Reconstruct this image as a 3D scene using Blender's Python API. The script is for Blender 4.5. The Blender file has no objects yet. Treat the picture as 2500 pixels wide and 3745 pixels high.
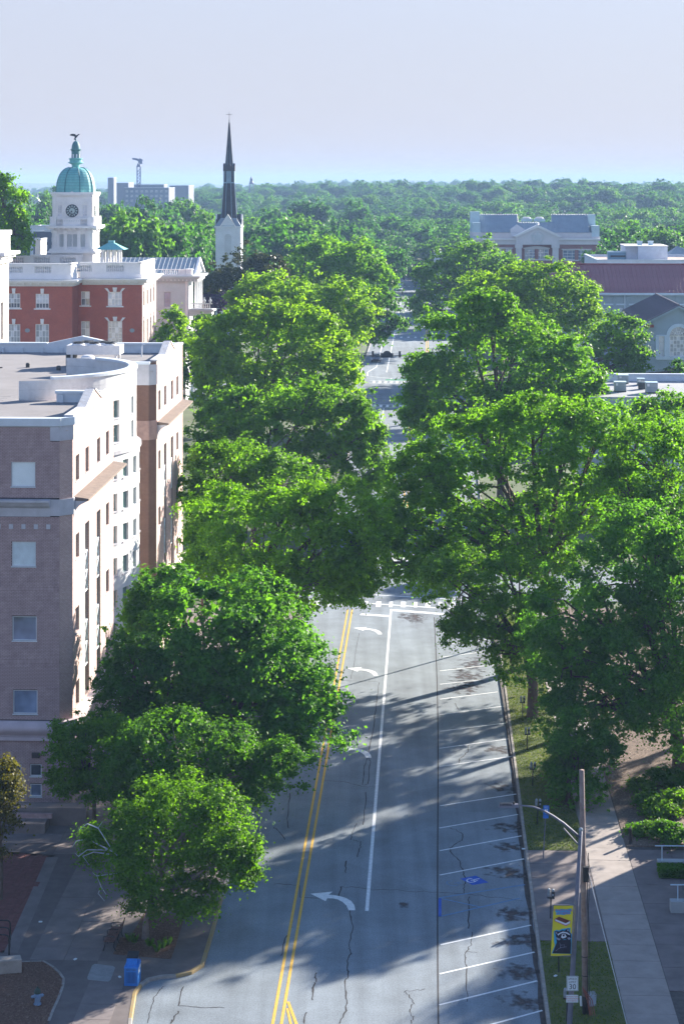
import bpy, bmesh, math, random
import numpy as np
from mathutils import Vector, Matrix
random.seed(7)
RNG = np.random.default_rng(11)
SC = bpy.context.scene
COL = SC.collection
# ------------------------------------------------------------------ camera
H = 35.0; FPX = 7000.0; CX = 1250.0; YH = 665.0      # eye height, focal length in photo pixels, principal column, horizon row
cam_d = bpy.data.cameras.new('camera'); cam = bpy.data.objects.new('camera', cam_d); COL.objects.link(cam)
cam.location = (0, 0, H); cam.rotation_euler = (math.radians(90), 0, 0)
cam_d.sensor_fit = 'HORIZONTAL'; cam_d.sensor_width = 24.0
cam_d.lens = 24.0 * FPX / 2500.0
cam_d.shift_x = 0.0; cam_d.shift_y = -(3745 / 2 - YH) / 2500.0
cam_d.clip_start = 1.0; cam_d.clip_end = 40000
SC.camera = cam
# ------------------------------------------------------------------ light
SUN_AZ = math.radians(43.5); SUN_EL = math.radians(19.5)      # azimuth clockwise from the view direction
world = bpy.data.worlds.new('World'); SC.world = world; world.use_nodes = True
wn = world.node_tree.nodes; wl = world.node_tree.links
bgn = wn['Background']; bgn.inputs['Strength'].default_value = 0.083
sky = wn.new('ShaderNodeTexSky'); sky.sky_type = 'NISHITA'; sky.sun_disc = False
sky.sun_elevation = SUN_EL; sky.sun_rotation = SUN_AZ
sky.air_density = 1.0; sky.dust_density = 0.3; sky.ozone_density = 4.0; sky.altitude = 200
# morning haze whitens the sky evenly all round, most towards the horizon
hsv = wn.new('ShaderNodeMixRGB'); hsv.blend_type = 'MIX'; hsv.inputs[2].default_value = (1.90, 1.86, 2.22, 1)
wtc = wn.new('ShaderNodeTexCoord'); wsp = wn.new('ShaderNodeSeparateXYZ'); wl.new(wtc.outputs['Generated'], wsp.inputs[0])
def wmath(op, a, b=None):
    q = wn.new('ShaderNodeMath'); q.operation = op
    for i, x in enumerate((a, b)):
        if x is None: continue
        if isinstance(x, (int, float)): q.inputs[i].default_value = x
        else: wl.new(x, q.inputs[i])
    return q.outputs[0]
zq = wmath('DIVIDE', wsp.outputs[2], 0.4); wl.new(wmath('MULTIPLY', wmath('POWER', 2.718, wmath('MULTIPLY', wmath('MULTIPLY', zq, zq), -1.0)), 0.94), hsv.inputs[0])
wl.new(sky.outputs[0], hsv.inputs[1]); wl.new(hsv.outputs[0], bgn.inputs['Color'])
sun_d = bpy.data.lights.new('sun', 'SUN'); sun_d.energy = 5.0; sun_d.angle = math.radians(0.6); sun_d.color = (1.0, 0.91, 0.78)
sun = bpy.data.objects.new('sun', sun_d); COL.objects.link(sun)
SDIR = Vector((math.sin(SUN_AZ) * math.cos(SUN_EL), math.cos(SUN_AZ) * math.cos(SUN_EL), math.sin(SUN_EL)))
sun.rotation_euler = SDIR.to_track_quat('Z', 'Y').to_euler(); sun.location = (60, 60, 120)
SC.view_settings.view_transform = 'Standard'; SC.view_settings.look = 'None'
SC.view_settings.exposure = 1.95; SC.view_settings.gamma = 1.0
SC.render.engine = 'CYCLES'
SC.cycles.use_denoising = True
SC.cycles.max_bounces = 8; SC.cycles.diffuse_bounces = 2; SC.cycles.glossy_bounces = 2
SC.cycles.transmission_bounces = 3; SC.cycles.transparent_max_bounces = 6; SC.cycles.volume_bounces = 0
SC.cycles.sample_clamp_indirect = 4.0
HAZE = 0.00019
# ------------------------------------------------------------------ photo pixel -> place
SA = 0.0435; AA = math.atan(SA); CA = math.cos(AA); SN = math.sin(AA)     # the street runs 2.5 degrees to the right of the view
def P(px, py, Y): return Vector(((px - CX) * Y / FPX, Y, H - (py - YH) * Y / FPX))
def G(px, py, z=0.0):
    Y = FPX * (H - z) / (py - YH); return Vector(((px - CX) * Y / FPX, Y, z))
def UV(u, v, z=0.0): return Vector((u * CA + v * SN, -u * SN + v * CA, z))
def toUV(p): return (p[0] * CA - p[1] * SN, p[0] * SN + p[1] * CA)
class Frame:
    """local axes of a building square to the street; x to the right, y away along the street"""
    def __init__(s, px, Y): s.X = (px - CX) * Y / FPX; s.Y = Y
    def x(s, px, y=0.0):
        k = (px - CX) / FPX; return (k * (s.Y + y * CA) - s.X - y * SN) / (CA + k * SN)
    def y(s, px, x=0.0):
        k = (px - CX) / FPX; return (k * (s.Y - x * SN) - s.X - x * CA) / (SN - k * CA)
    def depth(s, x, y): return s.Y - x * SN + y * CA
    def z(s, py, x=0.0, y=0.0): return H - (py - YH) * s.depth(x, y) / FPX
# ------------------------------------------------------------------ object helpers
def tag(o, label=None, cat=None, group=None, kind=None):
    if label: o['label'] = label
    if cat: o['category'] = cat
    if group: o['group'] = group
    if kind: o['kind'] = kind
    return o
def empty(name, loc=(0, 0, 0), rz=0.0, label=None, cat=None, group=None):
    o = bpy.data.objects.new(name, None); COL.objects.link(o)
    o.location = loc; o.rotation_euler = (0, 0, rz); o.empty_display_size = 0.3
    return tag(o, label, cat, group)
def link(name, me, mat=None, parent=None, loc=None, smooth=False):
    if mat is not None and len(me.materials) == 0: me.materials.append(mat)
    if smooth: me.polygons.foreach_set('use_smooth', np.ones(len(me.polygons), dtype=bool))
    o = bpy.data.objects.new(name, me); COL.objects.link(o)
    if parent is not None: o.parent = parent
    if loc is not None: o.location = loc
    return o
def dup(o, parent=None, loc=None, rz=None):
    c = o.copy(); COL.objects.link(c)
    if parent is not None: c.parent = parent
    if loc is not None: c.location = loc
    if rz is not None: c.rotation_euler = (0, 0, rz)
    return c
def dup_tree(o, loc=None, rz=None, label=None, parent=None):
    c = dup(o, parent, loc, rz)
    if label: c['label'] = label
    for ch in list(o.children): dup_tree(ch, parent=c)
    return c
class MB:
    def __init__(s): s.v = []; s.f = []
    def add(s, vs, fs):
        n = len(s.v); s.v += [tuple(p) for p in vs]; s.f += [tuple(i + n for i in f) for f in fs]; return s
    def box(s, x0, x1, y0, y1, z0, z1):
        return s.add([(x0,y0,z0),(x1,y0,z0),(x1,y1,z0),(x0,y1,z0),(x0,y0,z1),(x1,y0,z1),(x1,y1,z1),(x0,y1,z1)],
                     [(3,2,1,0),(4,5,6,7),(0,1,5,4),(1,2,6,5),(2,3,7,6),(3,0,4,7)])
    def hexa(s, b, t):
        return s.add(list(b) + list(t), [(3,2,1,0),(4,5,6,7),(0,1,5,4),(1,2,6,5),(2,3,7,6),(3,0,4,7)])
    def prism(s, pts, z0, z1):
        n = len(pts)
        return s.add([(p[0], p[1], z0) for p in pts] + [(p[0], p[1], z1) for p in pts],
                     [tuple(range(n - 1, -1, -1)), tuple(range(n, 2 * n))] + [(i, (i + 1) % n, n + (i + 1) % n, n + i) for i in range(n)])
    def extr(s, pts, d):
        """closed 3D outline pushed along vector d"""
        n = len(pts); d = Vector(d); q = [Vector(p) for p in pts]
        return s.add(q + [p + d for p in q], [tuple(range(n - 1, -1, -1)), tuple(range(n, 2 * n))] + [(i, (i + 1) % n, n + (i + 1) % n, n + i) for i in range(n)])
    def poly(s, pts): return s.add(pts, [tuple(range(len(pts)))])
    def tube(s, pts, rad, n=8, caps=True):
        pts = [Vector(p) for p in pts]
        if not hasattr(rad, '__len__'): rad = [rad] * len(pts)
        base = len(s.v); ref = None
        for i, p in enumerate(pts):
            d = (pts[min(i + 1, len(pts) - 1)] - pts[max(i - 1, 0)])
            d = d.normalized() if d.length > 1e-9 else Vector((0, 0, 1))
            if ref is None: ref = Vector((1, 0, 0)) if abs(d.x) < 0.8 else Vector((0, 1, 0))
            a = (ref - d * ref.dot(d)).normalized(); b = d.cross(a); ref = a
            for k in range(n):
                t = 2 * math.pi * k / n; s.v.append(tuple(p + (a * math.cos(t) + b * math.sin(t)) * rad[i]))
        for i in range(len(pts) - 1):
            for k in range(n):
                s.f.append((base + i*n + k, base + i*n + (k+1) % n, base + (i+1)*n + (k+1) % n, base + (i+1)*n + k))
        if caps:
            s.f.append(tuple(base + k for k in range(n - 1, -1, -1))); m = base + (len(pts) - 1) * n
            s.f.append(tuple(m + k for k in range(n)))
        return s
    def lathe(s, prof, n=16, c=(0, 0, 0), rot=0.0, caps=True):
        base = len(s.v)
        for r, z in prof:
            for k in range(n):
                t = rot + 2 * math.pi * k / n; s.v.append((c[0] + r * math.cos(t), c[1] + r * math.sin(t), c[2] + z))
        for i in range(len(prof) - 1):
            for k in range(n):
                s.f.append((base + i*n + k, base + i*n + (k+1) % n, base + (i+1)*n + (k+1) % n, base + (i+1)*n + k))
        if caps:
            s.f.append(tuple(base + k for k in range(n - 1, -1, -1))); m = base + (len(prof) - 1) * n
            s.f.append(tuple(m + k for k in range(n)))
        return s
    def ball(s, c, r, n=10, m=6, sz=1.0):
        return s.lathe([(max(1e-4, r * math.sin(math.pi * i / m)), -r * sz * math.cos(math.pi * i / m)) for i in range(m + 1)], n, c, caps=False)
    def pbox(s, m, u0, u1, z0, z1, d0, d1):
        return s.hexa([m(u0, z0, d0), m(u1, z0, d0), m(u1, z0, d1), m(u0, z0, d1)], [m(u0, z1, d0), m(u1, z1, d0), m(u1, z1, d1), m(u0, z1, d1)])
    def mesh(s, name, fix=True):
        me = bpy.data.meshes.new(name); me.from_pydata(s.v, [], s.f)
        if fix:
            bm = bmesh.new(); bm.from_mesh(me); bmesh.ops.recalc_face_normals(bm, faces=bm.faces); bm.to_mesh(me); bm.free()
        me.update(); return me
    def obj(s, name, mat, parent=None, loc=None, smooth=False, fix=True):
        return link(name, s.mesh(name, fix), mat, parent, loc, smooth)
def bevel(o, w=0.02, seg=1):
    bm = bmesh.new(); bm.from_mesh(o.data)
    bmesh.ops.bevel(bm, geom=list(bm.edges), offset=w, segments=seg, affect='EDGES', clamp_overlap=True)
    bm.to_mesh(o.data); bm.free(); return o
# ------------------------------------------------------------------ materials
MATS = {}
def mat(name, col, rough=0.8, var=0.12, scale=3.0, bump=0.0, bscale=None, metal=0.0, spec=0.3, detail=4.0, col2=None):
    if name in MATS: return MATS[name]
    m = bpy.data.materials.new(name); m.use_nodes = True; MATS[name] = m
    nt = m.node_tree; n = nt.nodes; l = nt.links; b = n['Principled BSDF']
    b.inputs['Roughness'].default_value = rough; b.inputs['Metallic'].default_value = metal
    b.inputs['Specular IOR Level'].default_value = spec
    tc = n.new('ShaderNodeTexCoord'); no = n.new('ShaderNodeTexNoise')
    no.inputs['Scale'].default_value = scale; no.inputs['Detail'].default_value = detail; no.inputs['Roughness'].default_value = 0.65
    l.new(tc.outputs['Object'], no.inputs['Vector'])
    r = n.new('ShaderNodeValToRGB'); c = Vector(col[:3])
    c2 = Vector(col2[:3]) if col2 else c * (1 + var); c1 = c * (1 - var) if not col2 else c
    r.color_ramp.elements[0].position = 0.3; r.color_ramp.elements[1].position = 0.7
    r.color_ramp.elements[0].color = (*c1, 1); r.color_ramp.elements[1].color = (*c2, 1)
    l.new(no.outputs['Fac'], r.inputs[0]); l.new(r.outputs[0], b.inputs['Base Color'])
    if bump > 0:
        bn = n.new('ShaderNodeTexNoise'); bn.inputs['Scale'].default_value = bscale or scale * 6; bn.inputs['Detail'].default_value = 3
        l.new(tc.outputs['Object'], bn.inputs['Vector'])
        bp = n.new('ShaderNodeBump'); bp.inputs['Strength'].default_value = bump; bp.inputs['Distance'].default_value = 0.05
        l.new(bn.outputs['Fac'], bp.inputs['Height']); l.new(bp.outputs[0], b.inputs['Normal'])
    return m
def brick_mat(name, c1, c2, mortar, bw=0.2, bh=0.068, rot=False, rough=0.85):
    """running-bond brick for walls too far away to pick single bricks; u is x+y so it works on both faces of a square corner"""
    if name in MATS: return MATS[name]
    m = bpy.data.materials.new(name); m.use_nodes = True; MATS[name] = m
    nt = m.node_tree; n = nt.nodes; l = nt.links; b = n['Principled BSDF']; b.inputs['Roughness'].default_value = rough; b.inputs['Specular IOR Level'].default_value = 0.25
    tc = n.new('ShaderNodeTexCoord'); sx = n.new('ShaderNodeSeparateXYZ'); l.new(tc.outputs['Object'], sx.inputs[0])
    ad = n.new('ShaderNodeMath'); ad.operation = 'ADD'; l.new(sx.outputs[0], ad.inputs[0]); l.new(sx.outputs[1], ad.inputs[1])
    cb = n.new('ShaderNodeCombineXYZ'); l.new(ad.outputs[0], cb.inputs[0]); l.new(sx.outputs[2], cb.inputs[1])
    br = n.new('ShaderNodeTexBrick'); l.new(cb.outputs[0], br.inputs['Vector'])
    br.inputs['Color1'].default_value = (*c1, 1); br.inputs['Color2'].default_value = (*c2, 1); br.inputs['Mortar'].default_value = (*mortar, 1)
    br.inputs['Scale'].default_value = 1.0; br.inputs['Brick Width'].default_value = bw; br.inputs['Row Height'].default_value = bh
    br.inputs['Mortar Size'].default_value = 0.008; br.inputs['Bias'].default_value = 0.0
    no = n.new('ShaderNodeTexNoise'); no.inputs['Scale'].default_value = 0.8; no.inputs['Detail'].default_value = 5; l.new(tc.outputs['Object'], no.inputs['Vector'])
    mr = n.new('ShaderNodeMapRange'); mr.inputs[3].default_value = 0.78; mr.inputs[4].default_value = 1.2; l.new(no.outputs['Fac'], mr.inputs[0])
    mx = n.new('ShaderNodeMixRGB'); mx.blend_type = 'MULTIPLY'; mx.inputs[0].default_value = 1; l.new(br.outputs[0], mx.inputs[1]); l.new(mr.outputs[0], mx.inputs[2])
    l.new(mx.outputs[0], b.inputs['Base Color'])
    bp = n.new('ShaderNodeBump'); bp.inputs['Strength'].default_value = 0.3; bp.inputs['Distance'].default_value = 0.02; bp.invert = True
    l.new(br.outputs['Fac'], bp.inputs['Height']); l.new(bp.outputs[0], b.inputs['Normal'])
    return m
def glass_mat(name, col, rough=0.08, var=0.3, scale=1.3):
    m = mat(name, col, rough=rough, var=var, scale=scale, spec=0.9, detail=2.0); return m
def leaf_mat(name, col, trans=None, tmix=0.42, var=0.36, gloss=0.38, yellow=0.25):
    if name in MATS: return MATS[name]
    m = bpy.data.materials.new(name); m.use_nodes = True; MATS[name] = m
    nt = m.node_tree; n = nt.nodes; l = nt.links; b = n['Principled BSDF']; out = n['Material Output']
    b.inputs['Roughness'].default_value = gloss + .12; b.inputs['Specular IOR Level'].default_value = 0.1
    tc = n.new('ShaderNodeTexCoord'); no = n.new('ShaderNodeTexNoise'); no.inputs['Scale'].default_value = 0.45; no.inputs['Detail'].default_value = 3
    l.new(tc.outputs['Object'], no.inputs['Vector'])
    geo = n.new('ShaderNodeNewGeometry')
    mx = n.new('ShaderNodeMath'); mx.operation = 'MULTIPLY_ADD'; mx.inputs[1].default_value = 0.45; l.new(geo.outputs['Random Per Island'], mx.inputs[0])
    sc = n.new('ShaderNodeMath'); sc.operation = 'MULTIPLY_ADD'; sc.inputs[1].default_value = 0.9; sc.inputs[2].default_value = -0.2; l.new(no.outputs['Fac'], sc.inputs[0])
    l.new(sc.outputs[0], mx.inputs[2])
    c = Vector(col); r = n.new('ShaderNodeValToRGB'); e = r.color_ramp.elements
    e[0].position = 0.15; e[0].color = (*(c * (1 - var)), 1); e[1].position = 0.85
    hi = Vector((c.x * (1 + var + yellow), c.y * (1 + var), c.z * (1 + var * 0.3))); e[1].color = (*hi, 1)
    l.new(mx.outputs[0], r.inputs[0]); l.new(r.outputs[0], b.inputs['Base Color'])
    t = n.new('ShaderNodeBsdfTranslucent'); tm = n.new('ShaderNodeMixRGB'); tm.blend_type = 'MULTIPLY'; tm.inputs[0].default_value = 1
    tm.inputs[2].default_value = (*(trans or (2.3, 2.1, 0.5)), 1); l.new(r.outputs[0], tm.inputs[1]); l.new(tm.outputs[0], t.inputs['Color'])
    ms = n.new('ShaderNodeMixShader'); ms.inputs[0].default_value = tmix
    l.new(b.outputs[0], ms.inputs[1]); l.new(t.outputs[0], ms.inputs[2]); l.new(ms.outputs[0], out.inputs['Surface'])
    return m
def emit_mat(name, col, s):
    m = bpy.data.materials.new(name); m.use_nodes = True; b = m.node_tree.nodes['Principled BSDF']
    b.inputs['Base Color'].default_value = (*col, 1); b.inputs['Emission Color'].default_value = (*col, 1); b.inputs['Emission Strength'].default_value = s
    MATS[name] = m; return m
# ------------------------------------------------------------------ walls with openings, windows
def wall(name, mt, m, u0, u1, z0, z1, ops, parent, reveal=0.2, useg=None, top=None):
    """ops: list of (u0,u1,z0,z1) holes; m(u,z,d) maps to 3D, d is the depth into the wall"""
    us = {u0, u1}; zs = {z0, z1}
    for o in ops: us |= {o[0], o[1]}; zs |= {o[2], o[3]}
    if useg:
        k = int(math.ceil((u1 - u0) / useg))
        us |= {u0 + (u1 - u0) * i / k for i in range(k + 1)}
    us = sorted(us); zs = sorted(zs); mb = MB()
    us = [u for i, u in enumerate(us) if i == 0 or u - us[i - 1] > 1e-5]; zs = [z for i, z in enumerate(zs) if i == 0 or z - zs[i - 1] > 1e-5]
    ix = {}
    def vid(i, j):
        if (i, j) not in ix: ix[(i, j)] = len(mb.v); mb.v.append(tuple(m(us[i], zs[j], 0)))
        return ix[(i, j)]
    for i in range(len(us) - 1):
        for j in range(len(zs) - 1):
            cu = (us[i] + us[i + 1]) / 2; cz = (zs[j] + zs[j + 1]) / 2
            if any(o[0] < cu < o[1] and o[2] < cz < o[3] for o in ops): continue
            mb.f.append((vid(i, j), vid(i + 1, j), vid(i + 1, j + 1), vid(i, j + 1)))
    for o in ops:
        a, b, c, d = o
        for p, q in (((a, c), (b, c)), ((b, c), (b, d)), ((b, d), (a, d)), ((a, d), (a, c))):
            mb.add([m(p[0], p[1], 0), m(q[0], q[1], 0), m(q[0], q[1], reveal), m(p[0], p[1], reveal)], [(0, 1, 2, 3)])
    return mb.obj(name, mt, parent, fix=False)
def window(parent, m, o, fmat, pmat, nx=1, ny=1, d=0.14, fw=0.05, mw=0.03, sill=None, many=False, split=None):
    u0, u1, z0, z1 = o; mb = MB(); ft = 0.05
    mb.pbox(m, u0, u0 + fw, z0, z1, d, d + ft); mb.pbox(m, u1 - fw, u1, z0, z1, d, d + ft)
    mb.pbox(m, u0 + fw, u1 - fw, z0, z0 + fw, d, d + ft); mb.pbox(m, u0 + fw, u1 - fw, z1 - fw, z1, d, d + ft)
    iu0, iu1, iz0, iz1 = u0 + fw, u1 - fw, z0 + fw, z1 - fw
    for i in range(1, nx):
        c = iu0 + (iu1 - iu0) * i / nx; mb.pbox(m, c - mw / 2, c + mw / 2, iz0, iz1, d + 0.008, d + ft - 0.008)
    for j in range(1, ny):
        c = iz0 + (iz1 - iz0) * j / ny
        w = mw * 2 if split == j else mw
        mb.pbox(m, iu0, iu1, c - w / 2, c + w / 2, d + 0.004, d + ft - 0.004)
    w = mb.obj('window', fmat, parent, fix=True)
    if many:
        for i in range(nx):
            for j in range(ny):
                a = iu0 + (iu1 - iu0) * i / nx; b = iu0 + (iu1 - iu0) * (i + 1) / nx
                c = iz0 + (iz1 - iz0) * j / ny; e = iz0 + (iz1 - iz0) * (j + 1) / ny
                pm = pmat(i, j) if callable(pmat) else pmat
                MB().poly([m(a, c, d + 0.03), m(b, c, d + 0.03), m(b, e, d + 0.03), m(a, e, d + 0.03)]).obj('pane', pm, w, fix=False)
    else:
        pm = pmat(0, 0) if callable(pmat) else pmat
        MB().poly([m(iu0, iz0, d + 0.03), m(iu1, iz0, d + 0.03), m(iu1, iz1, d + 0.03), m(iu0, iz1, d + 0.03)]).obj('pane', pm, w, fix=False)
    if sill:
        sm, ov, pr, th = sill
        MB().pbox(m, u0 - ov, u1 + ov, z0 - th, z0 - 0.002, -pr, d).obj('sill', sm, w)
    return w
def text_mesh(txt, size, mt, parent, name='lettering', align='CENTER', ext=0.0, space=1.0):
    cu = bpy.data.curves.new(name, 'FONT'); cu.body = txt; cu.size = size; cu.align_x = align; cu.align_y = 'CENTER'; cu.extrude = ext; cu.space_character = space
    cu.resolution_u = 3
    ob = bpy.data.objects.new('tmp', cu); COL.objects.link(ob)
    bpy.context.view_layer.update()
    me = bpy.data.meshes.new_from_object(ob.evaluated_get(bpy.context.evaluated_depsgraph_get()))
    bpy.data.objects.remove(ob); bpy.data.curves.remove(cu)
    me.materials.clear(); me.materials.append(mt)
    o = bpy.data.objects.new(name, me); COL.objects.link(o)
    if parent is not None: o.parent = parent
    return o
# ================================================================== materials used in several places
M_asphalt = mat('asphalt', (0.190, 0.224, 0.256), 0.9, 0.2, 0.35, 0.25, 30, detail=9)
def wear(m):
    """tyre-polished streaks along the street, patches and grit on the asphalt"""
    n = m.node_tree.nodes; l = m.node_tree.links; b = n['Principled BSDF']; src = b.inputs['Base Color'].links[0].from_socket; tc = n.new('ShaderNodeTexCoord')
    mp = n.new('ShaderNodeMapping'); mp.inputs['Rotation'].default_value = (0, 0, AA); mp.inputs['Scale'].default_value = (1.1, .035, 1); l.new(tc.outputs['Object'], mp.inputs[0])
    a = n.new('ShaderNodeTexNoise'); a.inputs['Scale'].default_value = 1.0; a.inputs['Detail'].default_value = 4; l.new(mp.outputs[0], a.inputs['Vector'])
    g = n.new('ShaderNodeTexNoise'); g.inputs['Scale'].default_value = 14; g.inputs['Detail'].default_value = 2; l.new(tc.outputs['Object'], g.inputs['Vector'])
    v = n.new('ShaderNodeTexVoronoi'); v.inputs['Scale'].default_value = .16; l.new(tc.outputs['Object'], v.inputs['Vector'])
    r1 = n.new('ShaderNodeMapRange'); r1.inputs[1].default_value = .3; r1.inputs[2].default_value = .7; r1.inputs[3].default_value = .80; r1.inputs[4].default_value = 1.12; l.new(a.outputs['Fac'], r1.inputs[0])
    r2 = n.new('ShaderNodeMapRange'); r2.inputs[1].default_value = .35; r2.inputs[2].default_value = .65; r2.inputs[3].default_value = .84; r2.inputs[4].default_value = 1.14; l.new(g.outputs['Fac'], r2.inputs[0])
    sp = n.new('ShaderNodeSeparateColor'); l.new(v.outputs['Color'], sp.inputs[0]); r3 = n.new('ShaderNodeMapRange'); r3.inputs[3].default_value = .92; r3.inputs[4].default_value = 1.06; l.new(sp.outputs[0], r3.inputs[0])
    m1 = n.new('ShaderNodeMath'); m1.operation = 'MULTIPLY'; l.new(r1.outputs[0], m1.inputs[0]); l.new(r2.outputs[0], m1.inputs[1]); m2 = n.new('ShaderNodeMath'); m2.operation = 'MULTIPLY'; l.new(m1.outputs[0], m2.inputs[0]); l.new(r3.outputs[0], m2.inputs[1])
    mx = n.new('ShaderNodeMixRGB'); mx.blend_type = 'MULTIPLY'; mx.inputs[0].default_value = 1; l.new(src, mx.inputs[1]); l.new(m2.outputs[0], mx.inputs[2]); l.new(mx.outputs[0], b.inputs['Base Color'])
wear(M_asphalt)
M_asphalt2 = mat('asphalt_far', (0.2, 0.22, 0.23), 0.9, 0.15, 0.2, detail=6)
M_conc = mat('sidewalk_concrete', (0.30, 0.265, 0.245), 0.9, 0.16, 1.2, 0.15, 20, detail=8)
M_conc3 = mat('pavement_bed_concrete', (0.13, 0.112, 0.11), 0.95, 0.2, 1.5, detail=8)
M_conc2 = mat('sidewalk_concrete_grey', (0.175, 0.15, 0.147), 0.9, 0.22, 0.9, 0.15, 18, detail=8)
M_joint = mat('joint_dirt', (0.10, 0.09, 0.085), 0.95, 0.25, 4)
M_kerb = mat('kerb_concrete', (0.28, 0.26, 0.24), 0.9, 0.25, 3, 0.2, 20)
M_kerb_y = mat('kerb_yellow_paint', (0.34, 0.225, 0.07), 0.85, 0.35, 5, detail=8, col2=(0.26, 0.22, 0.15))
M_gutter = mat('gutter_dirt', (0.05, 0.042, 0.04), 0.95, 0.4, 3, detail=8)
M_white = mat('road_paint_white', (0.50, 0.53, 0.55), 0.8, 0.1, 5, detail=10, col2=(0.78, 0.8, 0.82))
M_yellow = mat('road_paint_yellow', (0.62, 0.37, 0.06), 0.8, 0.16, 6, detail=8)
M_bluep = mat('road_paint_blue', (0.02, 0.09, 0.42), 0.8, 0.15, 5, detail=6)
M_bluef = mat('faded_blue_paint', (0.12, 0.22, 0.36), 0.85, 0.25, 5, detail=8)
M_crack = mat('crack_tar', (0.03, 0.028, 0.03), 0.8, 0.2, 5)
M_grass = mat('grass', (0.05, 0.085, 0.018), 0.95, 0.35, 1.5, 0.5, 60, col2=(0.12, 0.13, 0.04), detail=9)
M_soil = mat('lawn_soil', (0.07, 0.085, 0.03), 0.95, 0.35, 3)
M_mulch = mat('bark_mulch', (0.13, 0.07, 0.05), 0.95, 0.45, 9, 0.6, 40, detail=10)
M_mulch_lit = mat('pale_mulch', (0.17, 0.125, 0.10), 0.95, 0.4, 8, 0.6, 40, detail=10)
M_paver = mat('brick_paver', (0.15, 0.06, 0.055), 0.9, 0.25, 3, 0.2, 20, detail=8)
M_town = mat('town_ground', (0.09, 0.12, 0.06), 0.95, 0.4, 0.05, detail=8)
M_green = mat('bike_lane_green', (0.05, 0.22, 0.13), 0.85, 0.15, 2)

# ------------------------------------------------------------------ terrain (one sheet to the horizon)
def hill(X, Y):
    t = min(1.0, max(0.0, (Y - 720.0) / 900.0)); t = t * t * (3 - 2 * t)
    r = X / max(Y, 1.0)
    z = t * (9.0 + 22.0 * max(-.25, min(.25, r)) + 4.5 * math.sin(X * 0.006 + 1.0) + 3.0 * math.sin(Y * 0.005 + X * 0.003))
    if Y > 2500:
        q = min(1.0, (Y - 2500) / 3500.0); z += q * (15 + 6 * math.sin(X * 0.0016 + 2.0) + 4 * math.sin(X * 0.0041))
    return z
def build_ground():
    ys = [-60, -20, 20, 60, 100, 150, 200, 260, 320, 400, 480, 560, 640, 720]
    y = 720
    while y < 9000: y *= 1.05; ys.append(y)
    mb = MB(); nx = 61
    for Y in ys:
        w = max(90.0, Y * 0.42) if Y < 2000 else Y * 0.55
        for i in range(nx):
            X = -w + 2 * w * i / (nx - 1); z = hill(X, Y) - 0.06
            if Y > 3500: z += 3.0 * math.sin(X * 0.02 + Y) + 2 * math.sin(X * 0.051 + 2 * Y)
            mb.v.append((X, Y, z))
    for j in range(len(ys) - 1):
        for i in range(nx - 1): a = j * nx + i; mb.f.append((a, a + 1, a + nx + 1, a + nx))
    tag(mb.obj('ground', M_town, fix=False, smooth=True), kind='structure')
build_ground()
def sheet(name, pts, z, mt, parent=None):
    return MB().poly([(p[0], p[1], z) for p in pts]).obj(name, mt, parent, fix=False)
# ------------------------------------------------------------------ road
KL = -9.77; YL = -6.33; WL = -2.80; SEAM = 0.80       # kerb, yellow line, lane line, parking seam (metres across the street)
def KR(v): return 5.02 + 0.0075 * (v - 80)
XS1 = (160.5, 175.0); XS2 = (302.0, 331.0)             # the two cross streets
road = empty('road'); tag(road, kind='structure')
def px_left(pts): return [G(a, b) for a, b in pts]
corner = [(440, 4300), (470, 3900), (485, 3735), (500, 3640), (520, 3612), (548, 3592), (590, 3583), (644, 3579), (702, 3566), (746, 3538), (765, 3474), (791, 3385), (816, 3289)]
cpts = [G(a, b) for a, b in corner]
left_edge = cpts + [UV(KL, v) for v in (100, 120, 140, 158)]
def fillet(u0, v0, su, sv, r, n=6):
    return [UV(u0 + su * r * (1 - math.sin(t)), v0 + sv * r * (1 - math.cos(t))) for t in [math.pi / 2 * i / n for i in range(n + 1)]]
near = left_edge[:-1] + [UV(KL, 157)] + [UV(KL, 160.5), UV(-80, 160.5), UV(-80, 175), UV(KL, 175), UV(KL, 302), UV(-90, 302), UV(-90, 331), UV(KL - 2, 331), UV(KL - 2.0, 720),
        UV(9, 720), UV(9, 331), UV(80, 331), UV(80, 302), UV(KR(300), 302), UV(KR(175), 175), UV(80, 175), UV(80, 160.5)] + [UV(KR(v), v) for v in (160.5, 140, 120, 100, 80, 55)]
sheet('asphalt_surface', near, 0.0, M_asphalt, road)
def stripe(name, p, q, w, mt, z=0.006, parent=road, nseg=1):
    p = Vector(p[:2]); q = Vector(q[:2]); d = (q - p).normalized(); n = Vector((-d.y, d.x)) * w / 2
    return MB().poly([(*(p - n), z), (*(q - n), z), (*(q + n), z), (*(p + n), z)]).obj(name, mt, parent, fix=False)
# lane lines
stripe('yellow_line', UV(YL, 79.0), UV(YL, 156.5), 0.13, M_yellow); stripe('yellow_line', UV(YL + 0.36, 79.0), UV(YL + 0.36, 156.5), 0.13, M_yellow)
stripe('white_line', UV(WL, 91.8), UV(WL, 156.8), 0.17, M_white)
# start of the chevron where the double line opens near the camera
stripe('yellow_line', G(1053, 3665), G(1088, 3760), 0.13, M_yellow, 0.008); stripe('yellow_line', G(1050, 3690), G(1066, 3760), 0.11, M_yellow, 0.008)
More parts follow.
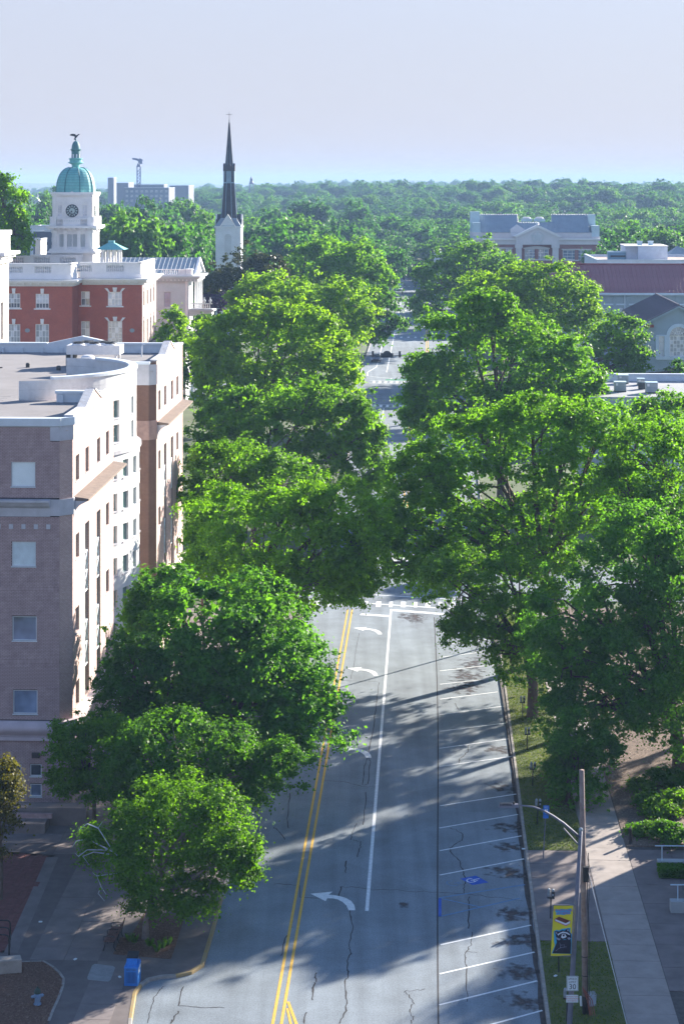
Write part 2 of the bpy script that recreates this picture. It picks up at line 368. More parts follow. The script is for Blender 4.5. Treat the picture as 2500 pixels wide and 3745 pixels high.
# stop bars and crosswalk
stripe('stop_bar', G(1434, 2232), G(1581, 2243), 0.62, M_white, 0.009); stripe('stop_bar', G(1583, 2243.5), G(1680, 2251), 0.62, M_white, 0.009)
stripe('stop_bar', G(1318, 2247), G(1427, 2254), 0.62, M_white, 0.009)
stripe('crosswalk_line', G(1320, 2205), G(1720, 2232), 0.25, M_white); stripe('crosswalk_line', G(1320, 2173), G(1720, 2196), 0.25, M_white)
for k in range(14):
    u = KL + 0.8 + 1.02 * k; stripe('crosswalk_bar', UV(u, 155.5 + 2.0), UV(u, 159.6), 0.42 if k % 2 else 0.3, M_white, 0.008)
for (v0, v1) in ((176.2, 179.0), (297.5, 300.5), (333, 336.5)):
    for k in range(15): stripe('crosswalk_bar', UV(KL + 0.8 + 1.02 * k, v0), UV(KL + 0.8 + 1.02 * k, v1), 0.45, M_white, 0.008)
    stripe('crosswalk_line', UV(KL, v0 - 0.4), UV(6, v0 - 0.4), 0.2, M_white); stripe('crosswalk_line', UV(KL, v1 + 0.4), UV(6, v1 + 0.4), 0.2, M_white)
# markings on the second and third block
for u in (YL + 4.0, YL + 4.4): stripe('yellow_line', UV(u, 182), UV(u, 296), 0.13, M_yellow)
stripe('white_line', UV(-6.4, 182), UV(-6.4, 296), 0.16, M_white)
for u, a, b in ((0.2, 340, 700), (0.6, 340, 700)): stripe('yellow_line', UV(u, a), UV(u, b), 0.16, M_yellow)
stripe('white_line', UV(-9.2, 362), UV(-9.2, 560), 0.2, M_white); stripe('white_line', UV(-7.1, 352), UV(-7.1, 560), 0.2, M_white)
stripe('bike_box', UV(-7.0, 338.6), UV(-0.2, 338.6), 2.6, M_green, 0.007)
for q in (UV(-9.2, 362), UV(-10.6, 352)), (UV(-10.6, 352), UV(-10.4, 345)), (UV(-10.4, 345), UV(-6, 341)), (UV(-6, 341), UV(-6.2, 337)): stripe('white_line', q[0], q[1], 0.2, M_white)
for v in (430, 520, 600, 640):
    for k in range(8): stripe('crosswalk_bar', UV(-7 + k * 1.6, v), UV(-7 + k * 1.6, v + 3), 0.5, M_white, 0.008)
# turn arrows
ARW = [(437, 673), (475, 673), (470, 645), (452, 620), (420, 602), (385, 592), (345, 585), (322, 584), (345, 566), (218, 578), (305, 621), (314, 604), (345, 605), (375, 611), (403, 626), (424, 646)]
a_uv = [toUV(G(1000 + a / 1.568, 2900 + b / 1.568)) for a, b in ARW]
a0 = (sum(p[0] for p in a_uv) / len(a_uv), sum(p[1] for p in a_uv) / len(a_uv))
for (px, py) in ((1224, 3293), (1313, 2749), (1332, 2455), (1351, 2306)):
    c = toUV(G(px, py)); c = (c[0] * 0.25 + a0[0] * 0.75, c[1])
    MB().poly([UV(p[0] - a0[0] + c[0], p[1] - a0[1] + c[1], 0.0075) for p in a_uv]).obj('turn_arrow', M_white, road, fix=False)
# parking stalls (photo pixel ends of each line)
Z7 = lambda a, b: G(1000 + a / 1.568, 2900 + b / 1.568); Z6 = lambda a, b: G(900 + a / 1.568, 2100 + b / 1.568)
for f, ls in ((Z7, ((955,75,1390,8), (950,203,1400,125), (952,333,1420,248), (952,473,1435,380), (957,873,1475,760), (952,1040,1495,915), (950,1218,1510,1080), (950,1412,1540,1250))),
              (Z6, ((1108,338,1400,306), (1108,407,1420,371), (1108,478,1400,441), (1110,555,1460,516), (1110,632,1445,596), (1110,718,1440,676), (1110,807,1480,757), (1110,902,1500,853), (1107,1000,1510,945), (1108,1104,1520,1047)))):
    for a, b, c, d in ls: stripe('parking_line', f(a, b), f(c, d), 0.11, M_white)
stripe('blue_parking_line', Z7(948, 604), Z7(1440, 528), 0.12, M_bluef); stripe('blue_parking_line', Z7(948, 712), Z7(1410, 606), 0.12, M_bluef)
stripe('blue_parking_line', Z7(953, 606), Z7(953, 712), 0.14, M_bluep); stripe('blue_parking_line', Z7(953, 606), Z7(1180, 655), 0.1, M_bluef)
ZA = lambda a, b: G(1550 + a / 3.647, 3150 + b / 3.647)
acc = MB().poly([(*ZA(a, b)[:2], 0.007) for a, b in ((480, 237), (690, 196), (860, 288), (645, 322))]).obj('accessible_symbol', M_bluep, road, fix=False)
def ribbon(pts, w, z, mb=None, close=False):
    mb = mb or MB(); pts = [Vector((p[0], p[1])) for p in pts]; L = []; Rr = []
    for i, p in enumerate(pts):
        d = pts[min(i + 1, len(pts) - 1)] - pts[max(i - 1, 0)]; d = d.normalized() if d.length > 1e-6 else Vector((1, 0)); n = Vector((-d.y, d.x)) * (w[i] if hasattr(w, '__len__') else w) / 2
        L.append((*(p + n), z)); Rr.append((*(p - n), z))
    b = len(mb.v); k = len(pts); mb.v += L + Rr
    for i in range(k - 1): mb.f.append((b + k + i, b + k + i + 1, b + i + 1, b + i))
    return mb
mb = MB()
ribbon([ZA(a, b) for a, b in ((640, 236), (590, 242), (568, 258), (580, 278), (620, 288), (665, 282), (690, 268))], 0.07, 0.011, mb)
ribbon([ZA(a, b) for a, b in ((620, 262), (650, 256), (700, 244), (738, 238))], 0.07, 0.011, mb); ribbon([ZA(a, b) for a, b in ((650, 256), (680, 272), (715, 262))], 0.06, 0.013, mb)
mb.obj('symbol_mark', M_white, acc, fix=False)
mb = MB()
ribbon([ZA(a, b) for a, b in ((380, 268), (310, 275), (300, 300), (340, 325), (400, 335), (450, 325))], 0.06, 0.011, mb); ribbon([ZA(a, b) for a, b in ((400, 300), (440, 292), (500, 280))], 0.06, 0.011, mb)
ribbon([ZA(a, b) for a, b in ((440, 292), (470, 312), (505, 300))], 0.05, 0.013, mb); mb.obj('faded_symbol', M_bluef, road, fix=False)
# cracks and seams
def crack(pts, w=0.05, f=Z7, jit=0.04):
    q = [f(a, b) for a, b in pts]; o = []
    for i in range(len(q) - 1):
        for k in range(5):
            t = k / 5; p = q[i].lerp(q[i + 1], t); o.append(Vector((p.x + random.uniform(-jit, jit), p.y + random.uniform(-jit, jit) * 3, 0)))
    o.append(q[-1]); ribbon(o, [w * random.uniform(0.5, 1.2) for _ in o], 0.004).obj('crack', M_crack, road, fix=False)
for pts, w in (([(388, 535), (375, 605), (430, 640), (455, 770), (432, 880), (440, 920), (418, 1000), (430, 1050), (412, 1080), (420, 1200), (410, 1260), (378, 1325)], 0.07),
               ([(388, 540), (530, 552), (700, 560), (900, 572), (1090, 582), (1250, 598), (1430, 622)], 0.045), ([(0, 522), (150, 530), (150, 600), (370, 612)], 0.05),
               ([(530, 0), (512, 185)], 0.06), ([(480, 175), (455, 210), (443, 268), (495, 280), (497, 310), (480, 370)], 0.05), ([(415, 390), (413, 460)], 0.07),
               ([(1010, 200), (1085, 235), (1080, 270), (1015, 315), (1012, 340), (1065, 395), (1085, 450), (1103, 510), (1088, 550), (1095, 582)], 0.06),
               ([(1118, 592), (1120, 660), (1116, 780)], 0.06), ([(1135, 800), (1130, 870), (1100, 915), (1097, 960), (1105, 1000), (1108, 1200)], 0.05), ([(1100, 915), (1165, 918)], 0.04),
               ([(865, 1128), (760, 1135), (750, 1140), (790, 1180), (800, 1210), (780, 1250), (800, 1290), (785, 1325)], 0.05), ([(243, 1035), (240, 1080), (222, 1130), (223, 1190)], 0.08),
               ([(110, 705), (100, 770), (60, 860), (42, 935)], 0.06), ([(185, 1255), (175, 1325)], 0.08), ([(95, 0), (80, 150), (85, 205)], 0.05), ([(0, 195), (35, 225), (65, 270)], 0.05)):
    crack(pts, w)
for pts, w in (([(760, 620), (745, 760), (725, 900), (700, 1030), (680, 1100), (665, 1210)], 0.05), ([(700, 1030), (712, 1080), (695, 1210), (665, 1210)], 0.05), ([(1195, 740), (1220, 780)], 0.06),
               ([(1275, 980), (1270, 1020), (1225, 1060), (1222, 1090)], 0.06), ([(645, 340), (620, 500), (600, 600)], 0.03), ([(440, 1185), (560, 1192), (665, 1215), (745, 1225)], 0.04), ([(500, 610), (600, 610), (770, 620)], 0.03)):
    crack(pts, w, Z6)
ZB = lambda a, b: G(300 + a / 3.015, 3150 + b / 3.015)
crack([(1120, 1380), (1095, 1440), (1065, 1600), (1300, 1612), (1568, 1620)], 0.06, ZB, 0.02); crack([(1065, 1660), (1020, 1720), (975, 1794)], 0.09, ZB); crack([(905, 1380), (850, 1430), (800, 1500), (760, 1620), (720, 1794)], 0.04, ZB)
ribbon([UV(SEAM - 0.12 + 0.14 * math.sin(v * 0.06), v) for v in range(78, 157, 4)], 0.07, 0.003).obj('pavement_seam', M_crack, road, fix=False)
ribbon([UV(KL + 0.62, v) for v in range(96, 158, 6)], 0.03, 0.003).obj('pavement_seam', M_crack, road, fix=False)
ribbon([UV(KR(v) - 0.11 - .03 * math.sin(v * 1.7), v) for v in range(60, 158, 2)], [0.2 + 0.09 * math.sin(v * 2.3) for v in range(60, 158, 2)], 0.004).obj('gutter_dirt', M_gutter, road, fix=False)
# oil stains in the stalls: thin sheets that fade at a ragged edge
def stain_mat():
    m = bpy.data.materials.new('oil_stain'); m.use_nodes = True; n = m.node_tree.nodes; l = m.node_tree.links; b = n['Principled BSDF']
    b.inputs['Base Color'].default_value = (0.035, 0.022, 0.025, 1); b.inputs['Roughness'].default_value = 0.7
    tc = n.new('ShaderNodeTexCoord'); mp = n.new('ShaderNodeMapping'); mp.inputs['Location'].default_value = (-1, -1, 0); mp.inputs['Scale'].default_value = (2, 2, 1); l.new(tc.outputs['Generated'], mp.inputs[0])
    ln = n.new('ShaderNodeVectorMath'); ln.operation = 'LENGTH'; l.new(mp.outputs[0], ln.inputs[0])
    oi = n.new('ShaderNodeObjectInfo'); no = n.new('ShaderNodeTexNoise'); no.noise_dimensions = '4D'; no.inputs['Scale'].default_value = 2.2; no.inputs['Detail'].default_value = 7
    mr = n.new('ShaderNodeMath'); mr.operation = 'MULTIPLY'; mr.inputs[1].default_value = 50; l.new(oi.outputs['Random'], mr.inputs[0]); l.new(mr.outputs[0], no.inputs['W']); l.new(tc.outputs['Object'], no.inputs['Vector'])
    s1 = n.new('ShaderNodeMath'); s1.operation = 'MULTIPLY_ADD'; s1.inputs[1].default_value = -1.0; s1.inputs[2].default_value = 0.55; l.new(ln.outputs['Value'], s1.inputs[0])
    s2 = n.new('ShaderNodeMath'); s2.operation = 'MULTIPLY_ADD'; s2.inputs[1].default_value = 2.4; l.new(no.outputs['Fac'], s2.inputs[0]); 
    s0 = n.new('ShaderNodeMath'); s0.operation = 'ADD'; s0.inputs[1].default_value = -0.86; l.new(s1.outputs[0], s0.inputs[0]); l.new(s0.outputs[0], s2.inputs[2])
    s3 = n.new('ShaderNodeMath'); s3.operation = 'MULTIPLY'; s3.use_clamp = True; s3.inputs[1].default_value = 1.7; l.new(s2.outputs[0], s3.inputs[0])
    l.new(s3.outputs[0], b.inputs['Alpha']); return m
M_stain = stain_mat()
for (px, py, w, h) in ((1868, 3025, 3.0, 2.2), (1862, 3100, 2.4, 1.8), (1872, 3194, 3.2, 2.4), (1885, 3345, 2.6, 2.4), (1905, 3440, 3.0, 2.2), (1915, 3560, 3.2, 2.2), (1925, 3665, 3.0, 2.2), (1845, 2880, 2.6, 2.4), (1835, 2745, 2.6, 2.2), (1710, 2480, 3.4, 6.0), (1700, 2515, 3.0, 4.5), (1720, 2430, 2.6, 5.0), (1510, 2260, 2.4, 4.5), (1480, 3312, 0.8, 1.3)):
    c = G(px, py); o = MB().add([(-w/2, -h/2, 0), (w/2, -h/2, 0), (w/2, h/2, 0), (-w/2, h/2, 0)], [(0, 1, 2, 3)]).obj('oil_stain', M_stain, road, fix=False); o.location = (c.x, c.y, 0.005); o.rotation_euler = (0, 0, random.uniform(-0.5, 0.5))
# ------------------------------------------------------------------ kerbs
def kerb(name, pts, out, mt, z1=0.13, w=0.17, parent=None):
    """stone strip whose road face follows pts; out = +1 puts the stone to the left of the direction of travel"""
    pts = [Vector((p[0], p[1])) for p in pts]; n = len(pts); R = []
    for i, p in enumerate(pts):
        d = (pts[min(i + 1, n - 1)] - pts[max(i - 1, 0)]).normalized(); q = p + Vector((-d.y, d.x)) * out * w; R.append(q)
    mb = MB(); 
    for i, p in enumerate(pts): mb.v += [(*p, -0.05), (*(p + (R[i] - p) * 0.12), z1 - 0.02), (*(p + (R[i] - p) * 0.25), z1), (*R[i], z1), (*R[i], -0.05)]
    for i in range(n - 1):
        for k in range(4): mb.f.append((i*5+k, (i+1)*5+k, (i+1)*5+k+1, i*5+k+1))
    mb.f += [(0, 1, 2, 3, 4), tuple((n - 1) * 5 + k for k in (4, 3, 2, 1, 0))]
    return mb.obj(name, mt, parent, fix=True)
kl = empty('left_kerb'); tag(kl, kind='structure'); kr = empty('right_kerb'); tag(kr, kind='structure')
kerb('kerb_stone', cpts[0:3], 1, M_kerb, parent=kl); kerb('kerb_stone', cpts[2:5], 1, M_kerb_y, parent=kl); kerb('kerb_stone', cpts[4:8], 1, M_kerb, parent=kl); kerb('kerb_stone', cpts[7:], 1, M_kerb_y, parent=kl)
lk = [cpts[-1]] + [UV(KL, v) for v in range(97, 158, 4)]
for i in range(len(lk) - 1): kerb('kerb_stone', [lk[i], lk[i].lerp(lk[i + 1], 0.997)], 1, M_kerb, parent=kl)
for v in range(58, 158, 3): kerb('kerb_stone', [UV(KR(v), v), UV(KR(v + 2.99), v + 2.99)], -1, M_kerb, parent=kr)
for side, u in ((kl, KL), (kr, None)):
    for v in range(176, 300, 6):
        uu = u if u is not None else KR(v); u2 = u if u is not None else KR(v + 5.9)
        kerb('kerb_stone', [UV(uu, v), UV(u2, v + 5.99)], 1 if u is not None else -1, M_kerb, parent=side)
    for v in range(334, 620, 22): kerb('kerb_stone', [UV(KL - 2 if u is not None else 9, v), UV(KL - 2 if u is not None else 9, v + 21.9)], 1 if u is not None else -1, M_kerb, parent=side)
# ------------------------------------------------------------------ right pavement, verge, beds
def rect(name, u0, u1, v0, v1, z, mt, parent=None, n=1):
    return MB().poly([UV(u0, v0, z), UV(u1, v0, z), UV(u1, v1, z), UV(u0, v1, z)]).obj(name, mt, parent, fix=False)
sr = empty('right_sidewalk'); tag(sr, kind='structure')
rect('pavement_bed', 5.2, 40, 56, 157.5, 0.085, M_joint, sr)
def slab(u0, u1, v0, v1, parent, mt=None, z0=0.05, z1=0.125, j=0.012):
    dz = random.uniform(-0.004, 0.004)
    o = MB().hexa([UV(u0 + j, v0 + j, z0), UV(u1 - j, v0 + j, z0), UV(u1 - j, v1 - j, z0), UV(u0 + j, v1 - j, z0)], [UV(u0 + j, v0 + j, z1 + dz), UV(u1 - j, v0 + j, z1 + dz), UV(u1 - j, v1 - j, z1 + dz), UV(u0 + j, v1 - j, z1 + dz)]).obj('paving_slab', mt or M_conc, parent)
    return o
v = 57.0
while v < 156: slab(8.35, 10.5, v, v + 1.82, sr); v += 1.82
v = 88.3
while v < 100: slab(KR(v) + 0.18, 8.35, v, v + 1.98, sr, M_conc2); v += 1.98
v = 83.0
while v < 100.5:
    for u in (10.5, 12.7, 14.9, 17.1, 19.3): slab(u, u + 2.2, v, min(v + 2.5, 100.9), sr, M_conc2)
    v += 2.5
def lawn(name, us, vs, label):
    """soil sheet with short blades of grass standing on it"""
    u0, u1 = us; v0, v1 = vs; z = 0.135
    o = MB().prism([UV(u0(v0) if callable(u0) else u0, v0), UV(u1, v0), UV(u1, v1), UV(u0(v1) if callable(u0) else u0, v1)], 0.06, z).obj(name, M_grass, fix=True); tag(o, kind='structure')
    n = int((u1 - 5.4) * (v1 - v0) * 110) if u1 < 11 else int((u1 - u0) * (v1 - v0) * 110)
    uu = RNG.uniform(0, 1, n); vv = RNG.uniform(v0, v1, n); lo = np.array([(u0(a) if callable(u0) else u0) for a in vv]); uu = lo + uu * (u1 - lo)
    X = uu * CA + vv * SN; Y = -uu * SN + vv * CA; ang = RNG.uniform(0, 6.28, n); h = RNG.uniform(0.03, 0.085, n); w = 0.03
    V = np.empty((n, 3, 3)); V[:, 0] = np.stack([X - w*np.cos(ang), Y - w*np.sin(ang), np.full(n, z)], 1); V[:, 1] = np.stack([X + w*np.cos(ang), Y + w*np.sin(ang), np.full(n, z)], 1)
    V[:, 2] = np.stack([X + RNG.normal(0, 0.03, n), Y + RNG.normal(0, 0.03, n), z + h], 1)
    me = bpy.data.meshes.new('blades'); me.vertices.add(3*n); me.vertices.foreach_set('co', V.ravel()); me.loops.add(3*n); me.loops.foreach_set('vertex_index', np.arange(3*n, dtype=np.int32)); me.polygons.add(n); me.polygons.foreach_set('loop_start', np.arange(0, 3*n, 3, dtype=np.int32)); me.update(calc_edges=True)
    tag(link('grass_blades', me, M_blade), label, 'grass', kind='stuff')
M_blade = leaf_mat('grass_blade', (0.075, 0.13, 0.022), tmix=0.3, gloss=0.6)
lawn('verge_lawn', (lambda v: KR(v) + 0.18, 8.34), (57, 88.2), 'shaded grass strip beside the road around the speed limit sign')
lawn('verge_lawn', (lambda v: KR(v) + 0.18, 8.34), (100.2, 157), 'sunlit grass verge under the parking meters beside the kerb')
lawn('plaza_lawn', (11.6, 22), (60, 82.4), 'dark lawn at the lower right beyond the sidewalk')
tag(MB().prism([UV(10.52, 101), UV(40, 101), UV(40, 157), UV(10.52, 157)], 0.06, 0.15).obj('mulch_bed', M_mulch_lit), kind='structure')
def flakes(name, pts_fn, n, z, mt, label, size=0.06):
    P0 = np.array([pts_fn() for _ in range(n)]); ang = RNG.uniform(0, 6.28, n); L = RNG.uniform(0.4, 1.2, n) * size; W = L * 0.35
    t = np.stack([np.cos(ang), np.sin(ang), RNG.uniform(-.4, .4, n)], 1); b = np.stack([-np.sin(ang), np.cos(ang), RNG.uniform(-.4, .4, n)], 1)
    c = np.stack([P0[:, 0], P0[:, 1], z + RNG.uniform(0.0, 0.025, n)], 1)
    V = np.stack([c + t*L[:, None], c + b*W[:, None], c - t*L[:, None], c - b*W[:, None]], 1)
    me = quad_mesh(name, V); tag(link(name, me, mt), label, 'mulch', kind='stuff')
def quad_mesh(name, V):
    n = V.shape[0]; me = bpy.data.meshes.new(name); me.vertices.add(4*n); me.vertices.foreach_set('co', np.ascontiguousarray(V, dtype=np.float32).ravel())
    me.loops.add(4*n); me.loops.foreach_set('vertex_index', np.arange(4*n, dtype=np.int32)); me.polygons.add(n); me.polygons.foreach_set('loop_start', np.arange(0, 4*n, 4, dtype=np.int32)); me.update(calc_edges=True); return me
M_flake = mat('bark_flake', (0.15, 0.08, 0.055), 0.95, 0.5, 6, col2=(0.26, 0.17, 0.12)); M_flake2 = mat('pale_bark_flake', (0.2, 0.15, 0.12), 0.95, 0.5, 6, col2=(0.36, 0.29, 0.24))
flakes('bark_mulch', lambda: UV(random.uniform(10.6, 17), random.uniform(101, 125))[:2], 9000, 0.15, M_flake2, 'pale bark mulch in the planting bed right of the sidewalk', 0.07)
# ------------------------------------------------------------------ left pavement and beds
sl = empty('left_sidewalk'); tag(sl, kind='structure')
def offset_left(pts, w=0.17):
    o = []; n = len(pts)
    for i, p in enumerate(pts):
        d = (Vector(pts[min(i+1, n-1)][:2]) - Vector(pts[max(i-1, 0)][:2])).normalized(); o.append(Vector((p[0] - d.y * w, p[1] + d.x * w)))
    return o
le = offset_left(left_edge[:-1] + [UV(KL, 157.5)])
base = [(p.x, p.y) for p in le] + [UV(-60, 157.5)[:2], UV(-60, 50)[:2]]
MB().prism(base, 0.02, 0.118).obj('pavement_bed', M_conc3, sl)
def inside(p, poly):
    c = False; n = len(poly); j = n - 1
    for i in range(n):
        a, b = poly[i], poly[j]
        if (a[1] > p[1]) != (b[1] > p[1]) and p[0] < (b[0] - a[0]) * (p[1] - a[1]) / (b[1] - a[1]) + a[0]: c = not c
        j = i
    return c
ZL = lambda a, b: G(a / 1.568, 2900 + b / 1.568)
bed_pts = [ZL(a, b) for a, b in ((-90, 1040), (0, 1025), (125, 988), (250, 985), (300, 1015), (340, 1050), (365, 1085), (360, 1130), (335, 1200), (305, 1265), (280, 1330), (230, 1480), (-150, 1480))]
pit_pts = [ZL(a, b) for a, b in ((648, 942), (980, 970), (1010, 880), (1062, 716), (830, 700), (742, 850), (690, 845))]
pav_pts = [ZL(a, b) for a, b in ((-200, 330), (312, 372), (55, 935), (-300, 935))]
def clip_poly(poly, a, b):
    """keep the part of poly left of the line a->b"""
    out = []; n = len(poly); f = lambda p: (b[0]-a[0])*(p[1]-a[1]) - (b[1]-a[1])*(p[0]-a[0])
    for i in range(n):
        p, q = poly[i], poly[(i+1) % n]; fp, fq = f(p), f(q)
        if fp >= 0: out.append(p)
        if fp * fq < 0: t = fp / (fp - fq); out.append((p[0]+(q[0]-p[0])*t, p[1]+(q[1]-p[1])*t))
    return out
avoid = [[(p.x, p.y) for p in bed_pts], [(p.x, p.y) for p in pit_pts], [(p.x, p.y) for p in pav_pts]]
for iu in range(-30, 0):
    for iv in range(36, 106):
        u0 = KL - 0.2 + 1.55 * iu; v0 = 1.5 * iv - 0.4
        if u0 < -28: continue
        cs = [UV(u0 + .02, v0 + .02), UV(u0 + 1.53, v0 + .02), UV(u0 + 1.53, v0 + 1.48), UV(u0 + .02, v0 + 1.48)]
        cc = UV(u0 + 0.77, v0 + 0.75)
        if cc.x / max(cc.y, 1) < -0.2 or cc.y < 74: continue
        if not all(inside((c.x, c.y), base) for c in cs + [cc]): continue
        if any(inside((c.x, c.y), a) for a in avoid for c in cs + [cc]): continue
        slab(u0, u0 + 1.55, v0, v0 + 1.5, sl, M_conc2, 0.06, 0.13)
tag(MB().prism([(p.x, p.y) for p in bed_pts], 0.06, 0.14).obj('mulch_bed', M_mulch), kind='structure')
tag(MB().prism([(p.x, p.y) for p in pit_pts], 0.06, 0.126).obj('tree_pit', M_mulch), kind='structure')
ribbon([bed_pts[i] for i in range(2, 11)], 0.12, 0.152).obj('bed_edging', M_kerb, sl, fix=False)
def rnd_in(poly):
    q = [(p.x, p.y) for p in poly]; xs = [p[0] for p in q]; ys = [p[1] for p in q]
    while True:
        p = (random.uniform(min(xs), max(xs)), random.uniform(min(ys), max(ys)))
        if inside(p, q): return p
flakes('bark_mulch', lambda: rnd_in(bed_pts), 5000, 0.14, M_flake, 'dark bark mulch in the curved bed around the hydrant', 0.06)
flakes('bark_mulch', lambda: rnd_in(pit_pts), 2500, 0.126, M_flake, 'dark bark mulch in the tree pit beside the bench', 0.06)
# red brick paving: rows of pavers
pv = empty('brick_paving'); tag(pv, kind='structure')
MB().prism([(p.x, p.y) for p in pav_pts], 0.05, 0.118).obj('pavement_bed', M_joint, pv)
mbp = MB(); ppoly = [(p.x, p.y) for p in pav_pts]
for iu in range(60):
    for iv in range(60):
        u0 = -22 + iu * 0.32; v0 = 84 + iv * 0.32 + (0.16 if iu % 2 else 0)
        cs = [UV(u0, v0), UV(u0 + .305, v0), UV(u0 + .305, v0 + .305), UV(u0, v0 + .305)]
        if all(inside((c.x, c.y), ppoly) for c in cs): mbp.prism([(c.x, c.y) for c in cs], 0.1, 0.132 + random.uniform(-.003, .003))
o = mbp.obj('paver_field', M_paver, pv); tag(o, kind='stuff')
ribbon([ZL(300, 385), ZL(200, 620), ZL(62, 935)], 0.62, 0.1345)  .obj('border_band', M_conc2, pv, fix=False)
# grass bits in the tree pit are built with the plants; utility cover plate
cv = MB().prism([tuple(ZL(a, b)[:2]) for a, b in ((500, 1078), (528, 1008), (545, 1000), (648, 1012), (660, 1022), (635, 1090), (620, 1102), (505, 1090))], 0.10, 0.142).obj('utility_cover', mat('cover_concrete', (0.24, 0.25, 0.26), 0.8, 0.15, 4))
tag(cv, 'pale square utility cover set in the left sidewalk', 'utility cover')
cv2 = MB().prism([tuple(G(a, b)[:2]) for a, b in ((2130, 3700), (2178, 3692), (2180, 3652), (2172, 3640), (2138, 3640), (2128, 3650))], 0.10, 0.165).obj('utility_cover', MATS['cover_concrete'])
tag(cv2, 'grey utility cover in the grass behind the wooden pole', 'utility cover')
# ================================================================== left brick office building
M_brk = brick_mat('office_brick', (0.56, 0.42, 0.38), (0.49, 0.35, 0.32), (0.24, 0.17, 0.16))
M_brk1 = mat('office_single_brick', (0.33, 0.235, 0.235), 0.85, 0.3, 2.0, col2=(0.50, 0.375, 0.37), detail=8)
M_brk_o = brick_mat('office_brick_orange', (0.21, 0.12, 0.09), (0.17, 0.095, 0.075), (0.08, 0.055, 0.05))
M_mort = mat('mortar', (0.07, 0.055, 0.058), 0.95, 0.2, 3)
M_cast = mat('cast_stone', (0.46, 0.46, 0.50), 0.85, 0.14, 1.2, detail=7)
M_castp = mat('cast_stone_pink', (0.50, 0.42, 0.45), 0.85, 0.14, 1.0, detail=7)
M_coping = mat('metal_coping', (0.60, 0.66, 0.72), 0.5, 0.08, 1.5)
M_cop_tan = mat('weathered_coping', (0.42, 0.40, 0.39), 0.7, 0.3, 3, col2=(0.62, 0.63, 0.66), detail=8)
M_ledge = mat('ledge_stone', (0.17, 0.135, 0.115), 0.85, 0.22, 2.5, detail=8)
M_roofm = mat('roof_membrane', (0.215, 0.205, 0.21), 0.9, 0.13, 0.35, 0.1, 12, detail=8)
M_panel = mat('facade_block', (0.62, 0.63, 0.64), 0.75, 0.1, 2.0, detail=6)
M_frame_w = mat('white_window_frame', (0.66, 0.70, 0.74), 0.5, 0.05, 3)
M_frame_t = mat('teal_window_frame', (0.30, 0.38, 0.38), 0.5, 0.1, 3)
M_gl_l = glass_mat('glass_pale_blind', (0.70, 0.78, 0.82), 0.2, 0.05)
M_gl_m = glass_mat('glass_mid_blue', (0.17, 0.22, 0.32), 0.06, 0.6, 0.7)
M_gl_d = glass_mat('glass_dark', (0.07, 0.085, 0.11), 0.05, 0.4)
M_gl_g = glass_mat('glass_green', (0.13, 0.22, 0.21), 0.06, 0.3)
M_blind = mat('window_blind', (0.62, 0.72, 0.76), 0.6, 0.1, 2)
OF = Frame(258, 106.0)
ob = empty('office_building', (OF.X, OF.Y, 0), -AA, 'six storey brick office with sunlit pale side and curved bay at left', 'building')
RZ = 21.2; TOPZ = 21.9; WB = 33.4; WE = 49.0; WA = 14.6
mF = lambda y0: (lambda u, z, d: (u, y0 + d, z))
mR = lambda x0: (lambda u, z, d: (x0 - d, u, z))
def fx(px, py, y=0.0): x = OF.x(px, y); return x, OF.z(py, x, y)
# near end wall
def frect(x0, y0, x1, y1):
    a = fx(x0, y0); b = fx(x1, y1); return (a[0], b[0], b[1], a[1])
nf_ops = [frect(41, 1689, 129, 1780), frect(43, 1981, 131, 2072), frect(45, 2254, 134, 2344), frect(48, 2524, 137, 2612),
          frect(35, 2795, 78, 2837), frect(110, 2796, 152, 2840), frect(36, 2865, 79, 2911), frect(110, 2868, 152, 2914)]
CH = -0.62
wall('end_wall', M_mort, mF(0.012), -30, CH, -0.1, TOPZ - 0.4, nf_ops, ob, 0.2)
def near_pane(i): return (M_gl_l, M_blind, M_gl_m, M_gl_m, M_gl_d, M_gl_d, M_gl_m, M_gl_m)[i]
for i, o in enumerate(nf_ops):
    w = window(ob, mF(0.0), o, M_frame_w, near_pane(i), d=0.06, fw=0.05, sill=(M_frame_w, 0.03, 0.05, 0.05))
    if i == 1:
        mb = MB()
        for k in range(24):
            z = o[3] - 0.08 - k * 0.048; mb.pbox(mF(0.0), o[0] + .06, o[1] - .06, z - 0.02, z, 0.075, 0.082)
        mb.obj('blind', M_blind, w)
# bricks of the near end wall: courses of real bricks; the 300 nearest the eye line are single parts
bl, bh = 0.2, 0.0762
bands = [(OF.z(1892), OF.z(1823)), (OF.z(2708), OF.z(2638))]
brick_me = None; mbk = MB(); cnt = 0
def brick_verts(u0, u1, z0, z1, d): return [(u0, -d, z0), (u1, -d, z0), (u1, -d, z1), (u0, -d, z1), (u0, 0.012, z0), (u1, 0.012, z0), (u1, 0.012, z1), (u0, 0.012, z1)]
BF = [(0, 1, 2, 3), (1, 5, 6, 2), (0, 3, 7, 4), (3, 2, 6, 7), (0, 4, 5, 1)]
row = 0; z = 0.0; tall_rows = [OF.z(2160), OF.z(2425)]
def spans(z0, z1):
    """free stretches of a course between windows, bands and the stone corner block"""
    if any(b0 < z1 and z0 < b1 for b0, b1 in bands): return []
    iv = [(-5.2, CH - .006 if z1 < OF.z(1612) else OF.x(184) - .006)]
    for o in nf_ops:
        if o[2] - .05 < z1 and z0 < o[3]:
            nx_ = []
            for a_, b_ in iv:
                if o[1] <= a_ or o[0] >= b_: nx_.append((a_, b_)); continue
                if o[0] > a_: nx_.append((a_, o[0]))
                if o[1] < b_: nx_.append((o[1], b_))
            iv = nx_
    return iv
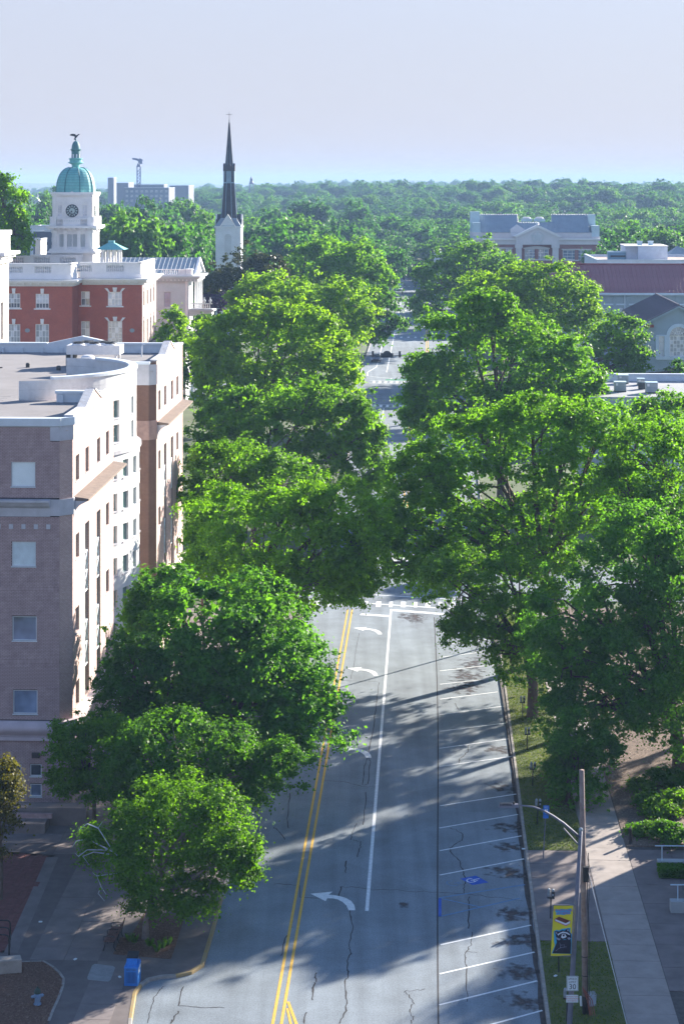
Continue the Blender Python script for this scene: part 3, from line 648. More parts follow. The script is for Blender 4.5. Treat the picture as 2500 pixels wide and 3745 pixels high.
while z < TOPZ - 0.48:
    h = bh - 0.012; soldier = any(abs(z - t) < bh * 1.4 for t in tall_rows); L = bl if not soldier else 0.0765
    if soldier: h = 2.8 * bh - 0.012
    for (s0, s1) in spans(z, z + h):
        u = -5.2 + (0.1 if row % 2 else 0) - bl
        while u < s1:
            a_, b_ = max(u, s0), min(u + L - .012, s1)
            if b_ - a_ > .02:
                pr = random.uniform(0.0, 0.006)
                if 6.95 < z < 8.6 and cnt < 300 and abs((b_ - a_) - (L - .012)) < 1e-4 and not soldier:
                    if brick_me is None: brick_me = MB().add(brick_verts(0, L - 0.012, 0, h, 0.003), BF).mesh('brick', False); brick_me.materials.append(M_brk1)
                    o_ = bpy.data.objects.new('brick', brick_me); COL.objects.link(o_); o_.parent = ob; o_.location = (a_, -pr * 0.5, z); cnt += 1
                else: mbk.add(brick_verts(a_, b_, z, z + h, pr), BF)
            u += L
    z += (h + 0.012); row += 1
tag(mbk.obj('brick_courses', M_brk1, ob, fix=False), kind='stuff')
# chamfered corner facet
MB().poly([(CH, 0.0, -0.1), (0, -CH, -0.1), (0, -CH, TOPZ - 0.4), (CH, 0.0, TOPZ - 0.4)]).obj('corner_facet', M_brk, ob, fix=False)
# bands, corner blocks
z0, z1 = OF.z(1890), OF.z(1826); xe = OF.x(184)
MB().extr([(-30, 0.0, z1), (-30, -0.5, z1), (-30, -0.5, z1 - .12), (-30, -0.42, z1 - .18), (-30, -0.3, z1 - .34), (-30, -0.1, z1 - .5), (-30, -0.06, z0), (-30, 0.0, z0)], (xe + 30, 0, 0)).obj('ledge_band', M_cast, ob)
MB().prism([(xe, 0), (xe, -0.08), (CH + .03, -0.08), (0.08, -CH - .03), (0.08, -CH + .3), (0, -CH + .3), (0, -CH), (CH, 0)], z0 + .05, z1 - .02).obj('corner_block', M_cast, ob)
z0, z1 = OF.z(2708), OF.z(2638); x2 = OF.x(207)
prof = [(0.0, z1), (-0.16, z1)] + [(-0.16 - 0.24 * math.sin(math.pi * k / 8), z1 - (z1 - z0 - .3) * (k / 8)) for k in range(1, 9)] + [(-0.08, z0 + .28), (-0.08, z0 + .2), (-.2, z0 + .2), (-.2, z0), (0, z0)]
MB().extr([(-30, y, z) for y, z in prof], (x2 + 30, 0, 0)).obj('belt_course', M_castp, ob)
MB().prism([(x2, 0), (x2, -0.3), (CH + .12, -0.3), (0.3, -CH - .12), (0.3, -CH + .5), (0, -CH + .5), (0, -CH), (CH, 0)], z0 + .1, z1).obj('corner_block', M_castp, ob)
zt = OF.z(1612); MB().prism([(OF.x(184), 0), (OF.x(184), -0.05), (CH + .02, -0.05), (0.05, -CH - .02), (0.0, -CH), (CH, 0)], zt, TOPZ - .42).obj('corner_block', M_cast, ob)
tile_z = (OF.z(1936), OF.z(1918))
for k in range(-1, 4):
    x0 = OF.x(33 + 45.5 * k); MB().box(x0, x0 + 0.23, -0.03, 0.01, tile_z[0], tile_z[1]).obj('accent_tile', M_cast, ob)
a = fx(118, 2752); MB().box(a[0], a[0] + 0.42, -0.16, 0, a[1] - .28, a[1]).obj('wall_light', mat('bronze_fixture', (0.05, 0.04, 0.045), 0.4), ob)
# roof edge copings
MB().extr([(-30, -0.12, TOPZ - .42), (-30, -0.14, TOPZ), (-30, 0.3, TOPZ + .03), (-30, 0.3, RZ)], (30 + 0.08 - .6, 0, 0)).obj('coping', M_coping, ob)
MB().prism([(CH + .08 - .06, -0.12), (0.14, -CH - .04), (0.14, -CH + .3), (-0.3, -CH + .3), (-.6, .28)], TOPZ - .42, TOPZ + .02).obj('coping', M_coping, ob)
# street facade of each wing
def facade(y0, y1, tag_far):
    mid = (y0 + y1) / 2 + 0.2; s = 1 if not tag_far else 1
    cols = [y0 + 2.1, y0 + 5.2, y0 + 9.1, y0 + 12.3]; hw = 0.55
    ops = []; kinds = []
    for c in cols: ops.append((c - hw, c + hw, 18.15, 19.6)); kinds.append('w')
    for c in (cols[0], cols[3]):
        for (a, b) in ((13.75, 15.15), (9.6, 11.0), (5.45, 6.85)): ops.append((c - hw, c + hw, a, b)); kinds.append('w')
    for c in (cols[1], cols[2]):
        ops.append((c - hw * 1.25, c + hw * 1.25, 5.3, 15.25)); kinds.append('s')
    ystart = y0 - CH if not tag_far else y0 + 0.5
    top = [(ystart, TOPZ), (mid - 3.0, TOPZ), (mid - 0.4, TOPZ + .62), (mid + .4, TOPZ + 0.62), (mid + 2.6, TOPZ + .05), (y1, TOPZ)]
    wall('street_wall', M_brk, mR(0.0), ystart, y1, -0.1, TOPZ, ops, ob, 0.28)
    # gable of the parapet and its inner face
    MB().extr([(0.0, mid - 3.0, TOPZ), (0.0, mid - 0.25, TOPZ + .75), (0, mid + .25, TOPZ + .75), (0.0, mid + 2.6, TOPZ)], (-0.4, 0, 0)).obj('gable', M_brk, ob)
    MB().box(-0.4, -0.01, ystart + .3, y1, RZ - .1, TOPZ - .02).obj('parapet', M_brk, ob)
    def cop(p, q): MB().extr([(0.06, *p), (-0.48, *p), (-0.48, p[0], p[1] + .12), (0.06, p[0], p[1] + .12)], (0, q[0] - p[0], q[1] - p[1])).obj('coping', M_cop_tan, ob)
    cop((ystart, TOPZ + .002), (mid - 3.05, TOPZ + .002)); cop((mid - 3.0, TOPZ), (mid - .25, TOPZ + .755)); cop((mid + .25, TOPZ + .755), (mid + 2.6, TOPZ)); cop((mid + 2.65, TOPZ + .002), (y1, TOPZ + .002))
    MB().extr([(0.02, mid + .1 * math.cos(t), TOPZ - .05 + .42 * math.sin(t)) for t in [k * math.pi / 8 for k in range(16)]], (-0.1, 0, 0)).obj('oval_vent', M_cast, ob)
    for o, k in zip(ops, kinds):
        if k == 'w': window(ob, mR(0.0), o, M_frame_t, M_gl_g, d=0.18, fw=0.06, sill=(M_cast, 0.03, 0.04, 0.06))
        else:
            u0, u1 = o[0], o[1]
            for (a, b) in ((13.55, 15.25), (9.5, 11.2), (5.3, 6.9)): window(ob, mR(0.0), (u0, u1, a, b), M_frame_t, M_gl_g, d=0.18, fw=0.06)
            for (a, b) in ((11.2, 13.55), (6.9, 9.5)):
                mb = MB(); h = (b - a) / 2; mb.pbox(mR(0.0), u0, u1, a, b, 0.2, 0.26); lat = mb.obj('spandrel_panel', M_gl_g, ob)
                mb = MB(); t = 0.035
                for zz in (a + .04, a + h, b - .04): mb.pbox(mR(0.0), u0, u1, zz - t, zz + t, 0.08, 0.16)
                for q in (0, 1):
                    za, zb = a + q * h, a + (q + 1) * h; um = (u0 + u1) / 2
                    for (p0, p1) in (((u0, za), (u1, zb)), ((u0, zb), (u1, za)), ((um, za), (um, zb)), ((u0 + .03, za), (u0 + .03, zb)), ((u1 - .03, za), (u1 - .03, zb))):
                        mb.tube([mR(0.0)(p0[0], p0[1], 0.12), mR(0.0)(p1[0], p1[1], 0.12)], 0.035, 4)
                mb.obj('lattice', M_frame_w, lat)
    # projecting ledge with coved underside and end bracket
    zl = 17.3; ya = y0 + 0.9; yb = y1 - .05
    MB().extr([(0.0, ya, zl + .12), (0.85, ya, zl), (0.85, ya, zl - .12), (0.0, ya, zl - .12)], (0, yb - ya, 0)).obj('canopy_ledge', M_ledge, ob)
    for yy in (ya, yb - .25):
        MB().extr([(0.0, yy, zl - .12), (0.8, yy, zl - .12)] + [(0.8 - 0.78 * math.sin(t), yy, zl - .2 - 0.85 * (1 - math.cos(t))) for t in [k * math.pi / 12 for k in range(1, 7)]] + [(0, yy, zl - 1.15)], (0, .25, 0)).obj('bracket', M_cast, ob)
    # base cornice along the street
    z0_, z1_ = OF.z(2708), OF.z(2638)
    MB().extr([(0, ystart + .5, z1_), (0.3, ystart + .5, z1_ - .05), (0.34, ystart + .5, z1_ - .3), (0.15, ystart + .5, z0_ + .2), (0, ystart + .5, z0_)], (0, y1 - ystart - .5, 0)).obj('belt_course', M_castp, ob)
facade(0.0, WA, False); facade(WB, WE, True)
# second wing: end wall, chamfer, band
wx = -6.2
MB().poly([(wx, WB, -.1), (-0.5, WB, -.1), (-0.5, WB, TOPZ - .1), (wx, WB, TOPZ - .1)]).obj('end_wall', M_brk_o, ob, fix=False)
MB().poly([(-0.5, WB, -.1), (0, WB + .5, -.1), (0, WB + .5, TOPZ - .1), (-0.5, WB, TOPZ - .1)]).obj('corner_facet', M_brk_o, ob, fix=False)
MB().extr([(wx, WB - .1, TOPZ - .2), (wx, WB - .1, TOPZ), (wx, WB + .3, TOPZ), (wx, WB + .3, TOPZ - .2)], (-wx - .4, 0, 0)).obj('coping', M_coping, ob)
MB().prism([(-1.9, WB), (-1.9, WB - .05), (-.48, WB - .05), (0.05, WB + .48), (0, WB + .5), (-.5, WB)], TOPZ - 1.7, TOPZ - .22).obj('corner_block', M_cast, ob)
MB().prism([(wx, WB), (wx, WB - .05), (-.48, WB - .05), (0.05, WB + .48), (0, WB + .5), (-.5, WB)], 16.2, 17.6).obj('stone_band', mat('stained_stone', (0.30, 0.20, 0.18), .85, .2, 2), ob)
# hidden sides, roof deck
MB().box(-29.9, wx, WA - .2, WA + .0, -.1, RZ - .3).add([(wx, WA, -.1), (0, WA, -.1), (0, WA, RZ - .05), (wx, WA, RZ - .05)], [(0, 1, 2, 3)]).obj('side_wall', M_brk, ob)
MB().poly([(-30, WE, -.1), (0, WE, -.1), (0, WE, TOPZ), (-30, WE, TOPZ)]).obj('rear_wall', M_brk, ob, fix=False)
CCX, CCY, CR = -8.17, 22.67, 8.3
arc = lambda a: (CCX + CR * math.cos(a), CCY + CR * math.sin(a))
a0 = math.asin((WA - CCY) / CR) ; a1 = -a0
AR = [arc(a0 + (a1 - a0) * i / 40) for i in range(41)]
deck = [(-30, 0.2), (-.2, 0.2), (-.2, WA), (AR[0][0], WA)] + AR[1:-1] + [(AR[-1][0], WB - 1.0), (wx, WB), (-.2, WB), (-.2, WE - .2), (-30, WE - .2)]
MB().poly([(p[0], p[1], RZ) for p in deck]).obj('roof', M_roofm, ob, fix=False)
M_seamr = mat('roof_seam', (0.30, 0.285, 0.285), .9, .15, 2)
for k in range(14): MB().box(-29.5, -8 if 3 < k < 9 else -7, 3.2 + k * 1.05, 3.26 + k * 1.05, RZ, RZ + .012).obj('roof_lap', M_seamr, ob)
# white repair patch on the roof
MB().prism([(-19.2 + 1.35 * math.cos(t) * (1 + .2 * math.sin(3 * t)), 12.3 + 1.5 * math.sin(t) * (1 + .25 * math.cos(4 * t)) * (1 if math.sin(t) > 0 else .5)) for t in [k * math.pi / 12 for k in range(24)]], RZ + .004, RZ + .012).obj('roof_patch', M_panel, ob)
# curved bay
def mC(r): return lambda u, z, d: (CCX + (r - d) * math.cos(u), CCY + (r - d) * math.sin(u), z)
rad = math.radians; ops_u = []; ops_l = []
for z in (19.55, 17.95): 
    for th, hw in ((-24, 2.6), (-5.5, 2.2)): ops_u.append((rad(th - hw), rad(th + hw), z, z + 1.15))
for z in (15.6, 13.5, 11.4, 9.3, 7.2, 5.1):
    for th, hw in ((-28, 2.6), (-18, 2.8), (-7, 2.6), (5, 2.4)): ops_l.append((rad(th - hw), rad(th + hw), z, z + 1.15))
wall('curved_wall', M_panel, mC(CR), rad(-75), rad(75), 17.2, 22.42, ops_u, ob, 0.2, rad(4))
wall('curved_wall', M_panel, mC(CR + .22), rad(-75), rad(75), -.1, 17.2, ops_l, ob, 0.25, rad(4))
for o in ops_u: window(ob, mC(CR), o, M_frame_t, M_gl_m, nx=2, d=0.12, fw=rad(0.35), mw=rad(.3)) if False else None
def cwin(r, o):
    u0, u1, z0, z1 = o; f = 0.05; fu = f / r; m = mC(r); mb = MB()
    mb.pbox(m, u0, u0 + fu, z0, z1, .14, .2); mb.pbox(m, u1 - fu, u1, z0, z1, .14, .2); mb.pbox(m, u0, u1, z0, z0 + f, .14, .2); mb.pbox(m, u0, u1, z1 - f, z1, .14, .2)
    w = mb.obj('window', M_frame_t, ob); MB().poly([m(u0, z0, .17), m(u1, z0, .17), m(u1, z1, .17), m(u0, z1, .17)]).obj('pane', M_gl_g, w, fix=False)
    MB().pbox(m, u0 - fu, u1 + fu, z0 - .1, z0 - .002, -.05, .14).obj('sill', M_cast, w)
for o in ops_u: cwin(CR, o)
for o in ops_l: cwin(CR + .22, o)
# joints of the block facing as thin recessed lines
mb = MB()
for k in range(1, 9): 
    z = 17.2 + k * .58
    for i in range(30):
        u = rad(-75 + 5 * i)
        if not any(o[0] < u + rad(2.5) < o[1] and o[2] - .1 < z < o[3] + .02 for o in ops_u): mb.pbox(mC(CR), u, u + rad(5), z - .008, z + .008, -.004, .01)
mb.obj('block_joints', mat('block_joint', (.40, .42, .44), .9, .1, 3), ob)
pm = MB(); n = 44
for i in range(n):
    u, w_ = rad(-60 + 115 * i / n), rad(-60 + 115 * (i + 1) / n); pm.pbox(mC(CR), u, w_, RZ - .05, 22.42, 0.02, 0.38)
pm.obj('curved_parapet', M_panel, ob)
pm = MB()
for i in range(n):
    u, w_ = rad(-60 + 115 * i / n), rad(-60 + 115 * (i + 1) / n); pm.pbox(mC(CR), u, w_, 22.42, 22.6, -0.1, 0.5)
pm.obj('curved_coping', M_coping, ob)
pm = MB()
for i in range(38): pm.pbox(mC(CR + .22), rad(-75 + 150 * i / 38), rad(-75 + 150 * (i + 1) / 38), 17.2, 17.45, -0.12, 0.24)
pm.obj('ledge_band', M_cast, ob)
# inner parapet pieces
xa, xb = OF.x(208, 13.9), -.45
MB().box(xa, xb, 13.75, 14.2, RZ - .05, 21.75).obj('parapet', M_coping, ob); MB().box(xa - .08, xb, 13.65, 14.3, 21.75, 21.92).obj('coping', M_coping, ob)
for k in range(3): MB().box(xa + .25 + k * 1.25, xa + .45 + k * 1.25, 13.55, 13.75, RZ, RZ + .5).obj('scupper', M_coping, ob)
for (x0, x1) in ((-30, OF.x(173, 48.5)), (OF.x(426, 48.5), -.4)):
    MB().box(x0, x1, 48.5, 48.9, RZ - .05, 21.85).obj('parapet', M_coping, ob); MB().box(x0, x1, 48.4, 49.0, 21.85, 22.0).obj('coping', M_coping, ob)
xm0, xm1, xmp = OF.x(173, 48.5), OF.x(426, 48.5), OF.x(301, 48.5)
MB().extr([(xm0, 48.4, RZ), (xm0, 48.4, 21.95), (xmp, 48.4, 22.55), (xm1, 48.4, 21.95), (xm1, 48.4, RZ)], (0, .5, 0)).obj('rear_gable', M_coping, ob)
for k in range(18): MB().box(-29 + k * 1.6, -28.85 + k * 1.6, 48.25, 48.4, RZ, RZ + .4).obj('scupper', M_coping, ob)
# ------------------------------------------------------------------ rooftop plant (things standing on the roof)
M_hv = mat('plant_casing', (0.66, 0.66, 0.68), .6, .08, 2); M_hvd = mat('plant_dark', (0.06, .065, .07), .6, .2, 3)
def rooftop(fr_root, lx, ly, z): return UV(0, 0) if False else Vector((OF.X + lx * CA + ly * SN, OF.Y - lx * SN + ly * CA, z))
hx0 = OF.x(250, 37); hv = empty('condenser_unit', rooftop(ob, hx0, 36.2, RZ), -AA, 'long white rooftop condenser with five fans on the brick office', 'air conditioner')
MB().box(0, 4.0, 0, 1.9, .95, 1.62).obj('casing', M_hv, hv)
for x in (.3, 3.6):
    for y in (.1, 1.7): MB().box(x, x + .14, y, y + .14, 0, .95).obj('leg', M_hv, hv)
MB().box(-.1, .55, .3, 1.5, .05, .95).obj('pipe_chest', M_hvd, hv)
for (x, y) in ((.8, .5), (2.0, .5), (3.2, .5), (1.35, 1.4), (2.65, 1.4)):
    fb = MB().lathe([(.5, 1.62), (.5, 1.68), (.42, 1.74), (.42, 1.7), (.1, 1.7)], 18, (x, y, 0)).obj('fan_ring', M_hv, hv); 
    mb = MB().lathe([(.09, 1.69), (.09, 1.8), (.02, 1.82)], 10, (x, y, 0))
    for k in range(5):
        t = k * 1.257; mb.tube([(x, y, 1.78), (x + .4 * math.cos(t), y + .4 * math.sin(t), 1.76)], .05, 4)
    mb.obj('fan_blades', M_hvd, fb)
    mb = MB(); 
    for r in (.2, .33, .45): mb.tube([(x + r * math.cos(t), y + r * math.sin(t), 1.86) for t in [k * math.pi / 8 for k in range(17)]], .012, 4)
    for k in range(4): t = k * math.pi / 4; mb.tube([(x - .46 * math.cos(t), y - .46 * math.sin(t), 1.86), (x + .46 * math.cos(t), y + .46 * math.sin(t), 1.86)], .012, 4)
    mb.obj('fan_guard', M_hvd, fb)
ve = empty('roof_ventilator', rooftop(ob, OF.x(321, 34), 34, RZ), -AA, 'round stepped metal ventilator in front of the rooftop condenser', 'vent')
MB().box(-.5, .5, -.5, .5, 0, .55).obj('curb', M_coping, ve); MB().lathe([(.45, .55), (.45, .7), (.62, .72), (.62, .86), (.5, .9), (.5, 1.0), (.3, 1.12)], 18).obj('cap', M_hv, ve)
pp = MB().tube([rooftop(ob, -19, 33.4, RZ + .12), rooftop(ob, -11.5, 34.6, RZ + .12)], .05, 6).obj('gas_pipe', M_hvd); tag(pp, 'thin dark pipe lying across the brick office roof', 'pipe')
pp = MB().tube([rooftop(ob, OF.x(518, 45) + .2 * k_, 45, RZ + z_) for k_, z_ in ((0, 0), (0, .8), (.5, 1.0), (1.2, .95))], .06, 6).obj('vent_pipe', M_coping); tag(pp, 'bent metal vent pipe near the far corner of the brick office roof', 'pipe')
for k, (px, py) in enumerate(((102, 1313), (214, 1326), (70, 1527))):
    yy = (36, 34, 1.5)[k]; b = MB().lathe([(.16, 0), (.16, .28), (.1, .34)], 10).obj('roof_drain', M_hvd, loc=rooftop(ob, OF.x(px, yy), yy, RZ)); tag(b, ('small dark pipe cap on the left part of the office roof', 'small dark pipe cap beside the condenser pipe on the roof', 'small dark drain cap at the near edge of the office roof')[k], 'vent')
# ================================================================== city hall with clock tower
M_red = brick_mat('red_brick', (0.47, 0.11, 0.07), (0.40, 0.085, 0.058), (0.30, 0.16, 0.13), rough=.85)
M_stone = mat('white_stone', (0.80, 0.79, 0.80), .8, .07, .8, detail=6); M_stone2 = mat('grey_stone', (0.58, 0.61, 0.63), .8, .08, .6, detail=7)
M_metalr = mat('grey_metal_roof', (0.26, 0.31, 0.36), .5, .1, .5); M_verd = mat('verdigris_copper', (0.12, 0.40, 0.40), .6, .2, 1.6, detail=8, col2=(.20, .50, .50)); M_verdd = mat('verdigris_dark', (0.07, .20, .22), .6, .2, 2)
M_gl_c = glass_mat('glass_city', (0.36, 0.38, 0.42), .1, .25, 1.0); M_gl_cb = glass_mat('glass_city_blue', (.34, .42, .55), .1, .2, 1.0); M_gl_lit = glass_mat('glass_city_bright', (.62, .64, .70), .1, .2, 1.0)
CH_ = Frame(520, 260.0)
ch = empty('city_hall', (CH_.X, CH_.Y, 0), -AA, 'red brick city hall with white balustrades behind the office roof', 'building')
def cz(py, y=0.0, px=400): return CH_.z(py, CH_.x(px, y), y)
bal_me = MB().lathe([(.13, 0), (.13, .08), (.07, .14), (.13, .42), (.06, .62), (.1, .74), (.13, .78), (.13, .86)], 8).mesh('baluster'); bal_me.materials.append(M_stone)
def balustrade(root, m, u0, u1, z0, z1, bays, back=.32, mt=None):
    """solid parapet with rows of balusters standing in recessed openings; bays = [(u,u,n)]"""
    mt = mt or M_stone; ops = [(a, b, z0 + .42 * (z1 - z0), z0 + .88 * (z1 - z0)) for a, b, n in bays]
    wall('parapet', mt, m, u0, u1, z0, z1, ops, root, back)
    MB().pbox(m, u0 - .1, u1 + .1, z1, z1 + .16, -.1, back + .1).obj('parapet_coping', mt, root)
    MB().pbox(m, u0, u1, z0, z0 + .3 * (z1 - z0), -.12, 0).obj('parapet_base', mt, root)
    for a, b, n in bays:
        MB().pbox(m, a, b, z0 + .40 * (z1 - z0), z0 + .9 * (z1 - z0), back + .02, back + .05).obj('shadow_panel', M_stone2, root)
        for k in range(n):
            o = bpy.data.objects.new('baluster', bal_me); COL.objects.link(o); o.parent = root
            o.location = m(a + (b - a) * (k + .5) / n, z0 + .42 * (z1 - z0), .17); o.scale = (1, 1, .46 * (z1 - z0) / .86)
def cornice(root, m, u0, u1, z, ov=.9, mt=None, h=.7, mod=1.0):
    mt = mt or M_stone; mb = MB()
    for a, b, p in ((0, .18, ov), (-.22, 0, ov * .75), (-h * .55, -.22, ov * .3), (-h, -h * .55, ov * .12)): mb.pbox(m, u0 - p * .0, u1 + p, z + a, z + b, -p, .1)
    mb.obj('cornice', mt, root); mb = MB(); k = u0 + .3
    while k < u1 - .2: mb.pbox(m, k, k + .32, z - .42, z - .222, -ov * .68, -.05); k += mod
    mb.obj('modillion_row', mt, root); mb = MB(); k = u0 + .1
    while k < u1 - .1: mb.pbox(m, k, k + .14, z - h + .02, z - h * .56, -ov * .26, -.02); k += .28
    mb.obj('dentil_row', mt, root)
xA0 = CH_.x(283); yB = -4.2; xB1 = CH_.x(264, yB); xB0 = CH_.x(-60, yB); zc = cz(1022); zp = cz(963); LEN = CH_.y(571)
def crect(x0, y0, x1, y1, y=0.0): a, b = CH_.x(x0, y), CH_.x(x1, y); return (a, b, CH_.z(y1, b, y), CH_.z(y0, a, y))
S13 = lambda a, b: (a / 2.613, 780 + b / 2.613)
def c13(x0, y0, x1, y1, y=0.0): p, q = S13(x0, y0), S13(x1, y1); return crect(p[0], p[1], q[0], q[1], y)
opA = [c13(775, 745, 857, 880), c13(1030, 750, 1165, 885), c13(775, 1030, 857, 1240), c13(1030, 1030, 1168, 1255)]
wall('wing_wall', M_red, mF(0), xA0 - 1.0, 0, -.1, zc - .5, opA, ch, .18)
opB = [c13(70, 765, 193, 905, yB), c13(340, 768, 468, 908, yB), c13(70, 1058, 193, 1245, yB), c13(338, 1058, 468, 1245, yB)]
wall('wing_wall', M_red, mF(yB), xB0, xB1, -.1, zc - .5, opB, ch, .18)
wall('wing_return', M_red, mR(xB1), yB, 0, -.1, zc - .5, [], ch)
def pz(base, low=None):
    def f(i, j): return low if (low and j == 0) else (base if (i * 7 + j * 3) % 5 else M_gl_lit)
    return f
for i, o in enumerate(opA): window(ch, mF(0), o, M_stone, pz(M_gl_cb if i == 1 else M_gl_c, M_gl_d if i == 0 else None), nx=(2, 4, 2, 4)[i], ny=(2, 2, 3, 4)[i], d=.1, fw=.09, mw=.06, many=True, sill=(M_stone, .22, .12, .16) if i < 2 else None)
for i, o in enumerate(opB): window(ch, mF(yB), o, M_stone, pz(M_gl_lit if i == 1 else M_gl_c, M_gl_d if i < 2 else None), nx=4, ny=3, d=.1, fw=.09, mw=.06, many=True, sill=(M_stone, .22, .12, .16) if i < 2 else None)
def keystone(m, u, z, w0, w1, h, lean=0.0):
    MB().hexa([m(u - w0 / 2, z, -.1), m(u + w0 / 2, z, -.1), m(u + w0 / 2, z, .02), m(u - w0 / 2, z, .02)], [m(u - w1 / 2 + lean, z + h, -.1), m(u + w1 / 2 + lean, z + h, -.1), m(u + w1 / 2 + lean, z + h, .02), m(u - w1 / 2 + lean, z + h, .02)]).obj('keystone', M_stone, ch)
for o in (opA[1], opA[3]):
    u = (o[0] + o[1]) / 2; keystone(mF(0), u, o[3] + .02, .42, .62, .6); keystone(mF(0), o[0] + .15, o[3] + .02, .25, .4, .5, -.4); keystone(mF(0), o[1] - .15, o[3] + .02, .25, .4, .5, .4)
for o in opB: keystone(mF(yB), (o[0] + o[1]) / 2, o[3] + .02, .38, .48, .68)
for (px, y) in ((100, yB), (483, 0)):
    x = CH_.x(px, y); MB().extr([(x + .34 * math.cos(t), y - .04, cz(1208, y, px) + .28 * math.sin(t)) for t in [k * math.pi / 8 for k in range(16)]], (0, .08, 0)).obj('wall_vent', M_metalr, ch)
cornice(ch, mF(0), xB1 + .6, 0, zc); cornice(ch, mF(yB), xB0, xB1, zc); cornice(ch, mR(xB1), yB, 0, zc, mod=.9); cornice(ch, mR(0), 0, LEN, zc, mod=.9)
b13 = lambda a, b, y: (CH_.x(a / 2.613, y), CH_.x(b / 2.613, y))
zb0 = zc + .2; zb1 = zp
balustrade(ch, mF(.3), xB1 + .3, -.25, zb0, zb1, [(*b13(762, 875, .3), 6), (*b13(1015, 1185, .3), 9)])
balustrade(ch, mF(yB + .3), xB0, xB1 - .2, zb0, zb1, [(*b13(70, 210, yB), 8), (*b13(328, 485, yB), 8)])
balustrade(ch, mR(xB1 - .2), yB + .3, .3, zb0, zb1, []); balustrade(ch, mR(-.25), .3, LEN, zb0, zb1, [])
balustrade(ch, mF(27), xB0, CH_.x(300, 27), zb0, zb1, [(*b13(80, 228, 27), 8), (*b13(322, 478, 27), 8), (*b13(572, 725, 27), 8)])
# side with window columns; its red brick is coloured pale to stand for sunlight
M_pb = brick_mat('sunlit_side_brick', (.46, .36, .33), (.40, .30, .28), (.3, .25, .24))
rowz = [(o[2], o[3]) for o in (opA[1], opA[3])]; so = []
for k in range(4):
    c = 1.6 + k * (LEN - 2.6) / 3.4
    for (a, b) in rowz: so.append((c - .5, c + .5, a, b))
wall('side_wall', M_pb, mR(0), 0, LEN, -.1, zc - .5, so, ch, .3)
for o in so: window(ch, mR(0), o, M_stone, M_gl_c, nx=2, ny=2, d=.2, fw=.08); keystone(mR(0), (o[0] + o[1]) / 2, o[3] + .02, .4, .5, .6)
MB().box(xB0, -.2, .3, LEN, zb0 - .5, zb0 + .1).box(xB0, -3.2, LEN, LEN + 16, zb0 - .5, zb0 + .1).obj('roof', M_roofm, ch); MB().box(xB0, xB1 - .2, yB + .3, .3, zb0 - .5, zb0 + .1).obj('roof', M_roofm, ch)
MB().box(xB0, -3.0, LEN + .1, LEN + 6, -.1, zc - .4).obj('rear_wing', M_red, ch)
a = CH_.x(365, 12); MB().box(a, CH_.x(440, 12), 12, 15, zb0, zb0 + 1.5).obj('stair_house', M_stone, ch); MB().box(CH_.x(440, 9) + .2, CH_.x(512, 9), 9.5, 13, zb0, zb0 + 1.25).obj('roof_hatch', M_stone, ch)
# small pavilion with a copper roof
px0, px1 = CH_.x(366, 24), CH_.x(440, 24); zt = cz(926, 24)
for k in range(4):
    for j in range(2): MB().box(px0 + .15 + k * (px1 - px0 - .6) / 3, px0 + .45 + k * (px1 - px0 - .6) / 3, 24 + j * 2.2, 24.3 + j * 2.2, zb0, cz(912, 24)).obj('pavilion_post', M_stone, ch)
cxm = (px0 + px1) / 2; ze = cz(912, 24); MB().hexa([(px0 - .7, 23.2, ze), (px1 + .7, 23.2, ze), (px1 + .7, 27.2, ze), (px0 - .7, 27.2, ze)], [(cxm - .5, 24.7, ze + .95), (cxm + .5, 24.7, ze + .95), (cxm + .5, 25.6, ze + .95), (cxm - .5, 25.6, ze + .95)]).box(cxm - .45, cxm + .45, 24.75, 25.5, ze + .95, ze + 1.3).obj('pavilion_roof', M_verd, ch)
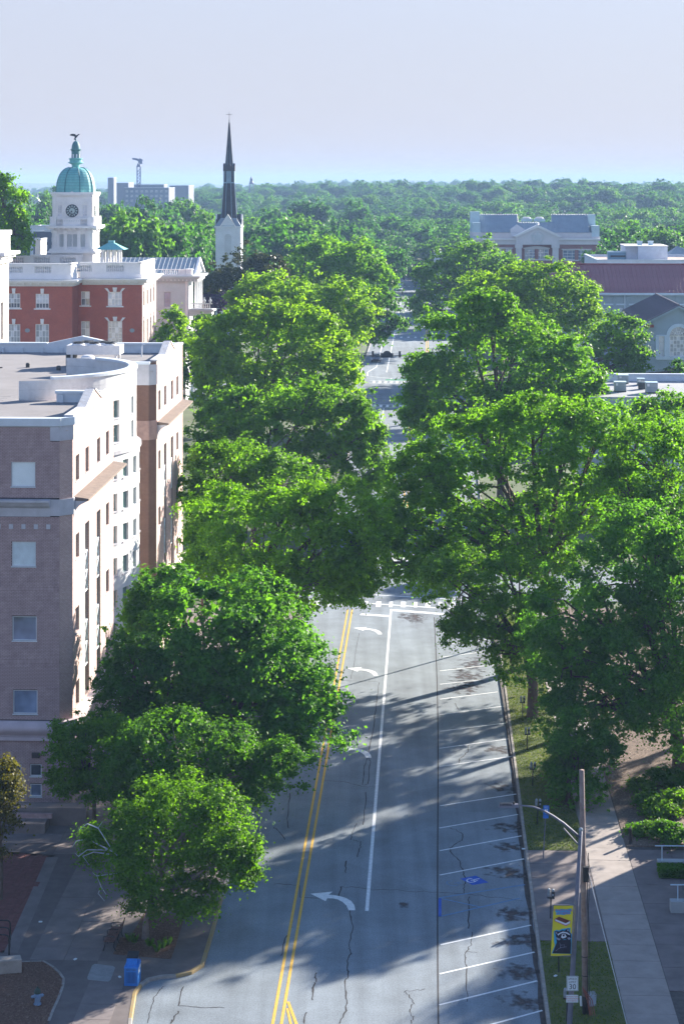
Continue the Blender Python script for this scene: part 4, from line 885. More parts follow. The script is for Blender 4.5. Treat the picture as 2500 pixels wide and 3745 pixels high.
# tower
TX = CH_.x(277, 31.5); TY = 31.5; HWt = 2.95; tw = empty('clock_tower', (CH_.X + TX * CA + TY * SN, CH_.Y - TX * SN + TY * CA, 0), -AA, 'white clock tower with green copper dome and eagle on top', 'tower')
TFy = CH_.depth(TX, TY - HWt); tz = lambda py: H - (py - YH) * TFy / FPX
zA = tz(925); zA1 = tz(909); zB_ = tz(838); zC_ = tz(824); zD = tz(716); zE = tz(702)
def sq(a, z0, z1): return (-a, a, -a, a, z0, z1)
MB().box(*sq(HWt + .25, 15, zA)).box(*sq(HWt + .75, zA, zA + .35)).box(*sq(HWt + .45, zA + .35, zA1)).obj('plinth', M_stone, tw)
faces = [lambda u, z, d, s=s: ((u, -HWt + d, z), (HWt - d, u, z), (-u, HWt - d, z), (-HWt + d, -u, z))[s] for s in range(4)]
for s, m in enumerate(faces):
    ops = [(-1.95, -1.25, zA1 + .3, zB_ - .75), (-.78, -.06, zA1 + .3, zB_ - .75), (.06, .78, zA1 + .3, zB_ - .75), (1.25, 1.95, zA1 + .3, zB_ - .75)]
    wall('belfry_wall', M_stone, m, -HWt, HWt, zA1, zB_, ops, tw, .35)
    for o in ops:
        mb = MB(); n = 6
        for k in range(n):
            z = o[2] + (o[3] - o[2]) * k / n; mb.hexa([m(o[0], z, .05), m(o[1], z, .05), m(o[1], z + .04, .05), m(o[0], z + .04, .05)], [m(o[0], z + .42, .34), m(o[1], z + .42, .34), m(o[1], z + .46, .34), m(o[0], z + .46, .34)])
        mb.obj('louvre', M_stone2, tw); MB().pbox(m, o[0], o[1], o[2], o[3], .35, .4).obj('louvre_back', M_hvd, tw)
        uc = (o[0] + o[1]) / 2; MB().extr([m(uc + (.45) * math.cos(t), o[3] - .05 + .42 * math.sin(t), -.04) for t in [k * math.pi / 8 for k in range(9)]] + [m(uc - .33 * math.cos(t), o[3] - .05 + .3 * math.sin(t), -.04) for t in [k * math.pi / 8 for k in range(9)]], Vector(m(0, 0, .06)) - Vector(m(0, 0, 0))).obj('arch_trim', M_stone, tw)
    for u in (-2.6, -1.02, 1.02, 2.6):
        MB().pbox(m, u - .26, u + .26, zA1, zB_ - .3, -.16, 0).pbox(m, u - .34, u + .34, zA1, zA1 + .25, -.22, 0).pbox(m, u - .36, u + .36, zB_ - .5, zB_ - .15, -.26, 0).obj('pilaster', M_stone, tw)
    # clock stage
    wo = [(-2.25, -1.55, zC_ + 1.35, zD - 1.35), (1.55, 2.25, zC_ + 1.35, zD - 1.35)]
    wall('clock_wall', M_stone, m, -HWt + .05, HWt - .05, zC_, zD, wo, tw, .25)
    for o in wo:
        window(tw, m, o, M_stone, M_gl_lit, nx=2, ny=4, d=.12, fw=.06, mw=.03)
        uc = (o[0] + o[1]) / 2; MB().extr([m(uc + .36 * math.cos(t), o[3] + .36 * math.sin(t), .1) for t in [k * math.pi / 8 for k in range(9)]], Vector(m(0, 0, -.05)) - Vector(m(0, 0, 0))).obj('fanlight', M_gl_lit, tw)
        MB().extr([m(uc + .62 * math.cos(t), o[3] + .62 * math.sin(t), -.1) for t in [k * math.pi / 8 for k in range(9)]] + [m(uc - .42 * math.cos(t), o[3] + .42 * math.sin(t), -.1) for t in [k * math.pi / 8 for k in range(9)]], Vector(m(0, 0, .12)) - Vector(m(0, 0, 0))).obj('arch_trim', M_stone, tw)
    for u in (-2.72, 2.72): MB().pbox(m, u - .2, u + .2, zC_, zD, -.1, 0).obj('pilaster', M_stone, tw)
    # balustrade before the windows
    for a, b in ((-2.3, -1.35), (1.35, 2.3)):
        MB().pbox(m, a, b, zC_ + .95, zC_ + 1.12, -.35, -.1).obj('rail', M_stone, tw)
        for k in range(5):
            o_ = bpy.data.objects.new('baluster', bal_me); COL.objects.link(o_); o_.parent = tw; o_.location = m(a + (b - a) * (k + .5) / 5, zC_ + .02, -.22); o_.scale = (.7, .7, 1.08)
    MB().pbox(m, -1.35, 1.35, zC_, zC_ + 1.15, -.36, -.08).obj('panel', M_stone, tw)
    for u in (-2.75, 2.75): MB().pbox(m, u - .42, u + .42, zC_, zC_ + 1.35, -.42, -.05).obj('pedestal', M_stone, tw)
    for k in range(7): MB().pbox(m, -1.14 + k * .35, -.98 + k * .35, zC_ + .62, zC_ + .82, -.37, -.355).obj('rosette', M_stone2, tw)
    # entablature and pediment
    MB().pbox(m, -HWt - .15, HWt + .15, zD, zD + .25, -.18, .1).pbox(m, -HWt - .3, HWt + .3, zD + .25, zE, -.32, .1).obj('entablature', M_stone, tw)
    MB().extr([m(-1.6, zD + .1, -.36), m(1.6, zD + .1, -.36), m(0, zE + .12, -.36)], Vector(m(0, 0, .1)) - Vector(m(0, 0, 0))).obj('pediment', M_stone, tw)
    # clock
    cq = Vector(m(0, tz(770), -.06)); nrm = (Vector(m(0, 0, -1)) - Vector(m(0, 0, 0))); uu = Vector(m(1, 0, 0)) - Vector(m(0, 0, 0)); up = Vector((0, 0, 1))
    ring = lambda r, off, n=32: [cq + nrm * off + uu * (r * math.cos(2 * math.pi * k / n)) + up * (r * math.sin(2 * math.pi * k / n)) for k in range(n)]
    ck = MB().extr(ring(.97, .0), nrm * .04).obj('clock_face', MATS.get('clock_dark') or mat('clock_dark', (.035, .04, .06), .5, .1), tw)
    MB().extr(ring(.44, .045), nrm * .01).obj('dial_centre', mat('clock_pale', (.42, .52, .52), .6, .1), ck)
    mb = MB()
    for k in range(12):
        t = 2 * math.pi * k / 12; d1 = uu * math.sin(t) + up * math.cos(t); d2 = uu * math.cos(t) - up * math.sin(t)
        mb.extr([cq + nrm * .045 + d1 * .54 + d2 * -.07, cq + nrm * .045 + d1 * .54 + d2 * .07, cq + nrm * .045 + d1 * .82 + d2 * .11, cq + nrm * .045 + d1 * .82 + d2 * -.11], nrm * .01)
    mb.obj('hour_marks', MATS['clock_pale'], ck)
    mb = MB()
    for t, L, w in ((math.radians(180 + 3), .85, .05), (math.radians(228), .52, .08)):
        d1 = uu * math.sin(t) + up * math.cos(t); d2 = uu * math.cos(t) - up * math.sin(t); mb.extr([cq + nrm * .07 - d2 * w, cq + nrm * .07 + d2 * w, cq + nrm * .07 + d1 * L + d2 * w * .5, cq + nrm * .07 + d1 * L - d2 * w * .5], nrm * .015)
    mb.obj('clock_hands', MATS['clock_dark'], ck)
MB().box(*sq(HWt + .2, zB_, zB_ + .2)).box(*sq(HWt + .9, zB_ + .2, zC_)).obj('cornice', M_stone, tw)
mb = MB()
for s, m in enumerate(faces):
    for k in range(8): mb.pbox(m, -2.9 + k * .8, -2.6 + k * .8, zB_ + .0, zB_ + .2, -.75, -.2)
mb.obj('modillion_row', M_stone, tw)
# dome, eight panels with ribs
rD = 3.02; zT = tz(611); hD = zT - zE; prof = []
for k in range(13):
    t = k / 12; r = rD * math.cos(t * math.pi / 2 * .87) ** .82; prof.append((max(.6, r), zE + hD * math.sin(t * math.pi / 2) ** 1.0 * (1.0)))
MB().lathe(prof, 24, rot=math.pi / 8).obj('dome', M_verd, tw, smooth=False)
for k in range(8):
    t = math.pi / 8 + k * math.pi / 4; MB().tube([((r + .02) * math.cos(t), (r + .02) * math.sin(t), z) for r, z in prof], .075, 5).obj('dome_rib', M_verdd, tw)
mb = MB()
for (r, z) in prof[1:9]:
    mb.tube([((r + .005) * math.cos(t), (r + .005) * math.sin(t), z) for t in [math.pi / 8 + k * 2 * math.pi / 24 for k in range(25)]], .028, 3)
mb.obj('dome_scale_rows', M_verdd, tw)
pxm = TFy / FPX; L_ = lambda w: w / 4.7 * pxm / 2
zl = lambda y: tz(450 + y / 4.7)
MB().lathe([(L_(140), zl(755)), (L_(140), zl(705)), (L_(270), zl(678)), (L_(270), zl(668)), (L_(215), zl(660)), (L_(215), zl(622)), (L_(245), zl(605)), (L_(245), zl(597)), (L_(150), zl(592))], 16).obj('lantern_base', M_verd, tw)
MB().lathe([(L_(148), zl(592)), (L_(148), zl(470)), (L_(175), zl(458)), (L_(195), zl(445)), (L_(195), zl(440)), (L_(140), zl(436))], 16).obj('lantern', M_verdd, tw)
for k in range(8):
    t = k * math.pi / 4 + .39; c, s_ = math.cos(t), math.sin(t); r = L_(148) + .005; MB().hexa([(r * c - s_ * .1 - c * .05, r * s_ + c * .1 - s_ * .05, zl(590)), (r * c + s_ * .1 - c * .05, r * s_ - c * .1 - s_ * .05, zl(590)), (r * c + s_ * .1 + c * .03, r * s_ - c * .1 + s_ * .03, zl(590)), (r * c - s_ * .1 + c * .03, r * s_ + c * .1 + s_ * .03, zl(590))],
         [(r * c - s_ * .1 - c * .05, r * s_ + c * .1 - s_ * .05, zl(525)), (r * c + s_ * .1 - c * .05, r * s_ - c * .1 - s_ * .05, zl(525)), (r * c + s_ * .1 + c * .03, r * s_ - c * .1 + s_ * .03, zl(525)), (r * c - s_ * .1 + c * .03, r * s_ + c * .1 + s_ * .03, zl(525))]).obj('lantern_opening', M_gl_lit, tw)
r0 = L_(145); hz = zl(292) - zl(438); MB().lathe([(r0 * math.cos(k / 10 * math.pi / 2) + .02, zl(438) + hz * math.sin(k / 10 * math.pi / 2)) for k in range(11)], 16).ball((0, 0, zl(272)), L_(26) + .03, 10, 6).obj('lantern_dome', M_verdd, tw)
# eagle: body, two raised wings, head, tail as one mesh
ez = lambda y: zl(y); ex = lambda x: (x - 400) / 4.7 * pxm; mb = MB()
mb.tube([(ex(372), 0, ez(278)), (ex(385), 0, ez(250)), (ex(400), 0, ez(225)), (ex(420), 0, ez(208)), (ex(440), 0, ez(190)), (ex(455), 0, ez(180)), (ex(472), 0, ez(184))], [.04, .1, .17, .13, .09, .08, .01], 8)
for s in (-1, 1):
    mb.extr([(ex(415), s * .06, ez(228)), (ex(388), s * .1, ez(215)), (ex(308), s * .75, ez(200)), (ex(330), s * .8, ez(182)), (ex(360), s * .7, ez(174)), (ex(388), s * .55, ez(176)), (ex(392), s * .3, ez(196)), (ex(425), s * .15, ez(200))], (0, s * .06, .02))
mb.tube([(ex(395), .05, ez(250)), (ex(398), .06, ez(272))], .035, 5).tube([(ex(395), -.05, ez(250)), (ex(398), -.06, ez(272))], .035, 5)
mb.obj('eagle_statue', mat('dark_bronze', (.04, .05, .08), .5, .2), tw)
# ================================================================== pale building at the left edge
LB = Frame(-14, 205.0); lb = empty('stone_building', (LB.X, LB.Y, 0), -AA, 'cream stone building with heavy cornice cut by the left edge', 'building')
M_cream = mat('cream_stone', (.62, .58, .53), .85, .08, 1.0, detail=6); lz = lambda py: LB.z(py)
o1 = [(2.0, 3.2, lz(1260) - 2, lz(1100))]
wall('side_wall', M_cream, mR(0), 0, 6.2, -.1, lz(965), [(2.2, 3.4, lz(1250), lz(1110))], lb, .3); window(lb, mR(0), (2.2, 3.4, lz(1250), lz(1110)), M_stone, M_gl_d, nx=2, ny=4, d=.2)
MB().extr([(.05, 2.0 + .8 + .85 * math.cos(t), lz(1110) + .85 * math.sin(t)) for t in [k * math.pi / 8 for k in range(9)]], (-.1, 0, 0)).obj('arch', M_stone, lb)
MB().poly([(-9, 0, -.1), (0, 0, -.1), (0, 0, lz(965)), (-9, 0, lz(965))]).obj('front_wall', M_cream, lb, fix=False); MB().poly([(-9, 6.2, -.1), (0, 6.2, -.1), (0, 6.2, lz(965)), (-9, 6.2, lz(965))]).obj('rear_wall', M_cream, lb, fix=False)
zc_ = lz(935); MB().box(-9, .35, -.3, 6.4, lz(965), zc_ - .3).box(-9, .7, -.6, 6.6, zc_ - .3, zc_).box(-9, 1.1, -.9, 7.0, zc_, zc_ + .35).obj('cornice', M_stone, lb)
MB().box(-9, .2, -.1, 6.0, zc_ + .35, lz(850)).box(-9, .35, -.25, 6.2, lz(862), lz(845)).obj('parapet', M_stone, lb)
for k in range(9): 
    z = lz(1260) + k * .95; MB().box(-.5 if k % 2 else -.3, .04, -.04, .55 if k % 2 else .35, z, z + .8).obj('quoin', M_stone, lb)
# ================================================================== grey stone mansion
MN = Frame(679, 300.0); mn = empty('stone_mansion', (MN.X, MN.Y, 0), -AA, 'grey stone house with balustrade and slate gable beside city hall', 'house')
S6 = lambda a, b: (560 + a / 6.03, 900 + b / 6.03)
def mnx(a, y=0.0): return MN.x(560 + a / 6.03, y)
def mnz(b, y=0.0): return MN.z(900 + b / 6.03, 0, y)
wo = (mnx(240), mnx(388), mnz(1335), mnz(1012)); wall('front_wall', M_stone2, mF(0), mnx(-300), 0, -.1, mnz(770), [wo], mn, .15); window(mn, mF(0), wo, M_frame_t, M_gl_cb, nx=3, ny=4, d=.08, fw=.06, many=True, split=2)
MB().box(wo[0] - .25, wo[1] + .25, -.1, 0, wo[3] + .05, wo[3] + .3).box(wo[0] - .1, wo[1] + .1, -.08, 0, wo[3] + .3, wo[3] + .45).obj('window_hood', M_stone2, mn)
wall('side_wall', M_stone2, mR(0), 0, 9, -.1, mnz(770), [], mn)
for y in (.1, 3.0, 6.0, 8.8):
    cq = empty if False else None
    MB().lathe([(.42, mnz(1900)), (.42, mnz(1900) + .3), (.33, mnz(1900) + .4), (.28, mnz(830)), (.42, mnz(790)), (.42, mnz(770))], 12, (1.3 if y > 1 else .25, y, 0)).obj('column', M_stone, mn, smooth=True)
z0 = mnz(770); MB().box(mnx(-300), 1.9, -.5, 9.5, z0, mnz(710)).box(mnx(-300), 2.2, -.8, 9.8, mnz(710), mnz(680)).box(mnx(-300), 2.4, -1.0, 10, mnz(680), mnz(650)).obj('cornice', M_stone2, mn)
k = mnx(-300); mb = MB()
while k < 1.7: mb.box(k, k + .16, -.7, -.5, z0 + .05, z0 + .3); k += .62
mb.obj('modillion_row', M_stone, mn)
zb = mnz(650); MB().box(mnx(-300), 1.2, -.3, 0, zb, zb + .25).box(mnx(-300), 1.3, -.4, .1, mnz(520), mnz(505)).box(mnx(590), mnx(720), -.38, .05, zb, mnz(520)).box(mnx(725), mnx(850), -.45, 1.0, zb, mnz(500)).obj('parapet', M_stone, mn)
for k in range(12): o = bpy.data.objects.new('baluster', bal_me); COL.objects.link(o); o.parent = mn; o.location = (mnx(230) + k * .34 - (0), -.15, zb + .25); o.scale = (.8, .8, (mnz(520) - zb - .25) / .86)
yr = 7.0; zr = MN.z(941, 0, yr); xr = MN.x(727, yr); ze = MN.z(1003, 0, 1.5)
MB().extr([(xr, .6, ze), (xr, yr, zr), (xr, 2 * yr - .6, ze)], (-16, 0, 0)).obj('roof', M_metalr, mn); MB().extr([(xr + .3, .3, ze - .15), (xr + .3, yr, zr + .12), (xr + .3, 2 * yr - .3, ze - .15), (xr + .3, 2 * yr - .9, ze - .15), (xr + .3, yr, zr - .25), (xr + .3, .9, ze - .15)], (-.35, 0, 0)).obj('bargeboard', M_stone, mn)
mb = MB()
for k in range(22): x = xr - .4 - k * .7; mb.tube([(x, .62, ze + .03), (x, yr, zr + .03)], .03, 4)
mb.obj('roof_seams', M_metalr, mn)
# side porch
q0, q1 = mnx(800), mnx(1290); MB().box(q0, q1 + .4, -.4, 3, mnz(1430), mnz(1395)).box(q0, q1, -.2, 2.8, mnz(1540), mnz(1430)).obj('porch_entablature', M_stone2, mn)
MB().box(q0, q1 + .1, -.25, -.05, mnz(1275), mnz(1255)).box(q0, q1 + .1, -.25, -.05, mnz(1395), mnz(1370)).obj('porch_rail', M_stone2, mn)
for k in range(9): o = bpy.data.objects.new('baluster', bal_me); COL.objects.link(o); o.parent = mn; o.location = (q0 + .8 + k * .3, -.15, mnz(1372)); o.scale = (.6, .6, .75)
for a in (1130, 1260): MB().lathe([(.22, -.1), (.2, mnz(1560)), (.28, mnz(1540))], 10, (mnx(a), 0, 0)).obj('porch_column', M_stone2, mn); MB().lathe([(.12, mnz(1255)), (.2, mnz(1215)), (.24, mnz(1190)), (.08, mnz(1160)), (.1, mnz(1140)), (.02, mnz(1120))], 8, (mnx(a), -.15, 0)).obj('urn', M_stone2, mn)
# ================================================================== church steeple
CS = Frame(838, 420.0); cs = empty('church_tower', (CS.X, CS.Y, 0), -AA, 'white church tower with tall dark pointed spire and cross', 'church tower')
M_slate = mat('slate_shingle', (.045, .045, .06), .7, .25, 1.5, detail=8); M_cw = mat('church_stucco', (.72, .75, .78), .85, .06, .6); M_trim = mat('spire_trim', (.20, .30, .38), .5, .1, 1)
mpp = 420 / FPX; C4 = lambda b: CS.z(400 + b / 4.27)
hw = 377 / 4.27 * mpp / 2; zE_ = C4(1815); zG = C4(1640)
fc = [lambda u, z, d, s=s: ((u, -hw + d, z), (hw - d, u, z), (-u, hw - d, z), (-hw + d, -u, z))[s] for s in range(4)]
for m in fc:
    wall('tower_wall', M_cw, m, -hw, hw, -.1, zE_, [(-.75, .75, C4(2260), C4(1990))], cs, .2)
    MB().pbox(m, -.75, .75, C4(2260), C4(1990), .12, .2).obj('louvre_panel', M_stone2, cs)
    MB().extr([m(.75 * math.cos(t), C4(1992) + .75 * math.sin(t) * 1.1, -.005) for t in [k * math.pi / 8 for k in range(9)]], Vector(m(0, 0, .05)) - Vector(m(0, 0, 0))).obj('louvre_head', M_stone2, cs)
    MB().extr([m(.9 * math.cos(t), C4(1992) + 1.0 * math.sin(t), -.06) for t in [k * math.pi / 8 for k in range(9)]] + [m(-.75 * math.cos(t), C4(1992) + .82 * math.sin(t), -.06) for t in [k * math.pi / 8 for k in range(9)]], Vector(m(0, 0, .06)) - Vector(m(0, 0, 0))).obj('arch_trim', M_cw, cs)
    mb = MB()
    for k in range(14):
        for q in range(7): u = -.66 + q * .22; mb.pbox(m, u - .05, u + .05, C4(2250) + k * .29, C4(2250) + k * .29 + .13, .09, .12)
    mb.obj('lattice', M_cw, cs)
    for u in (-hw + .35, hw - .35, -1.25, 1.25): MB().pbox(m, u - .22, u + .22, -.1, zE_ - .1, -.1, 0).obj('buttress', M_cw, cs)
    for k, (u, zz) in enumerate(((-1.0, 1890), (-.55, 1840), (0, 1730), (.55, 1840), (1.0, 1890))): MB().pbox(m, u - .09, u + .09, C4(zz + 60), C4(zz), -.1, 0).obj('corbel', M_cw, cs)
    MB().extr([m(-1.75, zE_ - .1, -.12), m(1.75, zE_ - .1, -.12), m(0, zG, -.12)], Vector(m(0, 0, hw + .1)) - Vector(m(0, 0, 0))).obj('gable', M_cw, cs)
    MB().extr([m(-1.95, zE_ - .3, -.28), m(-1.75, zE_ - .4, -.28), m(0, zG - .15, -.28), m(1.75, zE_ - .4, -.28), m(1.95, zE_ - .3, -.28), m(0, zG + .18, -.28)], Vector(m(0, 0, .3)) - Vector(m(0, 0, 0))).obj('gable_trim', M_stone, cs)
    MB().add([m(-2.0, zE_ - .28, -.2), m(0, zG + .12, -.2), m(0, zG + .12, hw), m(-2.0, zE_ - .28, hw * .4), m(2.0, zE_ - .28, -.2), m(2.0, zE_ - .28, hw * .4)], [(0, 1, 2, 3), (1, 4, 5, 2)]).obj('gable_roof', M_slate, cs, fix=False)
MB().box(-hw - .25, hw + .25, -hw - .25, hw + .25, zE_ - .25, zE_).obj('eave', M_cw, cs)
MB().hexa([(-hw - .2, -hw - .2, zE_), (hw + .2, -hw - .2, zE_), (hw + .2, hw + .2, zE_), (-hw - .2, hw + .2, zE_)], [(-1.7, -1.7, C4(1690)), (1.7, -1.7, C4(1690)), (1.7, 1.7, C4(1690)), (-1.7, 1.7, C4(1690))]).obj('hip_roof', M_metalr, cs)
r_ = lambda w: w / 4.27 * mpp / 2 / math.cos(math.pi / 8)
zs0, zs1, zs2, zs3, zs4 = C4(1710), C4(1150), C4(1130), C4(960), C4(880)
MB().lathe([(r_(245), zs0 - 1), (r_(240), zs0), (r_(165), zs1)], 8, rot=math.pi / 8).obj('lower_spire', M_slate, cs)
MB().lathe([(r_(172), zs1), (r_(172), zs2)], 8, rot=math.pi / 8).obj('spire_band', M_trim, cs)
MB().lathe([(r_(158), zs2), (r_(150), zs3)], 8, rot=math.pi / 8).obj('dormer_stage', M_slate, cs)
for m_ in range(4):
    t = m_ * math.pi / 2; R3 = Matrix.Rotation(t, 3, 'Z'); q = r_(158) * math.cos(math.pi / 8); g = lambda x, y, z: tuple(R3 @ Vector((x, y, z)))
    MB().extr([g(-.55, -q - .12, zs2), g(.55, -q - .12, zs2), g(.55, -q - .12, zs3 + .1), g(0, -q - .12, zs4 + .3), g(-.55, -q - .12, zs3 + .1)], R3 @ Vector((0, .5, 0))).obj('dormer', M_trim, cs)
    MB().extr([g(-.6, -q - .18, zs3), g(.6, -q - .18, zs3), g(.6, -q - .18, zs4 - .15), g(0, -q - .18, zs4 + .6), g(-.6, -q - .18, zs4 - .15)], R3 @ Vector((0, .8, 0))).obj('dormer_gable', M_slate, cs)
MB().lathe([(r_(150), zs3), (r_(168), zs3 + .3), (r_(168), zs4), (r_(122), zs4 + .1)], 8, rot=math.pi / 8).obj('spire_collar', M_slate, cs)
zap = C4(178); MB().lathe([(r_(124), zs4), (r_(26), C4(230)), (.05, zap)], 8, rot=math.pi / 8).obj('upper_spire', M_slate, cs)
for k in range(8):
    t = math.pi / 8 + k * math.pi / 4; c, s = math.cos(t), math.sin(t); MB().tube([(c * (r_(240) + .02), s * (r_(240) + .02), zs0), (c * (r_(165) + .02), s * (r_(165) + .02), zs1)], .075, 5).tube([(c * (r_(118) + .02), s * (r_(118) + .02), zs4 + .1), (c * .05, s * .05, zap)], [.06, .02], 5).obj('hip_trim', M_trim, cs)
MB().tube([(0, 0, zap - .2), (0, 0, C4(30))], .045, 6).tube([(-(108 / 4.27 * mpp / 2), 0, C4(73)), (108 / 4.27 * mpp / 2, 0, C4(73))], .045, 6).ball((0, 0, zap + .1), .12, 8, 5).obj('cross', mat('iron', (.03, .035, .05), .5, .1), cs)
# ================================================================== classical building with the star
SB = Frame(1964, 520.0); sb = empty('civic_building', (SB.X, SB.Y, 0), -AA, 'brick civic building with grey metal roof and star in its pediment', 'building')
M_pale = mat('pale_precast', (.66, .64, .66), .8, .06, .6); M_redf = brick_mat('dull_red_brick', (.32, .12, .11), (.27, .095, .095), (.2, .12, .12))
S4 = lambda a, b: (1700 + a / 3.015, 750 + b / 3.015)
def sx(a, y=0.0): return SB.x(1700 + a / 3.015, y)
def sz(b, y=0.0, a=795): return SB.z(750 + b / 3.015, sx(a, y), y)
zcor = sz(365); zbr = sz(432); xl, xr_ = sx(112), sx(1475)
ops = [(sx(655), sx(920), sz(595), sz(482)), (sx(1075), sx(1380), sz(600), sz(492)), (sx(330), sx(515), sz(595), sz(478))]
wall('brick_wall', M_redf, mF(0), xl, xr_, -.1, zbr, ops, sb, .25)
for o in ops: window(sb, mF(0), o, M_stone, M_gl_m, nx=6, ny=3, d=.15, fw=.15, mw=.1, many=True)
for o in ops: MB().box((o[0] + o[1]) / 2 - .5, (o[0] + o[1]) / 2 + .5, -.02, .2, o[2], o[3]).obj('mullion', M_redf, sb); MB().box(o[0] - .3, o[1] + .3, -.15, .05, o[3] + .02, o[3] + .3).box(o[0] - .3, o[1] + .3, -.12, .05, o[2] - .3, o[2] - .02).obj('window_trim', M_pale, sb)
MB().extr([(ops[0][0] - .3 + (ops[0][1] - ops[0][0] + .6) * k / 10, -.16, ops[0][3] + .3 + .45 * math.sin(math.pi * k / 10)) for k in range(11)] + [(ops[0][1] + .3, -.16, ops[0][3] + .05), (ops[0][0] - .3, -.16, ops[0][3] + .05)], (0, .14, 0)).obj('arched_head', M_pale, sb)
MB().box(xl, xr_, -.25, .3, zbr, zcor - .4).obj('frieze', M_pale, sb); MB().box(xl - .3, xr_ + .3, -.7, .3, zcor - .4, zcor).obj('cornice', M_stone, sb)
MB().poly([(xr_, 0, -.1), (xr_, 14, -.1), (xr_, 14, zcor), (xr_, 0, zcor)]).poly([(xl, 0, -.1), (xl, 14, -.1), (xl, 14, zcor), (xl, 0, zcor)]).obj('side_wall', M_redf, sb, fix=False)
zev = sz(300, 1.5); MB().box(xl + 1, xr_ - 1, 1.5, 14, zcor - .2, zev).obj('attic_wall', M_pale, sb)
yr = 9.0; zrA = sz(97, yr); zrM = sz(183, yr); xm0, xm1 = sx(575, yr), sx(950, yr); x0, x1 = sx(160, 1.5), sx(1370, 1.5)
def ribs(x0, x1, ya, za, yb, zb, n): 
    mb = MB()
    for k in range(n + 1): x = x0 + (x1 - x0) * k / n; mb.tube([(x, ya, za + .04), (x, yb, zb + .04)], .05, 4)
    return mb
MB().add([(x0, 1.2, zev), (xm0, 1.2, zev), (xm0, yr, zrA), (x0, yr, zrA), (xm0, 14, zev), (x0, 14, zev)], [(0, 1, 2, 3), (3, 2, 4, 5), (1, 4, 2), (0, 3, 5)]).obj('roof', M_metalr, sb, fix=False); ribs(x0, xm0, 1.2, zev, yr, zrA, 22).obj('roof_seams', M_metalr, sb)
MB().add([(xm1, 1.2, zev), (x1, 1.2, zev), (x1, yr, zrA), (xm1, yr, zrA), (x1, 14, zev), (xm1, 14, zev)], [(0, 1, 2, 3), (3, 2, 4, 5), (1, 4, 2), (0, 3, 5)]).obj('roof', M_metalr, sb, fix=False); ribs(xm1, x1, 1.2, zev, yr, zrA, 22).obj('roof_seams', M_metalr, sb)
ymid = 1.2 + (yr - 1.2) * (zrM - zev) / (zrA - zev)
MB().add([(xm0, 1.2, zev), (xm1, 1.2, zev), (xm1, ymid, zrM), (xm0, ymid, zrM), (xm1, 12, zrM - .2), (xm0, 12, zrM - .2)], [(0, 1, 2, 3), (3, 2, 4, 5)]).obj('roof', M_metalr, sb, fix=False); ribs(xm0, xm1, 1.2, zev, ymid, zrM, 20).obj('roof_seams', M_metalr, sb)
M_lm = mat('light_metal_panel', (.46, .60, .66), .45, .08, .6)
for (a0, a1, b0, b1, s) in ((55, 160, 70, 290, 0), (85, 168, 190, 297, 1), (1355, 1435, 100, 320, 0), (1395, 1480, 225, 345, 1)):
    y_ = 6.0 if s == 0 else 1.0; MB().box(sx(a0, y_), sx(a1, y_), y_, y_ + (2.5 if s == 0 else 5.0), zcor - .1, sz(b0, y_)).obj('end_parapet', M_lm, sb)
    MB().box(sx(a0, y_) - .2, sx(a1, y_) + .2, y_ - .25, y_, sz(b1, y_) - 1.1, sz(b1, y_)).obj('parapet_base', M_pale, sb)
# portico
pa, pb = sx(558), sx(1030); MB().box(pa, pb, -1.6, .2, zbr, sz(335)).obj('portico_frieze', M_pale, sb)
MB().extr([(sx(545) , -1.6, sz(335)), (sx(1045), -1.6, sz(335)), (sx(795), -1.6, sz(225))], (0, 3.2, 0)).obj('pediment', M_pale, sb)
MB().extr([(sx(530), -1.95, sz(338)), (sx(795), -1.95, sz(213)), (sx(1060), -1.95, sz(338)), (sx(1035), -1.95, sz(352)), (sx(795), -1.95, sz(243)), (sx(555), -1.95, sz(352))], (0, 3.6, 0)).obj('raking_cornice', M_stone, sb)
MB().ball((sx(795), -1.2, sz(205)), .45, 8, 5).obj('finial', M_stone, sb)
for a, b in ((558, 620), (960, 1025)): MB().box(sx(a), sx(b), -1.5, -.3, -.1, zbr).box(sx(a) - .25, sx(b) + .25, -1.7, -.2, zbr - .9, zbr - .02).obj('column', M_pale, sb)
sc_ = (sx(795), sz(350)); R1, R2 = 2.0, .85
star = [(sc_[0] + (R1 if k % 2 == 0 else R2) * math.sin(k * math.pi / 5), -1.72, sc_[1] + (R1 if k % 2 == 0 else R2) * math.cos(k * math.pi / 5)) for k in range(10)]
MB().extr(star, (0, .2, 0)).obj('star', M_stone2, sb); MB().tube([(sc_[0] + 1.5 * math.cos(t), -1.66, sc_[1] + 1.5 * math.sin(t)) for t in [k * math.pi / 12 for k in range(25)]], .12, 5).obj('star_ring', M_stone2, sb)
MB().extr([(sx(490, 2), 1.2, sz(268, 2)), (sx(660, 2), 1.2, sz(268, 2)), (sx(572, 2), 1.2, sz(212, 2))], (0, 5, 0)).box(sx(497, 2), sx(650, 2), 1.25, 5, zcor, sz(268, 2)).obj('dormer', M_pale, sb)
tf = empty('roof_chiller', (SB.X + sx(752, 9) * CA + 10 * SN, SB.Y - sx(752, 9) * SN + 10 * CA, zrM - .25), -AA, 'twin rooftop fan units between the two roofs of the civic building', 'air conditioner')
for k in (-1, 1): MB().box(k * 1.75 - 1.5, k * 1.75 + 1.5, 0, 2, .3, 1.1).obj('casing', M_lm, tf); MB().lathe([(1.1, 1.1), (1.1, 1.5), (.7, 1.6)], 14, (k * 1.75, 1, 0)).obj('fan', M_hv, tf); MB().box(k * 1.75 - .2, k * 1.75 + .2, .1, 1.9, 0, .3).obj('foot', M_lm, tf)
